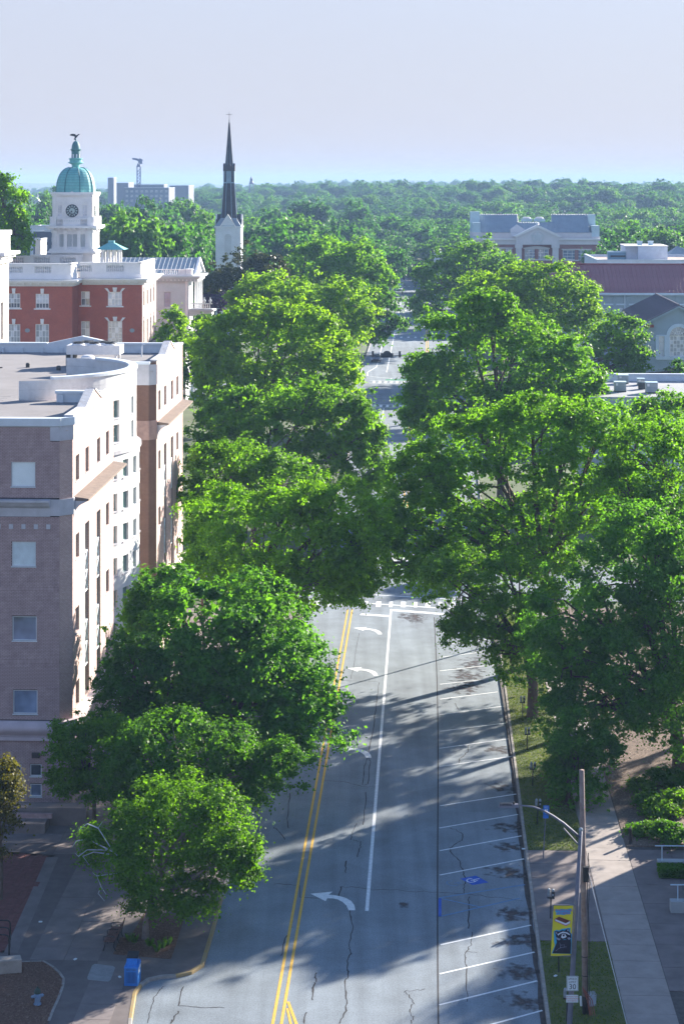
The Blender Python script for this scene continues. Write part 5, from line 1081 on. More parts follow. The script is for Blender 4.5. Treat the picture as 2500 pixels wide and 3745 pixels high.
# ================================================================== long hall with the plum metal roof
LH = Frame(2183, 330.0); lh = empty('long_hall', (LH.X, LH.Y, 0), -AA, 'long blue grey hall with plum coloured ribbed metal roof', 'building')
M_plum = mat('plum_metal_roof', (.27, .085, .09), .5, .12, .4); M_blue = mat('blue_grey_stucco', (.30, .38, .44), .9, .07, .8); M_blue_t = mat('pale_blue_trim', (.52, .62, .72), .7, .06, 1)
zE2 = LH.z(1070); yR = 9.0; zR2 = LH.z(967, 0, yR); xa_, xb_ = LH.x(1960), LH.x(2600)
n = 42; pw = (xb_ - xa_) / n; dz = (zR2 - zE2); sl_ = Vector((0, yR + .6, dz)).normalized()
pme = MB().hexa([(0, -.6, 0), (pw - .02, -.6, 0), (pw - .02, yR, dz), (0, yR, dz)], [(0, -.6, .05), (pw - .02, -.6, .05), (pw - .02, yR, dz + .05), (0, yR, dz + .05)]).tube([(pw - .01, -.6, .07), (pw - .01, yR, dz + .07)], .035, 4).mesh('roof_panel'); pme.materials.append(M_plum)
for k in range(n): o = bpy.data.objects.new('roof_panel', pme); COL.objects.link(o); o.parent = lh; o.location = (xa_ + k * pw, 0, zE2)
MB().poly([(xa_, yR, zR2), (xb_, yR, zR2), (xb_, 2 * yR, zE2), (xa_, 2 * yR, zE2)]).poly([(xa_, 0, zE2 - .05), (xa_, 2 * yR, zE2 - .05), (xa_, yR, zR2 - .02)]).obj('rear_roof', M_plum, lh, fix=False)
MB().tube([(xa_, yR, zR2 + .12), (xb_, yR, zR2 + .12)], .14, 6).obj('ridge_cap', M_plum, lh)
MB().box(xa_, xb_, .35, 2 * yR - .4, -.1, zE2 - .3).obj('front_wall', M_blue, lh)
MB().box(xa_, xb_, -.75, -.5, zE2 - .32, zE2 + .02).obj('gutter', M_blue_t, lh); MB().box(xa_, xb_, -.5, .35, zE2 - .4, zE2 - .3).obj('soffit', M_blue_t, lh)
for k in range(9): x = LH.x(2150 + k * 46); MB().box(x, x + .5, .15, .35, -.1, zE2 - .45).obj('pilaster', M_blue, lh)
MB().box(xa_, xb_, .18, .35, LH.z(1110) - .25, LH.z(1110)).obj('string_course', M_blue_t, lh)
for k in range(5): x = LH.x(2160 + k * 92); MB().box(x + .5, x + 3.2, .2, .36, LH.z(1150), LH.z(1125)).obj('wall_panel', M_gl_m, lh)
MB().tube([(LH.x(2284), .1, zE2 - .3), (LH.x(2284), .1, 2)], .1, 6).obj('downpipe', M_blue_t, lh)
# ================================================================== gabled pavilion
M_slatebr = mat('brown_grey_roof', (.13, .105, .125), .6, .2, .8, detail=8); PV = Frame(2480, 270.0); pvn = empty('gabled_pavilion', (PV.X, PV.Y, 0), -AA, 'blue grey stucco pavilion with gable and white arched window', 'building')
zrp = PV.z(1118); hwp = 5.0; zep = PV.z(1178); Ly = 27.0; xe0 = PV.x(2357)
prx = lambda a: PV.x(1900 + a / 2.613); prz = lambda b: PV.z(850 + b / 2.613)
W0, W1 = prx(1430), -prx(1430); wz0, wz1 = prz(1185), prz(985)
SD = (prx(1328), prx(1380)); SDm = (-SD[1], -SD[0])
wall('gable_wall', M_blue, mF(0), xe0, -xe0, -.1, zep, [(W0, W1, wz0, wz1), (SD[0], SD[1], wz0, wz1 - .1), (SDm[0], SDm[1], wz0, wz1 - .1)], pvn, .25)
# gable field above the eaves with the arched head laid on it
MB().extr([(xe0, 0.0, zep), (-xe0, 0.0, zep), (0, 0.0, zrp)], (0, .3, 0)).obj('gable_field', M_blue, pvn)
window(pvn, mF(0), (W0, W1, wz0, wz1), M_stone, lambda i, j: (M_gl_c if (i + j) % 3 else M_gl_lit), nx=5, ny=5, d=.12, fw=.12, mw=.06, many=True)
for s in (SD, SDm): window(pvn, mF(0), (s[0], s[1], wz0, wz1 - .1), M_stone, M_gl_lit, nx=1, ny=3, d=.12, fw=.08)
MB().extr([(W1 * math.cos(t), -.03, wz1 + W1 * math.sin(t)) for t in [k * math.pi / 16 for k in range(17)]], (0, .02, 0)).obj('fanlight', M_gl_c, pvn)
Ro, Ri = -prx(1400), W1 * .98
MB().extr([(Ro * math.cos(t), -.15, wz1 + Ro * math.sin(t)) for t in [k * math.pi / 16 for k in range(17)]] + [(-Ri * math.cos(t), -.15, wz1 + Ri * math.sin(t)) for t in [k * math.pi / 16 for k in range(17)]], (0, .15, 0)).obj('arch_trim', M_blue_t, pvn)
mb = MB()
for k in range(1, 5): t = k * math.pi / 5; mb.tube([(0, -.05, wz1), (Ri * math.cos(t), -.05, wz1 + Ri * math.sin(t))], .035, 4)
mb.tube([(Ri * .5 * math.cos(t), -.05, wz1 + Ri * .5 * math.sin(t)) for t in [k * math.pi / 12 for k in range(13)]], .03, 4); mb.obj('fan_bars', M_stone, pvn)
o0 = prx(1297); MB().box(o0, -o0, -.2, 0, prz(1215), wz0 - .01).box(o0, W0 * 1.08, -.16, 0, wz1 - .1, wz1 + .1).box(-W0 * 1.08, -o0, -.16, 0, wz1 - .1, wz1 + .1).box(o0, SD[0], -.13, 0, wz0, wz1 - .1).box(SD[1], W0, -.13, 0, wz0, wz1 - .1).box(-W0, SDm[0], -.13, 0, wz0, wz1 - .1).box(SDm[1], -o0, -.13, 0, wz0, wz1 - .1).obj('window_surround', M_blue_t, pvn)
MB().poly([(xe0, 0, -.1), (xe0, Ly, -.1), (xe0, Ly, zep), (xe0, 0, zep)]).obj('side_wall', M_blue, pvn, fix=False)
n = 30; pw = Ly / n
for s in (-1, 1):
    xe_ = s * (-xe0 + .5); ze_ = zep - .5 * (zrp - zep) / -xe0
    pm = MB().hexa([(0, 0, zrp + .02), (xe_, 0, ze_ + .02), (xe_, pw - .02, ze_ + .02), (0, pw - .02, zrp + .02)], [(0, 0, zrp + .12), (xe_, 0, ze_ + .12), (xe_, pw - .02, ze_ + .12), (0, pw - .02, zrp + .12)]).tube([(0, pw - .01, zrp + .13), (xe_, pw - .01, ze_ + .13)], .05, 4).mesh('roof_panel'); pm.materials.append(M_slatebr)
    for k in range(n): o = bpy.data.objects.new('roof_panel', pm); COL.objects.link(o); o.parent = pvn; o.location = (0, -.5 + k * pw, 0)
MB().tube([(0, -.5, zrp + .16), (0, Ly, zrp + .16)], .12, 6).obj('ridge_cap', M_slatebr, pvn)
for s in (-1, 1): MB().extr([(0, -.58, zrp + .02), (s * (-xe0 + .5), -.58, zep - .35), (s * (-xe0 + .5), -.58, zep - .6), (0, -.58, zrp - .25)], (0, .2, 0)).obj('bargeboard', M_blue, pvn)
MB().box(prx(1185), prx(1275), -.6, .0, prz(905), prz(880)).obj('side_awning', mat('rust_red', (.25, .06, .04), .7, .15), pvn)
# ================================================================== flat roofed block with rooftop house
PB = Frame(2183, 395.0); pb_ = empty('flat_roof_building', (PB.X, PB.Y, 0), -AA, 'whitewashed flat roofed block with rooftop house behind plum roof', 'building')
M_wash = mat('whitewashed_wall', (.58, .64, .74), .85, .1, .8, detail=7); zt_ = PB.z(951); xL = PB.x(2183); yBk = 14.0; xR2 = PB.x(2600)
MB().box(0, xR2, 0, .3, -.1, zt_).box(0, .3, .3, yBk + 18, -.1, zt_).box(.3, xR2, yBk + 17.7, yBk + 18, -.1, zt_).obj('wall', M_wash, pb_); MB().box(-.15, xR2, -.15, .45, zt_, zt_ + .15).box(-.15, .45, .45, yBk + 18, zt_, zt_ + .15).obj('coping', M_coping, pb_)
MB().poly([(.3, .3, zt_ - .5), (xR2, .3, zt_ - .5), (xR2, yBk + 17.7, zt_ - .5), (.3, yBk + 17.7, zt_ - .5)]).obj('roof', mat('gravel_roof', (.34, .27, .24), .95, .3, .4, detail=8), pb_, fix=False)
q0, q1 = PB.x(2332, 4), PB.x(2440, 4); zph = PB.z(900, q0, 4); MB().hexa([(q0, 4, zt_ - .5), (q1, 4, zt_ - .5), (q1, 16, zt_ - .5), (q0 - .0, 16, zt_ - .5)], [(q0, 4, zph), (q1, 4, zph), (q1, 16, zph), (q0, 16, zph)]).obj('roof_house', M_wash, pb_)
MB().box(PB.x(2282, 8), q0, 6, 16, zt_ - .5, zph - .05).obj('roof_house_wing', M_wash, pb_); MB().box(PB.x(2282, 8) - .15, q1 + .15, 3.85, 16.2, zph, zph + .12).obj('roof_house_coping', M_stone, pb_)
for px in (2338, 2378): x = PB.x(px, 8); MB().box(x - .5, x + .5, 7.5, 8.5, zph + .1, zph + .9).box(x - .6, x + .6, 7.4, 8.6, zph + .9, zph + 1.0).obj('roof_cap', M_lm, pb_)
au = empty('rooftop_unit', (PB.X + PB.x(2254, 7) * CA + 7 * SN, PB.Y - PB.x(2254, 7) * SN + 7 * CA, zt_ - .5), -AA, 'blue rooftop air unit beside the whitewashed rooftop house', 'air conditioner')
MB().box(-1.9, 1.9, -1, 1, .1, 1.9).obj('casing', mat('blue_casing', (.16, .30, .42), .6, .08), au); MB().box(-1.4, 1.7, -1.03, -1.0, .9, 1.3).obj('grille', M_hvd, au); MB().box(-1.9, 1.9, -1, 1, 1.9, 2.15).obj('hood', M_lm, au)
hr = empty('hip_roof_building', (*P(2480, 960, 445)[:2], 0), -AA, 'grey pyramid roofed building cut by the right edge', 'building')
zz0 = P(2480, 942, 445).z; zz1 = P(2480, 900, 445).z; MB().hexa([(-3.2, -3, zz0), (7, -3, zz0), (7, 7, zz0), (-3.2, 7, zz0)], [(-.1, 1.9, zz1), (.1, 1.9, zz1), (.1, 2.1, zz1), (-.1, 2.1, zz1)]).obj('roof', M_metalr, hr); MB().box(-2.8, 6.6, -2.6, 6.6, -.1, zz0).obj('wall', M_wash, hr)
mb = MB()
for k in range(9): mb.tube([(-3.2 + 10.2 * k / 8, -3, zz0 + .04), (0, 1.9, zz1)], .05, 4)
mb.obj('roof_seams', M_metalr, hr)
# ================================================================== near flat roof with machines
NR = Frame(2240, 205.0); nr = empty('low_flat_building', (NR.X, NR.Y, 0), -AA, 'low building whose pale flat roof shows behind the right trees', 'building')
zr3 = NR.z(1452); xR3 = NR.x(2640)
MB().box(-2.5, xR3, 0, 17, -.1, zr3).obj('wall', M_blue, nr); MB().poly([(-2.4, .1, zr3 + .01), (xR3, .1, zr3 + .01), (xR3, 16.6, zr3 + .01), (-2.4, 16.6, zr3 + .01)]).obj('roof', mat('pale_roof', (.27, .28, .30), .9, .25, .5, detail=9), nr, fix=False)
MB().box(-2.5, xR3, 16.6, 17, zr3, zr3 + .75).box(-2.55, xR3, 16.5, 17.1, zr3 + .75, zr3 + .87).obj('parapet', M_wash, nr)
def ac(px, y, w, h, d, label):
    x = NR.x(px, y); r = empty('air_conditioner', (NR.X + x * CA + y * SN, NR.Y - x * SN + y * CA, zr3 + .01), -AA, label, 'air conditioner', 'machines on the low flat roof')
    bevel(MB().box(-w / 2, w / 2, -d / 2, d / 2, .12, h).obj('casing', mat('ac_grey', (.34, .39, .42), .6, .08), r), .03); MB().box(-w / 2 + .1, w / 2 - .1, -d / 2 - .02, -d / 2, .25, h * .6).obj('grille', M_hvd if w < .9 else mat('ac_panel', (.28, .33, .37), .6, .1), r); MB().box(-w / 2 - .04, w / 2 + .04, -d / 2 - .04, d / 2 + .04, h, h + .06).obj('lid', M_lm, r); MB().box(-w / 2, w / 2, -d / 2, d / 2, 0, .12).obj('base', M_hvd, r); MB().box(-w / 2 + .1, -w / 2 + .35, -d / 2 - .025, -d / 2 - .005, h * .68, h * .92).obj('plate', M_stone, r)
ac(2266, 5.5, 1.25, 1.05, 1.2, 'grey air conditioner at the left front of the low flat roof'); ac(2277, 14, 1.15, .95, 1.1, 'grey air conditioner behind another at the left of the flat roof'); ac(2381, 4.2, 1.25, 1.15, 1.2, 'grey air conditioner right of the dark round one on flat roof'); ac(2342, 12.5, .8, .7, .8, 'small grey air conditioner near the rear parapet of flat roof')
rc = empty('round_condenser', (*(lambda x, y: (NR.X + x * CA + y * SN, NR.Y - x * SN + y * CA))(NR.x(2347, 8), 8), zr3 + .01), -AA, 'dark round condenser on the low flat roof', 'air conditioner'); MB().lathe([(.42, 0), (.45, .1), (.45, .8), (.4, .88), (.1, .88)], 16).obj('casing', M_hvd, rc); MB().lathe([(.46, .8), (.46, .86)], 16).obj('rim', M_lm, rc)
# ================================================================== small buildings further away
def block(name, px0, px1, pyt, pyb, Y, d, mt, label, cat='building', wins=None, wm=None, roof=None, ztop=None):
    a, b = P(px0, pyt, Y), P(px1, pyb, Y); zg = hill((a.x + b.x) / 2, Y) - .3; r = empty(name, (a.x, Y, 0), -AA, label, cat); w = b.x - a.x; h = a.z
    ops = []
    if wins:
        nx, ny, zt, zb = wins; zt = H - (zt - YH) * Y / FPX; zb = H - (zb - YH) * Y / FPX; hh = (zt - zb) / ny
        for j in range(ny):
            for i in range(nx): ops.append((w * (i + .22) / nx, w * (i + .78) / nx, zb + hh * j + hh * .22, zb + hh * j + hh * .8))
    wall('front_wall', mt, mF(0), 0, w, zg, h, ops, r, .2)
    for o in ops: window(r, mF(0), o, wm or M_stone, M_gl_c, nx=2, ny=1, d=.1, fw=.1, mw=.08)
    MB().poly([(w, 0, zg), (w, d, zg), (w, d, h), (w, 0, h)]).poly([(0, 0, zg), (0, d, zg), (0, d, h), (0, 0, h)]).poly([(0, d, zg), (w, d, zg), (w, d, h), (0, d, h)]).obj('side_wall', mt, r, fix=False)
    MB().poly([(0, 0, h - .3), (w, 0, h - .3), (w, d, h - .3), (0, d, h - .3)]).obj('roof', roof or M_coping, r, fix=False); MB().box(-.1, w + .1, -.1, .3, h, h + .2).box(w - .3, w + .1, .3, d, h, h + .2).obj('coping', M_coping, r)
    return r
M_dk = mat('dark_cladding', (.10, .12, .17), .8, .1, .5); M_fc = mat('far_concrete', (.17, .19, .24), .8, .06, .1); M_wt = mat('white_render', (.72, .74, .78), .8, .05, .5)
block('dark_office', 122, 212, 846, 930, 420, 12, M_dk, 'dark clad office with pale windows left of the clock tower', wins=(3, 2, 862, 918))
block('white_store', 110, 200, 826, 846, 470, 14, M_wt, 'low white roofed building behind the dark clad office')
block('cream_house', 128, 149, 876, 930, 330, 5, M_cream, 'narrow cream gable end beside the dark clad office', 'house')
block('low_store', 570, 640, 858, 900, 560, 14, M_dk, 'low dark building with white rooftop ducts beyond city hall', wins=(4, 1, 868, 890))
block('white_house', 645, 712, 848, 900, 600, 10, M_wt, 'pale box shaped building among trees left of the steeple', 'building')
block('white_cottage', 1586, 1612, 925, 985, 500, 6, M_wt, 'small white walled building among trees left of the civic building', 'house')
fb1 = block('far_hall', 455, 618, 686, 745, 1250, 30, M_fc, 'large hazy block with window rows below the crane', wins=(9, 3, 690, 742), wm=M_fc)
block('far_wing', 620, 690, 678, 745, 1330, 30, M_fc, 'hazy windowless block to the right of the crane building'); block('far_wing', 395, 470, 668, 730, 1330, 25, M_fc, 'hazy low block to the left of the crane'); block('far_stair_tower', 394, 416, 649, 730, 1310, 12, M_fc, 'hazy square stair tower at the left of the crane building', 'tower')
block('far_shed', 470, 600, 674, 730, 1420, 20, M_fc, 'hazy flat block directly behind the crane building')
block('far_white_building', 118, 160, 764, 775, 760, 8, M_wt, 'long low white building far left beyond the trees'); block('far_white_building', 205, 213, 733, 752, 900, 10, M_wt, 'pale boxy building just left of the clock tower', 'building')
for k, (px, py, w_) in enumerate(((128, 765, 4), (500, 685, 3), (540, 684, 5), (560, 685, 4))):
    pass
# tower crane, parked with its jib raised to the left
cr = empty('tower_crane', (*P(507, 680, 1380)[:2], hill(-146, 1380)), 0, 'dark tower crane with folded jib above the hazy rooftops', 'crane'); M_crane = mat('crane_steel', (.05, .06, .16), .6, .1); cm = 1380 / FPX; zc0 = cr.location.z
c4 = lambda a, b: ((a - 527) / 4.126 * cm, 0, H - (560 + b / 4.126 - YH) * cm - zc0)
hwm = 24 / 4.126 * cm; zt = c4(0, 205)[2]; mb = MB()
for sx_ in (-1, 1):
    for sy in (-1, 1): mb.tube([(sx_ * hwm, sy * hwm, 0), (sx_ * hwm, sy * hwm, zt)], .28, 4)
k = 0
while k * 2.4 < zt - 2.4:
    z = k * 2.4
    for s in (-1, 1): mb.tube([(-hwm, s * hwm, z), (hwm, s * hwm, z + 2.4)], .16, 3); mb.tube([(s * hwm, -hwm, z), (s * hwm, hwm, z + 2.4)], .16, 3); mb.tube([(-hwm, s * hwm, z), (hwm, s * hwm, z)], .16, 3)
    k += 1
mb.obj('mast', M_crane, cr)
MB().hexa([(-1.0 - .6, -1.5, zt), (1.6, -1.5, zt), (1.6, 1.5, zt), (-1.6, 1.5, zt)], [(-.8, -.8, zt + 2), (.8, -.8, zt + 2), (.8, .8, zt + 2), (-.8, .8, zt + 2)]).tube([(-.7, 0, zt + 2), (.2, 0, c4(0, 130)[2])], .35, 5).tube([(.9, 0, zt + 2), (.6, 0, c4(0, 130)[2])], .35, 5).obj('slewing_frame', M_crane, cr)
MB().extr([c4(515, 130), c4(535, 75), c4(530, 55), c4(545, 75), c4(585, 90), c4(592, 100), c4(582, 110), c4(582, 158), c4(545, 158), c4(540, 130)], (0, 2.2, 0)).obj('machinery_deck', M_crane, cr)
MB().extr([c4(428, 68), c4(500, 72), c4(530, 92), c4(520, 118), c4(488, 106), c4(432, 92)], (0, 1.6, 0)).obj('jib', M_crane, cr)
# distant steeple on open legs
fs = empty('distant_steeple', (*P(919, 690, 1700)[:2], hill(-80, 1700)), 0, 'tiny dark steeple on the horizon right of the church spire', 'steeple'); fm = 1700 / FPX; zf = lambda b: H - (400 + b / 4.27 - YH) * fm - fs.location.z
for sx_ in (-1, 1):
    for sy in (-1, 1): MB().tube([(sx_ * 1.9, sy * 1.9, 0), (sx_ * 1.7, sy * 1.7, zf(1150))], .3, 5).obj('post', M_crane, fs)
MB().lathe([(2.1, zf(1165)), (2.0, zf(1145)), (1.3, zf(1115)), (1.25, zf(1078)), (.9, zf(1070)), (.05, zf(1035))], 8).obj('roof', M_crane, fs)
# far mast and billboard at left
bm_ = empty('roadside_billboard', (*P(200, 740, 700)[:2], 0), 0, 'pale billboard on posts just left of the clock tower', 'billboard'); a = P(187, 733, 700); b = P(213, 750, 700); MB().box(-1.4, 1.4, -.2, .2, b.z, a.z).obj('panel', M_wash, bm_)
for s in (-1, 1): MB().box(s * 1 - .1, s * 1 + .1, .2, .4, -.3, b.z).obj('post', M_crane, bm_)
ch2 = empty('far_chapel', (*P(136, 757, 850)[:2], 0), 0, 'tiny white chapel with two slim spires at far left', 'chapel'); a = P(136, 737, 850).z
MB().box(-1.3, 1.3, -2, 2, -.3, a).add([(-1.5, -2, a), (1.5, -2, a), (1.5, 2, a), (-1.5, 2, a), (0, -2, a + 2), (0, 2, a + 2)], [(0, 1, 4), (1, 2, 5, 4), (2, 3, 5), (3, 0, 4, 5)]).obj('body', M_wt, ch2); MB().lathe([(.3, a), (.3, P(0, 722, 850).z), (.02, P(0, 705, 850).z)], 6, (.3, 0, 0)).lathe([(.25, a), (.02, P(0, 718, 850).z)], 6, (-.5, 0, 0)).obj('spires', M_wt, ch2)
# ================================================================== courthouse at the right: steps, pillar and the big block that shades the plaza
cb = empty('courthouse', (0, 0, 0), 0, 'pale building entrance with round pillar and low walls at right edge', 'building')
M_cbw = mat('courthouse_concrete', (.33, .36, .38), .85, .08, .6)
MB().prism([(26, 109), (62, 106), (58, 62), (23.5, 64)], -.1, 9.5).obj('main_block', M_cbw, cb)
pc = G(2520, 3278); MB().lathe([(.62, 0), (.5, 2.3), (.62, 2.35), (.62, 2.6), (.3, 2.72)], 20, (pc.x + .35, pc.y, .1)).obj('pillar', M_cbw, cb, smooth=False)
def lowwall(px0, px1, py, h, d): a = G(px0, py); u, v = toUV(a); b = toUV(G(px1, py)); return MB().hexa([UV(u, v, .1), UV(b[0], v, .1), UV(b[0], v + d, .1), UV(u, v + d, .1)], [UV(u, v, h), UV(b[0], v, h), UV(b[0], v + d, h), UV(u, v + d, h)])
lowwall(2405, 2600, 3197, .62, .45).obj('low_wall', M_cbw, cb); lowwall(2452, 2640, 3350, .66, .45).obj('low_wall', M_cbw, cb)
M_rail = mat('pale_steel_rail', (.5, .62, .72), .4, .05)
for (px, py, h) in ((2403, 3197, 1.35), (2460, 3350, 1.4)):
    u, v = toUV(G(px, py)); v += .2; mb = MB(); mb.tube([UV(u - .1, v, h), UV(u + 3, v, h + .03)], .03, 6)
    for k in (.25, 1.4): mb.tube([UV(u + k, v, .6), UV(u + k, v, h)], .025, 6)
    mb.obj('handrail', M_rail, cb)
# ================================================================== street furniture
M_galv = mat('galvanised_steel', (.15, .155, .20), .6, .15, 4, metal=.2); M_black = mat('black_iron', (.02, .02, .025), .5, .2, 5); M_meter = mat('meter_grey', (.22, .25, .28), .45, .15, 8); M_mdome = mat('meter_dome', (.30, .34, .38), .2, .05)
M_wood = mat('weathered_pole_wood', (.17, .115, .10), .9, .35, 3, .3, 20, col2=(.31, .25, .23), detail=9)
M_sign_w = mat('sign_white', (.62, .68, .72), .6, .04); M_sign_k = mat('sign_black', (.015, .015, .02), .6, .05); M_sign_b = mat('sign_blue', (.02, .16, .55), .5, .05); M_sign_r = mat('sign_red', (.5, .06, .07), .6, .05)
VR = Matrix.Rotation(math.pi / 2, 4, 'X')
def upright(o, loc): o.rotation_euler = (math.pi / 2, 0, 0); o.location = loc; return o
# ---- parking meters (twin heads)
def meter(loc, rz, label, lean=0.0):
    r = empty('parking_meter', loc, rz, label, 'parking meter', 'parking meters along the right kerb'); r.rotation_euler = (0, lean, rz)
    MB().tube([(0, 0, 0), (0, 0, .95)], .032, 8).obj('post', M_black, r); MB().box(-.17, .17, -.035, .035, .93, 1.0).obj('yoke', M_black, r)
    for s in (-1, 1):
        x = s * .1; hd = MB().lathe([(.055, 1.0), (.072, 1.05), (.074, 1.25), (.07, 1.27)], 12, (x, 0, 0)).obj('head', M_black if s > 0 else M_meter, r, smooth=True)
        MB().lathe([(.07, 1.27), (.068, 1.33), (.05, 1.38), (.02, 1.4)], 12, (x, 0, 0)).obj('dome', M_mdome, hd, smooth=True); MB().box(x - .04, x + .04, -.08, -.068, 1.08, 1.18).obj('coin_plate', M_mdome, hd)
    return r
ml = ['parking meter nearest the speed limit sign, beside the leaning steel pole', 'parking meter standing directly behind the yellow banner', 'parking meter on the paving left of the banner top', 'parking meter on sunlit grass beside the blue disabled sign', 'parking meter on the grass, second one behind the blue sign', 'parking meter in dappled grass, third one behind the blue sign', 'farthest parking meter, beside the tree trunk at the kerb']
for (px, py, ln), l in zip(((2071, 3738, .03), (2042, 3557, .0), (2012, 3359, .02), (1963, 3016, .05), (1946, 2875, .03), (1926, 2744, .02), (1910, 2624, 0)), ml):
    g = G(px, py, .13); meter(g, random.uniform(-.3, .3), l, ln)
# ---- disabled parking sign
b = G(1985, 3142, .12); t = P(1996, 2944, b.y - .05); ds = empty('parking_sign', b, 0, 'blue disabled parking sign on a thin post beside the kerb', 'sign')
dv = t - b; MB().tube([(0, 0, 0), (dv.x, dv.y, dv.z)], .03, 6).obj('post', M_galv, ds)
pl = bevel(MB().box(-.15, .15, -.012, .012, -.24, .24).obj('plate', M_sign_b, ds), .01); pl.location = (dv.x - .0, dv.y - .05, dv.z - .26)
MB().box(-.075, .075, -.02, -.0125, -.12, .06).obj('symbol_panel', M_sign_w, pl)
mb = MB(); mb.tube([(.01, -.024, .045), (.0, -.024, .0), (.03, -.024, -.01)], .009, 5); mb.tube([(.035 * math.cos(q) - .005, -.024, -.055 + .035 * math.sin(q)) for q in [math.pi * (.4 + k * .16) for k in range(9)]], .008, 5); mb.ball((.01, -.024, .05), .014, 6, 4); mb.obj('symbol', M_sign_b, pl)
upright(text_mesh('RESERVED', .05, M_sign_w, pl), (0, -.0135, .17)); upright(text_mesh('PARKING', .05, M_sign_w, pl), (0, -.0135, .115)); upright(text_mesh('ONLY', .045, M_sign_w, pl), (0, -.0135, -.17))
p2 = MB().box(-.14, .14, -.012, .012, -.08, .08).obj('lower_plate', M_sign_b, ds); p2.location = (dv.x - .02, dv.y - .05, dv.z - .6)
# ---- leaning steel lamp pole with banner and signs
lb_ = Vector((9.27, 78.2, .12)); lp = empty('street_lamp', lb_, 0, 'leaning steel street lamp with curved arm carrying the yellow banner', 'street lamp')
top = Vector((9.75 - 9.27, 0, 8.4)); MB().tube([(0, 0, 0), (0, 0, .15), top * .5, top], [.14, .115, .1, .07], 12).obj('pole', M_galv, lp, smooth=True); MB().lathe([(.2, 0), (.2, .06), (.15, .12)], 14).obj('base_flange', M_galv, lp); MB().ball(top, .09, 8, 5).obj('cap', M_mdome, lp)
pp_ = lambda px, py: P(px, py, 78.2) - lb_
MB().tube([pp_(2117, 3062), pp_(2060, 3012), pp_(2020, 2985), pp_(1985, 2965), pp_(1950, 2952), pp_(1900, 2946)], [.06, .05, .05, .045, .04, .035], 8).obj('arm', M_galv, lp, smooth=True); MB().tube([pp_(2114, 3090), pp_(2060, 3030)], .03, 6).obj('brace', M_galv, lp)
c = pp_(1858, 2947); lum = MB().hexa([(c.x - .4, c.y - .13, c.z - .06), (c.x + .42, c.y - .09, c.z - .06), (c.x + .42, c.y + .09, c.z - .06), (c.x - .4, c.y + .13, c.z - .06)], [(c.x - .36, c.y - .1, c.z + .03), (c.x + .4, c.y - .06, c.z + .07), (c.x + .4, c.y + .06, c.z + .07), (c.x - .36, c.y + .1, c.z + .03)]).obj('luminaire', M_galv, lp)
for k in range(9): x = c.x - .34 + k * .055; MB().box(x, x + .018, c.y - .11, c.y + .11, c.z + .02, c.z + .1).obj('cooling_fin', M_black, lum)
MB().tube([(c.x + .22, c.y, c.z + .05), (c.x + .22, c.y, c.z + .15)], .05, 8).obj('photocell', M_black, lum)
# banner on the pole
bn = empty('banner', (0, 0, 0), 0, 'yellow banner with raccoon and ice cream sandwich on the lamp pole', 'banner'); BY = 78.02
Bp = lambda a, b, d=0.0: P(1980 + a / 4.745, 3250 + b / 4.745, BY - d)
M_by = mat('banner_yellow', (.66, .58, .03), .7, .06, 2); M_bc = mat('banner_cyan', (.03, .34, .60), .7, .08, 2); M_bm = mat('banner_magenta', (.45, .06, .22), .7, .1); M_br = mat('banner_brown', (.13, .03, .02), .7, .15); M_bw = mat('banner_cream', (.62, .66, .74), .7, .05); M_bk = mat('banner_night', (.012, .012, .03), .7, .3); M_bg = mat('banner_grey', (.25, .27, .38), .7, .3, 9)
cl = MB(); n = 8; g0 = []
for i in range(n + 1):
    for j in range(13):
        a = i / n; q = j / 12; x = 208 + (548 - 208) * a + (155 - 208) * q; y = 288 + (1172 - 288) * q; p = Bp(x, y); p.y += .02 * math.sin(a * 3.0 + q * 4) ; cl.v.append(tuple(p))
for i in range(n):
    for j in range(12): k = i * 13 + j; cl.f.append((k, k + 13, k + 14, k + 1))
cl.obj('cloth', M_by, bn, fix=False)
def art(name, pts, mt, d): return MB().extr([Bp(a, b, d) for a, b in pts], (0, .002, 0)).obj(name, mt, bn)
art('title_patch', [(245, 360), (300, 372), (330, 358), (420, 366), (520, 352), (512, 395), (495, 410), (505, 445), (430, 452), (380, 465), (330, 455), (245, 460), (255, 420), (232, 405)], M_bc, .03)
def btxt(s, x, y, h, mt): o = upright(text_mesh(s, h, mt, bn, space=1.05), Bp(x, y, .038)); o.rotation_euler = (math.pi / 2, math.radians(2), 0); return o
btxt('DOWNTOWN', 372, 385, .115, M_bm); btxt('ATHENS', 375, 433, .135, M_bm)
art('sandwich_shadow', [(222, 535), (300, 492), (495, 565), (492, 612), (420, 655), (228, 570)], M_bm, .03)
art('sandwich_cream', [(233, 530), (300, 520), (490, 572), (486, 606), (418, 640), (236, 565)], M_bw, .036); art('sandwich_top', [(233, 533), (300, 496), (492, 566), (415, 607)], M_br, .042)
art('animal_glow', [(210, 745), (260, 720), (300, 735), (350, 705), (430, 695), (445, 690), (495, 682), (492, 760), (522, 800), (508, 1140), (172, 1132), (228, 985), (215, 930), (212, 850)], M_bc, .03)
art('animal_body', [(250, 870), (300, 900), (430, 890), (500, 860), (508, 960), (500, 1138), (185, 1128), (232, 1010), (262, 940)], M_bk, .036)
art('animal_head', [(218, 748), (262, 742), (300, 752), (350, 728), (400, 735), (432, 706), (476, 700), (474, 745), (505, 790), (512, 860), (470, 900), (400, 880), (340, 900), (290, 890), (250, 855), (240, 800)], M_bk, .042)
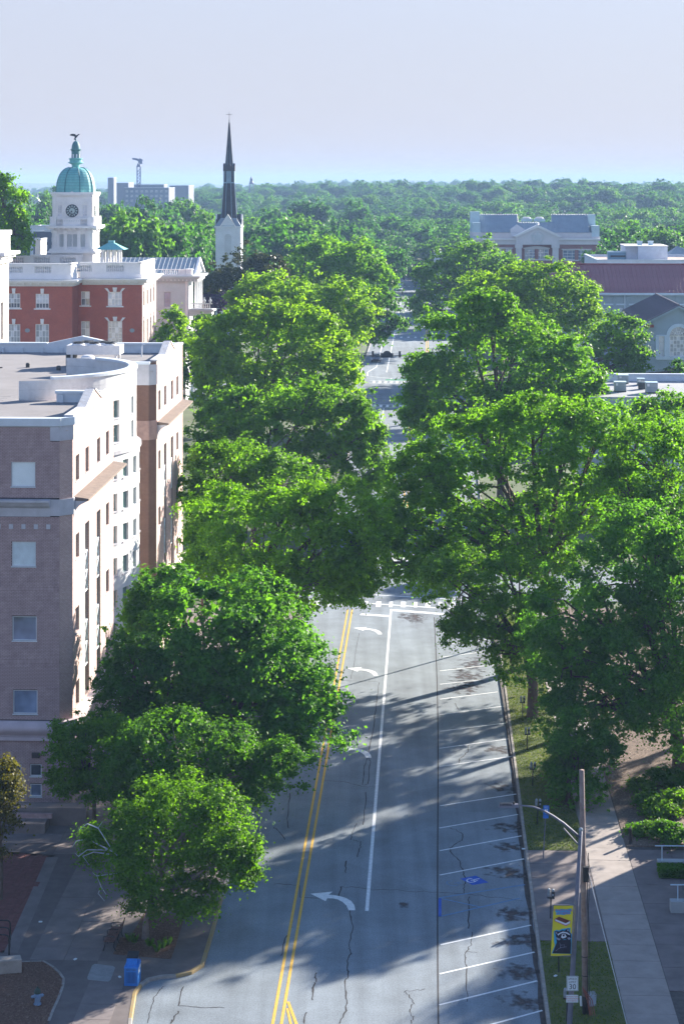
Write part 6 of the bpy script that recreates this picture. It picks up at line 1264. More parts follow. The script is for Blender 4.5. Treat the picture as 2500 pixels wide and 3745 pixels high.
art('brow', [(270, 800), (320, 770), (365, 752), (375, 752), (440, 765), (490, 800), (480, 812), (430, 785), (375, 772), (320, 790), (285, 820)], M_bw, .048); art('muzzle', [(335, 850), (350, 800), (378, 786), (410, 800), (432, 840), (400, 862), (360, 870)], M_bw, .048); art('nose', [(360, 822), (368, 800), (390, 798), (400, 815), (382, 842)], M_bk, .054)
art('cheek', [(255, 850), (300, 870), (330, 880), (300, 905), (262, 885)], M_bg, .048); art('cheek', [(440, 860), (480, 850), (505, 870), (470, 900)], M_bg, .048); art('ear_inner', [(232, 758), (262, 760), (270, 790), (250, 790)], M_bg, .046); art('ear_inner', [(440, 715), (468, 710), (465, 740), (445, 745)], M_bg, .046)
mb = MB()
for pts in (((310, 945), (325, 985), (370, 985), (385, 970), (400, 1020)), ((400, 1020), (340, 1025), (290, 1050), (240, 1090)), ((330, 985), (320, 1030)), ((400, 1020), (430, 1015))):
    mb.tube([Bp(a, b, .044) for a, b in pts], .006, 4)
mb.obj('claw_lines', M_bg, bn)
MB().tube([Bp(195, 290), Bp(600, 292)], .02, 6).obj('top_rod', M_galv, bn); MB().tube([Bp(150, 1172), Bp(545, 1174)], .02, 6).obj('bottom_rod', M_galv, bn)
# speed limit and notice plates
def plate(name, px0, px1, py0, py1, mt, label, Y=77.98):
    a, b = P(px0, py0, Y), P(px1, py1, Y); r = empty(name, ((a.x + b.x) / 2, Y, (a.z + b.z) / 2), 0, label, 'sign'); w, h = b.x - a.x, a.z - b.z; bevel(MB().box(-w / 2, w / 2, -.01, .01, -h / 2, h / 2).obj('plate', mt, r), .008); return r, w, h
r, w, h = plate('speed_limit_sign', 2070.6, 2114, 3571, 3626, M_sign_w, 'white speed limit 30 sign on the leaning steel pole')
mb = MB()
for (x0, x1, z0, z1) in ((-w/2+.015, w/2-.015, h/2-.027, h/2-.015), (-w/2+.015, w/2-.015, -h/2+.015, -h/2+.027), (-w/2+.015, -w/2+.027, -h/2+.027, h/2-.027), (w/2-.027, w/2-.015, -h/2+.027, h/2-.027)): mb.box(x0, x1, -.014, -.0105, z0, z1)
mb.obj('border', M_sign_k, r); upright(text_mesh('SPEED', .12, M_sign_k, r, space=1.1), (0, -.0115, h * .31)); upright(text_mesh('LIMIT', .12, M_sign_k, r, space=1.1), (0, -.0115, h * .1)); upright(text_mesh('30', .30, M_sign_k, r), (0, -.0115, -h * .22))
r, w, h = plate('notice_sign', 2069, 2113, 3640, 3668, M_sign_w, 'small white no skating notice under the speed limit sign')
for k, s in enumerate(('SKATING AND', 'SKATEBOARDING', 'PROHIBITED')): upright(text_mesh(s, .07, M_sign_r, r), (0, -.0115, h * (.28 - .28 * k)))
# ---- wooden utility pole
ub = Vector((10.2, 80.2, .12)); up_ = empty('utility_pole', ub, 0, 'weathered wooden utility pole beside the yellow banner', 'utility pole'); ut = P(2126, 2817, 80.2) - ub
MB().tube([(0, 0, -.1), (ut.x * .33, 0, ut.z * .33), (ut.x * .66, 0, ut.z * .66), ut], [.13, .125, .118, .108], 12).obj('pole', M_wood, up_, smooth=True); MB().tube([(0, 0, -.02), (0, 0, .75)], .145, 12).obj('tar_wrap', M_black, up_)
U = lambda px, py, d=0.2: P(px, py, 80.2 - d) - ub
MB().tube([U(2147, 3700), U(2149, 3400), U(2146, 3210), U(2152, 3170), U(2150, 3120)], .018, 5).obj('cable', M_black, up_); MB().tube([U(2153, 3640), U(2155, 3420), U(2150, 3330), U(2156, 3230), U(2150, 3190)], .014, 5).obj('cable', M_black, up_)
c = U(2142, 3188, .25); MB().box(c.x - .12, c.x + .1, c.y - .1, c.y + .12, c.z - .42, c.z + .2).obj('splice_box', M_black, up_)
for k, (a, b) in enumerate(((2126, 2146), (2130, 2150), (2135, 2156), (2140, 2164))): MB().tube([U(a + 2, 3610 + 6 * k), U(b, 3660), U(b + 10, 3715)], .02, 5).obj('conduit', mat('red_conduit', (.28, .10, .08), .7, .2), up_)
MB().tube([U(2122, 3645, .25), U(2124, 3680, .25)], .05, 6).obj('meter_box', M_sign_w, up_)
for z in (1.6, 2.4): MB().lathe([(.14, z), (.14, z + .03)], 12, (ut.x * z / ut.z, 0, 0)).obj('strap', M_black, up_)
g = G(2302, 3790, .12); gw = MB().tube([ub + U(2150, 3190, .1), g], .017, 6).obj('guy_wire', mat('pale_guard', (.55, .58, .62), .4, .1)); tag(gw, 'pale guy wire slanting from the wooden pole to the ground', 'guy wire')
# ---- second lamp pole further along whose shadow crosses the road
b = UV(6.0, 146, .12); sp = empty('street_lamp', b, 0, 'street lamp behind the hanging leaves at the right kerb', 'street lamp'); MB().tube([(0, 0, 0), (0, 0, 9)], [.11, .06], 10).obj('pole', M_galv, sp); MB().tube([(0, 0, 8.7), (-.8, 0, 9.4), (-2.2, 0, 9.7)], .04, 6).obj('arm', M_galv, sp); MB().box(-2.9, -2.2, -.12, .12, 9.62, 9.74).obj('luminaire', M_galv, sp)
# ---- recycling bin
g = G(454, 3607, .13); rb = empty('recycling_bin', (*UV(*toUV(g))[:2], .13), -AA - .02, 'blue slatted recycling bin on the left corner sidewalk', 'recycling bin'); M_rb = mat('bin_blue', (.02, .16, .50), .45, .12, 4)
bw_, bd, bh_ = .6, .72, .78; mb = MB(); mb.box(0, bw_, 0, .03, 0, .1).box(0, bw_, 0, .03, .6, bh_).box(0, .07, 0, .03, .1, .6).box(bw_ - .07, bw_, 0, .03, .1, .6).box(0, .03, .03, bd, 0, bh_).box(bw_ - .03, bw_, .03, bd, 0, bh_).box(.03, bw_ - .03, bd - .03, bd, 0, bh_); mb.obj('body', M_rb, rb)
for k in range(8): x = .085 + k * .057; MB().box(x, x + .03, .002, .028, .1, .6).obj('slat', M_rb, rb)
MB().box(.04, bw_ - .04, .04, .06, .04, .62).obj('liner', mat('bin_liner', (.01, .04, .14), .7, .1), rb)
MB().hexa([(-.02, -.03, bh_), (bw_ + .02, -.03, bh_), (bw_ + .02, bd + .02, bh_), (-.02, bd + .02, bh_)], [(.02, .08, bh_ + .05), (bw_ - .02, .08, bh_ + .05), (bw_ - .02, bd, bh_ + .12), (.02, bd, bh_ + .12)]).obj('lid', M_rb, rb)
MB().hexa([(.05, .2, bh_ + .06), (bw_ - .09, .2, bh_ + .06), (bw_ - .09, bd - .05, bh_ + .1), (.05, bd - .05, bh_ + .1)], [(.05, .34, bh_ + .26), (bw_ - .09, .34, bh_ + .26), (bw_ - .09, bd - .05, bh_ + .4), (.05, bd - .05, bh_ + .4)]).obj('hood', M_rb, rb); MB().hexa([(.04, .36, bh_ + .27), (bw_ - .06, .36, bh_ + .27), (bw_ - .06, bd + .02, bh_ + .4), (.04, bd + .02, bh_ + .4)], [(.04, .36, bh_ + .3), (bw_ - .06, .36, bh_ + .3), (bw_ - .06, bd + .02, bh_ + .45), (.04, bd + .02, bh_ + .45)]).obj('flap', M_black, rb)
MB().box(bw_ + .001, bw_ + .012, .1, .35, .5, .72).box(bw_ + .001, bw_ + .012, .4, .62, .62, .76).obj('label_plate', M_sign_w, rb); o = upright(text_mesh('RECYCLE', .1, M_black, rb), (bw_ / 2, -.004, .69))
# ---- bench
g = G(378, 3480, .13); bh2 = empty('bench', g, -.32, 'dark slatted park bench beside the tree pit', 'bench'); M_slat = mat('bench_slat', (.16, .085, .075), .7, .25, 4)
bh2.rotation_euler = (0, 0, -.10)
L = 1.75
for k in range(5): MB().box(.0 + k * .095, .075 + k * .095, 0, L, .42, .455).obj('seat_slat', M_slat, bh2)
for k in range(3): MB().hexa([(.5 + k * .035, 0, .5 + k * .12), (.53 + k * .035, 0, .5 + k * .12), (.53 + k * .035, L, .5 + k * .12), (.5 + k * .035, L, .5 + k * .12)], [(.525 + k * .035, 0, .59 + k * .12), (.555 + k * .035, 0, .59 + k * .12), (.555 + k * .035, L, .59 + k * .12), (.525 + k * .035, L, .59 + k * .12)]).obj('back_slat', M_slat, bh2)
for y in (.06, L * .5, L - .06):
    MB().tube([(-.02, y, 0), (.04, y, .2), (.02, y, .4), (.5, y, .4), (.62, y, .9)], .025, 6).tube([(.55, y, 0), (.45, y, .2), (.5, y, .4)], .025, 6).obj('leg', M_black, bh2); MB().tube([(.0, y, .42), (-.02, y, .62), (.2, y, .68), (.5, y, .64)], .02, 6).obj('arm_rest', M_black, bh2)
# ---- hydrant
g = G(137, 3675, .14); hy = empty('fire_hydrant', g, .4, 'pale blue fire hydrant with dark cap in the curved mulch bed', 'hydrant'); M_hy = mat('hydrant_paint', (.17, .26, .38), .5, .15, 6); M_hyg = mat('hydrant_cap', (.03, .06, .05), .5, .2)
MB().lathe([(.16, 0), (.16, .05), (.12, .06), (.115, .42), (.145, .44), (.145, .48)], 16).obj('barrel', M_hy, hy, smooth=False); MB().lathe([(.145, .48), (.15, .53), (.12, .62), (.06, .69), (.035, .7), (.035, .76)], 16).obj('bonnet', M_hyg, hy)
for d, r_, l_ in (((1, 0), .065, .24), ((-1, 0), .065, .24), ((0, -1), .085, .26)): MB().tube([(0, 0, .36), (d[0] * l_, d[1] * l_, .36)], r_, 10).tube([(d[0] * l_, d[1] * l_, .36), (d[0] * (l_ + .04), d[1] * (l_ + .04), .36)], r_ * .45, 6).obj('nozzle', M_hy, hy)
# ---- low wall, hoop rack, planter box
ZL5 = lambda a, b, z=.13: G(a / 1.568, 2900 + b / 1.568, z)
a, b_ = ZL5(-220, 1060), ZL5(125, 1035); lw = bevel(MB().hexa([(a.x, a.y, .1), (b_.x, b_.y, .1), (b_.x - .15, b_.y + .55, .1), (a.x, a.y + .55, .1)], [(a.x, a.y, .72), (b_.x, b_.y, .72), (b_.x - .15, b_.y + .55, .72), (a.x, a.y + .55, .72)]).obj('low_wall', mat('old_concrete_wall', (.30, .27, .24), .9, .25, 1.5, detail=8)), .02); tag(lw, 'low concrete wall at the left edge beside the mulch bed', 'wall')
rk = empty('bike_rack', ZL5(52, 930), 0, 'black hoop bike rack at the left edge above the low wall', 'bike rack')
for k in range(3):
    o = Vector((-.12 * k, .85 * k, 0)); MB().tube([o + Vector((0, 0, 0)), o + Vector((0, 0, .75)), o + Vector((-.06, 0, .86)), o + Vector((-.2, 0, .9)), o + Vector((-.9, 0, .9)), o + Vector((-1.0, 0, .8)), o + Vector((-1.0, 0, 0))], .035, 8).obj('hoop', M_black, rk, smooth=True)
a, b_ = ZL5(150, 195), ZL5(232, 150); pb2 = empty('loading_dock', (*ZL5(150, 235)[:2], .1), -AA, 'concrete step block against the foot of the brick office', 'steps')
MB().box(-.8, 1.0, 0, 1.3, 0, .55).obj('step', M_conc2, pb2); MB().box(-.8, 3.0, 1.3, 2.2, 0, 1.0).obj('step', M_conc2, pb2); MB().box(-.8, 1.2, .9, 1.1, .55, .8).obj('kerb_edge', mat('pink_concrete', (.36, .25, .25), .9, .2), pb2)
# small litter
for k, (px, py) in enumerate(((148, 3374), (275, 3511), (438, 3576), (1913, 3107), (2030, 3572))):
    g = G(px, py, .15); o = bevel(MB().box(-.09, .09, -.06, .06, 0, .05).obj('paper_litter', M_sign_w, loc=g), .02); o.rotation_euler = (0, 0, k); tag(o, ('scrap of white litter on dark paving below the brick paving', 'white cup scrap on the sidewalk above the utility cover', 'white scrap beside the blue recycling bin', 'white scrap at the grass corner by the kerb', 'white scrap on the grass beneath the banner')[k], 'litter')
bo = MB().lathe([(.09, 0), (.09, .75), (.07, .8)], 10).obj('bollard_light', M_black, loc=G(2303, 3085, .15)); tag(bo, 'short black bollard light at the edge of the mulch bed', 'bollard')
# ---- cars
M_carg = glass_mat('car_glass', (.02, .025, .03), .03, .2); M_tyre = mat('tyre', (.015, .015, .016), .9, .2); M_rim = mat('rim', (.4, .42, .45), .3, .1, metal=.6); M_headl = mat('headlamp', (.75, .8, .85), .1, .05); M_tail = mat('tail_lamp', (.35, .01, .01), .2, .05)
def car(loc, rz, col, label, suv=False):
    mt = mat('car_paint_%02d%02d%02d' % tuple(int(c * 99) for c in col), col, .25, .04, spec=.6); r = empty('parked_car' if not suv else 'sport_utility_car', loc, rz, label, 'car')
    h1 = 1.72 if suv else 1.45; W = .9
    secs = [(-2.25, .35, .62, .78), (-2.1, .25, .78, .86), (-1.2, .22, .92, W), (-.6, .22, .96, W), (.6, .22, .98, W), (1.6, .22, 1.0, W), (2.1, .28, .95, .85), (2.25, .4, .8, .78)]
    mb = MB(); n = len(secs)
    for (y, z0, z1, w) in secs: mb.v += [(-w, y, z0), (w, y, z0), (w * 1.0, y, (z0 + z1) / 2), (w * .93, y, z1), (-w * .93, y, z1), (-w, y, (z0 + z1) / 2)]
    for i in range(n - 1):
        for k in range(6): mb.f.append((i*6+k, i*6+(k+1) % 6, (i+1)*6+(k+1) % 6, (i+1)*6+k))
    mb.f += [(5, 4, 3, 2, 1, 0), tuple((n-1)*6+k for k in range(6))]; bevel(mb.obj('body', mt, r), .03)
    back = 2.1 if suv else 1.55
    MB().hexa([(-.82, -1.15, .93), (.82, -1.15, .93), (.82, back, .98), (-.82, back, .98)], [(-.62, -.35, h1), (.62, -.35, h1), (.62, back - .45, h1 - .02), (-.62, back - .45, h1 - .02)]).obj('cabin', mt, r)
    e = .012
    MB().hexa([(-.74, -1.1 - e, .99), (.74, -1.1 - e, .99), (.74, -1.08, .99), (-.74, -1.08, .99)], [(-.6, -.4 - e, h1 - .06), (.6, -.4 - e, h1 - .06), (.6, -.38, h1 - .06), (-.6, -.38, h1 - .06)]).obj('windscreen', M_carg, r)
    MB().hexa([(-.72, back - .04, 1.02), (.72, back - .04, 1.02), (.72, back - .02 + e, 1.02), (-.72, back - .02 + e, 1.02)], [(-.58, back - .43, h1 - .08), (.58, back - .43, h1 - .08), (.58, back - .4 + e, h1 - .08), (-.58, back - .4 + e, h1 - .08)]).obj('rear_window', M_carg, r)
    for s in (-1, 1):
        MB().add([(s * .815, -.85, 1.0), (s * .815, back - .25, 1.02), (s * .655, back - .5, h1 - .1), (s * .655, -.3, h1 - .1)], [(0, 1, 2, 3)]).obj('side_window', M_carg, r, fix=False, loc=(s * .015, 0, 0)); MB().box(s * .75 - .14, s * .75 + .14, -2.24, -2.12, .62, .74).obj('headlight', M_headl, r); MB().box(s * .72 - .12, s * .72 + .12, 2.15, 2.27, .68, .82).obj('tail_light', M_tail, r)
        MB().box(s * .95 - .08, s * .95 + .08, -.95, -.85, .95, 1.06).obj('mirror', mt, r)
        for y in (-1.35, 1.4):
            wq = MB().tube([(s * .72, y, .32), (s * .93, y, .32)], .32, 16).obj('wheel', M_tyre, r); MB().tube([(s * .925, y, .32), (s * .945, y, .32)], .2, 12).obj('rim', M_rim, wq)
    MB().box(-.45, .45, -2.27, -2.2, .48, .6).obj('grille', M_black, r); return r
def at_uv(px, py): return UV(*toUV(G(px, py)), .01)
car(at_uv(1375, 1322), -AA, (.05, .04, .06), 'dark car waiting at the second crossing under the signal arm'); car(at_uv(1488, 1186), -AA, (.02, .06, .09), 'dark blue car half hidden by the overhanging branch', True); car(at_uv(1461, 1063), -AA, (.7, .72, .74), 'nearest of three pale cars parked far up the street'); car(at_uv(1463, 1054), -AA, (.62, .66, .7), 'middle of three pale cars parked far up the street'); car(at_uv(1464, 1045), -AA, (.72, .74, .76), 'farthest of three pale cars parked far up the street'); car(at_uv(1452, 1168), -AA, (.1, .3, .36), 'teal car at the left kerb behind the dark branch')
# ---- traffic signals
M_sig = mat('signal_housing', (.02, .025, .03), .6, .1); M_redl = emit_mat('signal_red', (1.0, .06, .04), 3.0)
def signal(root, x, z, lit=False, y=0.0):
    h = MB().box(x - .18, x + .18, y - .14, y + .14, z - .55, z + .55).obj('signal_head', M_sig, root)
    for k in range(3): MB().tube([(x, y - .14, z + .34 - k * .34), (x, y - .32, z + .34 - k * .34)], .13, 10, caps=False).obj('visor', M_sig, h); MB().tube([(x, y - .15, z + .34 - k * .34), (x, y - .16, z + .34 - k * .34)], .11, 10).obj('lens', M_redl if (lit and k == 0) else M_black, h)
a = P(1240, 1301, 330); ts = empty('traffic_signal', (a.x, a.y, 0), -AA, 'traffic signal mast arm over the second crossing', 'traffic signal'); kx = 330 / FPX; zA_ = a.z
MB().tube([(0, 0, -.05), (0, 0, zA_ + .4)], [.16, .12], 10).obj('pole', M_sig, ts); MB().tube([(0, 0, zA_), (245 * kx, 0, zA_ + .05)], [.1, .06], 8).obj('mast_arm', M_sig, ts)
signal(ts, (1363 - 1240) * kx, zA_ + .3); signal(ts, (1461 - 1240) * kx, zA_ + .3); MB().box((1391 - 1240) * kx, (1437 - 1240) * kx, -.05, .02, zA_ - .25, zA_ + .5).extr([((1415 - 1240) * kx + .65 * math.cos(t), -.05, zA_ + .5 + .4 * math.sin(t)) for t in [k * math.pi / 8 for k in range(9)]], (0, .07, 0)).obj('street_name_sign', M_sig, ts)
def span(px0, px1, py, Y, heads, label, lit=False, green=None):
    a = P(px1, py, Y); r = empty('traffic_signal', (a.x + 1.5, Y, 0), -AA, label, 'traffic signal'); k = Y / FPX; MB().tube([(0, 0, -.05), (0, 0, a.z + .3)], .14, 8).obj('pole', M_sig, r); L = (px0 - px1) * k - 1.5; MB().tube([(0, 0, a.z), (L, 0, a.z + .1)], .09, 6).obj('mast_arm', M_sig, r)
    for hx in heads: signal(r, (hx - px1) * k - 1.5, a.z + (.2 if not lit else -.2), lit)
    if green: MB().box((green[0] - px1) * k - 1.5, (green[1] - px1) * k - 1.5, -.08, -.04, a.z - .6, a.z + .1).obj('street_name_sign', mat('sign_green', (.02, .32, .2), .6, .05), r)
span(1452, 1540, 1020, 640, (1476, 1498), 'traffic signal arm seen before the farthest crossing'); span(1500, 1545, 1000, 690, (1509, 1533), 'farthest traffic signal showing two red lights and green sign', True, (1513, 1529)); span(1440, 1520, 1100, 505, (1433, 1487), 'traffic signal arm beyond the dark overhanging branch'); span(1430, 1500, 1072, 560, (1471,), 'small traffic signal head above the parked pale cars')
# ---- wooden poles and wires along the far left kerb
for k, (px, pyb, pyt, Y) in enumerate(((1435, 1062, 945, 610), (1444, 1045, 950, 660), (1437, 1080, 965, 575))):
    b = P(px, 0, Y); r = empty('utility_pole', (b.x, Y, 0), 0, ('nearest far utility pole rising from the left kerb up the street', 'middle far utility pole beside the left kerb up the street', 'shortest far utility pole by the left kerb up the street')[k], 'utility pole'); zt = P(px, pyt, Y).z; MB().tube([(0, 0, -.1), (0, 0, zt)], [.2, .14], 8).obj('pole', M_wood, r); MB().box(-1.1, 1.1, -.06, .06, zt - .7, zt - .55).obj('cross_arm', M_wood, r); MB().tube([(-.25, -.2, zt - 2), (-.25, -.2, zt - 1.2)], .2, 8).obj('transformer', M_galv, r)
# cars and kiosk shapes in far left lots
rs = empty('road_sign', at_uv(1440, 1060), 0, 'teal signboard at the left kerb far up the street', 'sign'); MB().box(-1.1, 1.1, -.05, .05, 1.2, 3.6).obj('panel', M_lm, rs); MB().box(-.08, .08, .05, .12, 0, 1.2).obj('post', M_black, rs)
# flag poles and wires at far left
for k, (px, pyt, pyb, Y) in enumerate(((58, 672, 760, 620), (80, 740, 765, 640), (90, 735, 775, 600))):
    b = P(px, 0, Y); r = empty('light_mast', (b.x, Y, 0), 0, ('tall pale light mast at far left above the trees', 'slim pale pole between far left mast and chapel', 'slim pale pole just left of the far chapel')[k], 'pole'); MB().tube([(0, 0, -.2), (0, 0, P(px, pyt, Y).z)], [.16, .1], 6).obj('pole', M_galv, r); MB().box(-.5, .5, -.1, .1, P(px, pyt, Y).z - .25, P(px, pyt, Y).z).obj('lamp_head', M_lm, r)
# ================================================================== trees
M_bark = mat('bark', (.10, .075, .06), .95, .35, 4, .5, 20, detail=8); M_bark_p = mat('pale_bark', (.20, .165, .15), .95, .3, 4, .4, 20, detail=8); M_dead = mat('dead_twig', (.38, .42, .46), .9, .2, 4)
LM = {'fresh': leaf_mat('leaf_fresh', (.088, .235, .014), tmix=.56), 'mid': leaf_mat('leaf_mid', (.07, .2, .022), tmix=.54, yellow=.34), 'dark': leaf_mat('leaf_dark', (.052, .155, .022), tmix=.48, yellow=.1),
      'blue': leaf_mat('leaf_bluish', (.042, .13, .03), tmix=.48, yellow=.05), 'yellow': leaf_mat('leaf_yellow', (.118, .255, .014), tmix=.56, yellow=.12), 'vivid': leaf_mat('leaf_vivid', (.08, .225, .02), tmix=.57, yellow=.3),
      'shade': leaf_mat('leaf_cool_green', (.064, .195, .036), tmix=.54, yellow=.15), 'near': leaf_mat('leaf_near_green', (.064, .18, .014), tmix=.52),
      'magnolia': leaf_mat('leaf_magnolia', (.035, .055, .018), tmix=.2, gloss=.3, yellow=.4, var=.5), 'purple': leaf_mat('leaf_purple', (.07, .045, .10), tmix=.3, yellow=.0, trans=(1.2, .9, 1.2)), 'brown': leaf_mat('leaf_brownish', (.075, .085, .016), tmix=.35),
      'wood1': leaf_mat('leaf_wood_green', (.04, .15, .035), tmix=.48), 'wood2': leaf_mat('leaf_wood_light', (.06, .18, .035), tmix=.5), 'wood3': leaf_mat('leaf_wood_dark', (.028, .11, .035), tmix=.44)}
def unit(a): return a / np.maximum(np.linalg.norm(a, axis=1, keepdims=True), 1e-9)
def crown_points(lobes, s, nmax, rng, clump=.30, cover=1.5, flat=.6, inner=.05, rmax=1.5, sub=True):
    """leaf-sized faces gathered in clumps on the shell of every lobe; returns quads and clump centres"""
    C = []; big = []
    for c, r in lobes:
        c = np.array(c, float); r = np.array(r, float); big.append((c, r * 1.0))
        if sub:
            for k in range(4):
                d = rng.normal(size=3); d /= np.linalg.norm(d); d[2] = abs(d[2]) * .9 - .15; f = rng.uniform(.28, .46); big.append((c + d * r * rng.uniform(.72, .95), r * f * np.array([1, 1, .85])))
    lobes = big
    for li, (c, r) in enumerate(lobes):
        c = np.array(c, float); r = np.array(r, float); rm = float(np.mean(r)); rc = min(rmax, max(.35, clump * rm))
        area = 4 * math.pi * (((r[0]*r[1])**1.6 + (r[0]*r[2])**1.6 + (r[1]*r[2])**1.6) / 3) ** (1 / 1.6)
        n = int(2.1 * area / (math.pi * rc * rc)) + 6
        d = unit(rng.normal(size=(n, 3))); keep = (d[:, 2] > -.55) | (rng.uniform(size=n) < .45); d = d[keep]; n = len(d)
        rad_ = rng.uniform(.30, 1.04, n) ** .55; rad_[rng.uniform(size=n) < .12] *= 1.15
        wob = 1 + .16 * np.sin(d[:, 0] * 5.1 + li * 1.7) * np.cos(d[:, 1] * 4.3 + li) + .1 * np.sin(d[:, 2] * 7 + li * 2.1)
        p = c + d * r * (rad_ * wob)[:, None]
        ok = np.ones(n, bool)
        for lj, (c2, r2) in enumerate(lobes):
            if lj != li: ok &= np.linalg.norm((p - np.array(c2)) / np.array(r2), axis=1) > .62
        # crevices: drop clumps where a slow wave field is low, and let some sprays reach out
        fq = 2 * math.pi / max(2.2, rm * .9); ph = li * 1.3; fld = np.sin(p[:, 0] * fq + ph) * np.cos(p[:, 1] * fq * 1.1 - ph) + np.sin(p[:, 2] * fq * 1.3 + p[:, 0] * fq * .6 + ph)
        ok &= fld > -.75
        k = rng.uniform(.45, 1.4, n) * rc; far = rng.uniform(size=n) < .16; p[far] += d[far] * r * rng.uniform(.04, .2, far.sum())[:, None]; k[far] *= .5
        p = p[ok]; d = d[ok]; k = k[ok]
        C += [(p[i], d[i], k[i]) for i in range(len(p))]
    P0 = np.array([x[0] for x in C]); D0 = np.array([x[1] for x in C]); K = np.array([x[2] for x in C])
    want = cover * np.pi * K**2 / (.42 * s * s); tot = want.sum(); sc_ = min(1.0, nmax / tot); cnt = np.maximum(3, (want * sc_).astype(int))
    s = s / math.sqrt(sc_) if sc_ < 1 else s
    idx = np.repeat(np.arange(len(P0)), cnt); n = len(idx)
    q = unit(rng.normal(size=(n, 3))); rr = np.abs(rng.normal(0, .62, n)); off = q * (rr * K[idx])[:, None]; off[:, 2] *= flat; off[:, 2] -= .18 * (off[:, 0]**2 + off[:, 1]**2) / K[idx]
    pos = P0[idx] + off
    nrm = unit(.55 * q + .5 * D0[idx] + np.array([0, 0, .45]) + rng.normal(scale=.6, size=(n, 3)))
    t = unit(np.cross(nrm, unit(rng.normal(size=(n, 3))))); b = np.cross(nrm, t); L = (s * rng.uniform(.55, 1.25, n) * .62)[:, None]; W = L * rng.uniform(.45, .8, n)[:, None]
    if inner > 0:
        m_ = int(n * inner); li = rng.integers(0, len(lobes), m_); cc = np.array([x[0] for x in lobes])[li]; rr2 = np.array([x[1] for x in lobes])[li]
        pos[:m_] = cc + unit(rng.normal(size=(m_, 3))) * rr2 * rng.uniform(.2, .62, m_)[:, None]; L[:m_] *= 2.2; W[:m_] *= 2.6
    V = np.stack([pos + t * L, pos + b * W + nrm * L * .18, pos - t * L, pos - b * W + nrm * L * .18], 1)
    return V, P0
def tree(name, base, lobes, lm, label, Yd, bark=None, nmax=45000, tr=.28, fork=None, clump=.27, cover=1.05, rng=None, cat='tree', twigs=70, group=None, s=None, rmax=1.05, flat=.62, inner=.05):
    rng = rng or np.random.default_rng(int(abs(base[0] * 131 + base[1] * 17)) + 5)
    bx, by, bz = base; root = empty(name, base, 0, label, cat, group)
    ll = [((c[0] - bx, c[1] - by, c[2] - bz), r) for c, r in lobes]
    V, cl = crown_points(ll, s or max(.115, .0013 * Yd), int(nmax * 1.2), rng, clump, cover, rmax=rmax, flat=flat, inner=inner)
    link('crown', quad_mesh('crown', V), LM[lm], root)
    lo = min(c[2] - r[2] for c, r in ll); fz = fork or max(1.2, lo + .4); mb = MB()
    cen = np.mean([np.array(c) for c, r in ll], axis=0); fk = Vector((cen[0] * .15, cen[1] * .15, fz))
    mb.tube([(0, 0, -.15), (0, 0, .1), (.04, .03, fz * .5), fk], [tr * 1.5, tr * 1.1, tr * .92, tr * .82], 9)
    for c, r in ll:
        c = Vector(c); mid = fk.lerp(c, .5) + Vector((rng.uniform(-.3, .3), rng.uniform(-.3, .3), .35)); q = tr * .6; mb.tube([fk, mid, c], [q, q * .7, q * .35], 6, caps=False)
        near_ = [i for i in range(len(cl)) if np.linalg.norm((cl[i] - np.array(c)) / np.array(r)) < 1.25]; rng.shuffle(near_)
        for i in near_[:max(4, twigs // len(ll))]:
            e = Vector(cl[i]); m2 = c.lerp(e, .45) + Vector((0, 0, .25 * rng.uniform(-1, 1))); src = fk.lerp(c, rng.uniform(.55, 1)); mb.tube([src, m2, e], [q * .32, q * .2, q * .06], 4, caps=False)
    mb.obj('trunk', bark or M_bark, root, smooth=True, fix=False); return root
def L(cx, cy, rx, ry, Y, rd=None):
    k = 2500 / 1568.0; p = P(cx * k, cy * k, Y); a, b = rx * k * Y / FPX, ry * k * Y / FPX; a *= 1.06; b *= 1.08; return ((p.x, p.y, p.z), (a, rd or (a * .5 + b * .5), b))
def TR(name, bx, by, lob, Yd, lm, label, **kw):
    return tree(name, (bx, by, .1), [L(*q[:4], Yd + (q[4] if len(q) > 4 else 0), q[5] if len(q) > 5 else None) for q in lob], lm, label, Yd, **kw)
# ---- left side, from the corner back
t1 = TR('street_tree', -9.06, 88.2, [(370, 1960, 120, 95), (455, 1870, 110, 85), (280, 1945, 95, 75), (500, 1985, 85, 85), (395, 2050, 110, 45), (380, 1860, 110, 65, 1.5), (555, 1960, 45, 65)], 88.2, 'near', 'small spreading tree on the corner with dead twigs at left', bark=M_bark_p, nmax=60000, tr=.16, fork=1.6, clump=.34, twigs=60)
mb = MB(); k15 = 2500 / 1568; T = lambda a, b, d=-.8: P(a * k15, b * k15, 88.2 + d) - Vector((-9.06, 88.2, .1))
for pts in (((300, 1990), (260, 1955), (225, 1900), (235, 1885)), ((260, 1955), (200, 1925), (175, 1930), (165, 1945)), ((225, 1900), (200, 1890), (180, 1905)), ((300, 2000), (260, 2005), (222, 2010), (232, 2035), (248, 2060)), ((222, 2010), (212, 2002)), ((250, 1960), (215, 1955), (190, 1965), (205, 1985)), ((232, 2035), (225, 2050), (240, 2068)), ((245, 1950), (200, 1950), (180, 1965), (172, 1958))):
    mb.tube([T(a, b) for a, b in pts], [.035] + [.022] * (len(pts) - 2) + [.008], 5)
mb.obj('dead_branch', M_dead, t1)
TR('street_tree', -8.1, 97, [(400, 1690, 110, 70), (330, 1740, 90, 60), (480, 1735, 120, 70), (610, 1765, 85, 50), (420, 1790, 130, 50), (540, 1800, 90, 45), (640, 1740, 50, 40), (300, 1800, 80, 50)], 97, 'dark', 'layered tree behind the small corner tree, reaching over the kerb', bark=M_bark_p, nmax=52000, tr=.16, clump=.34)
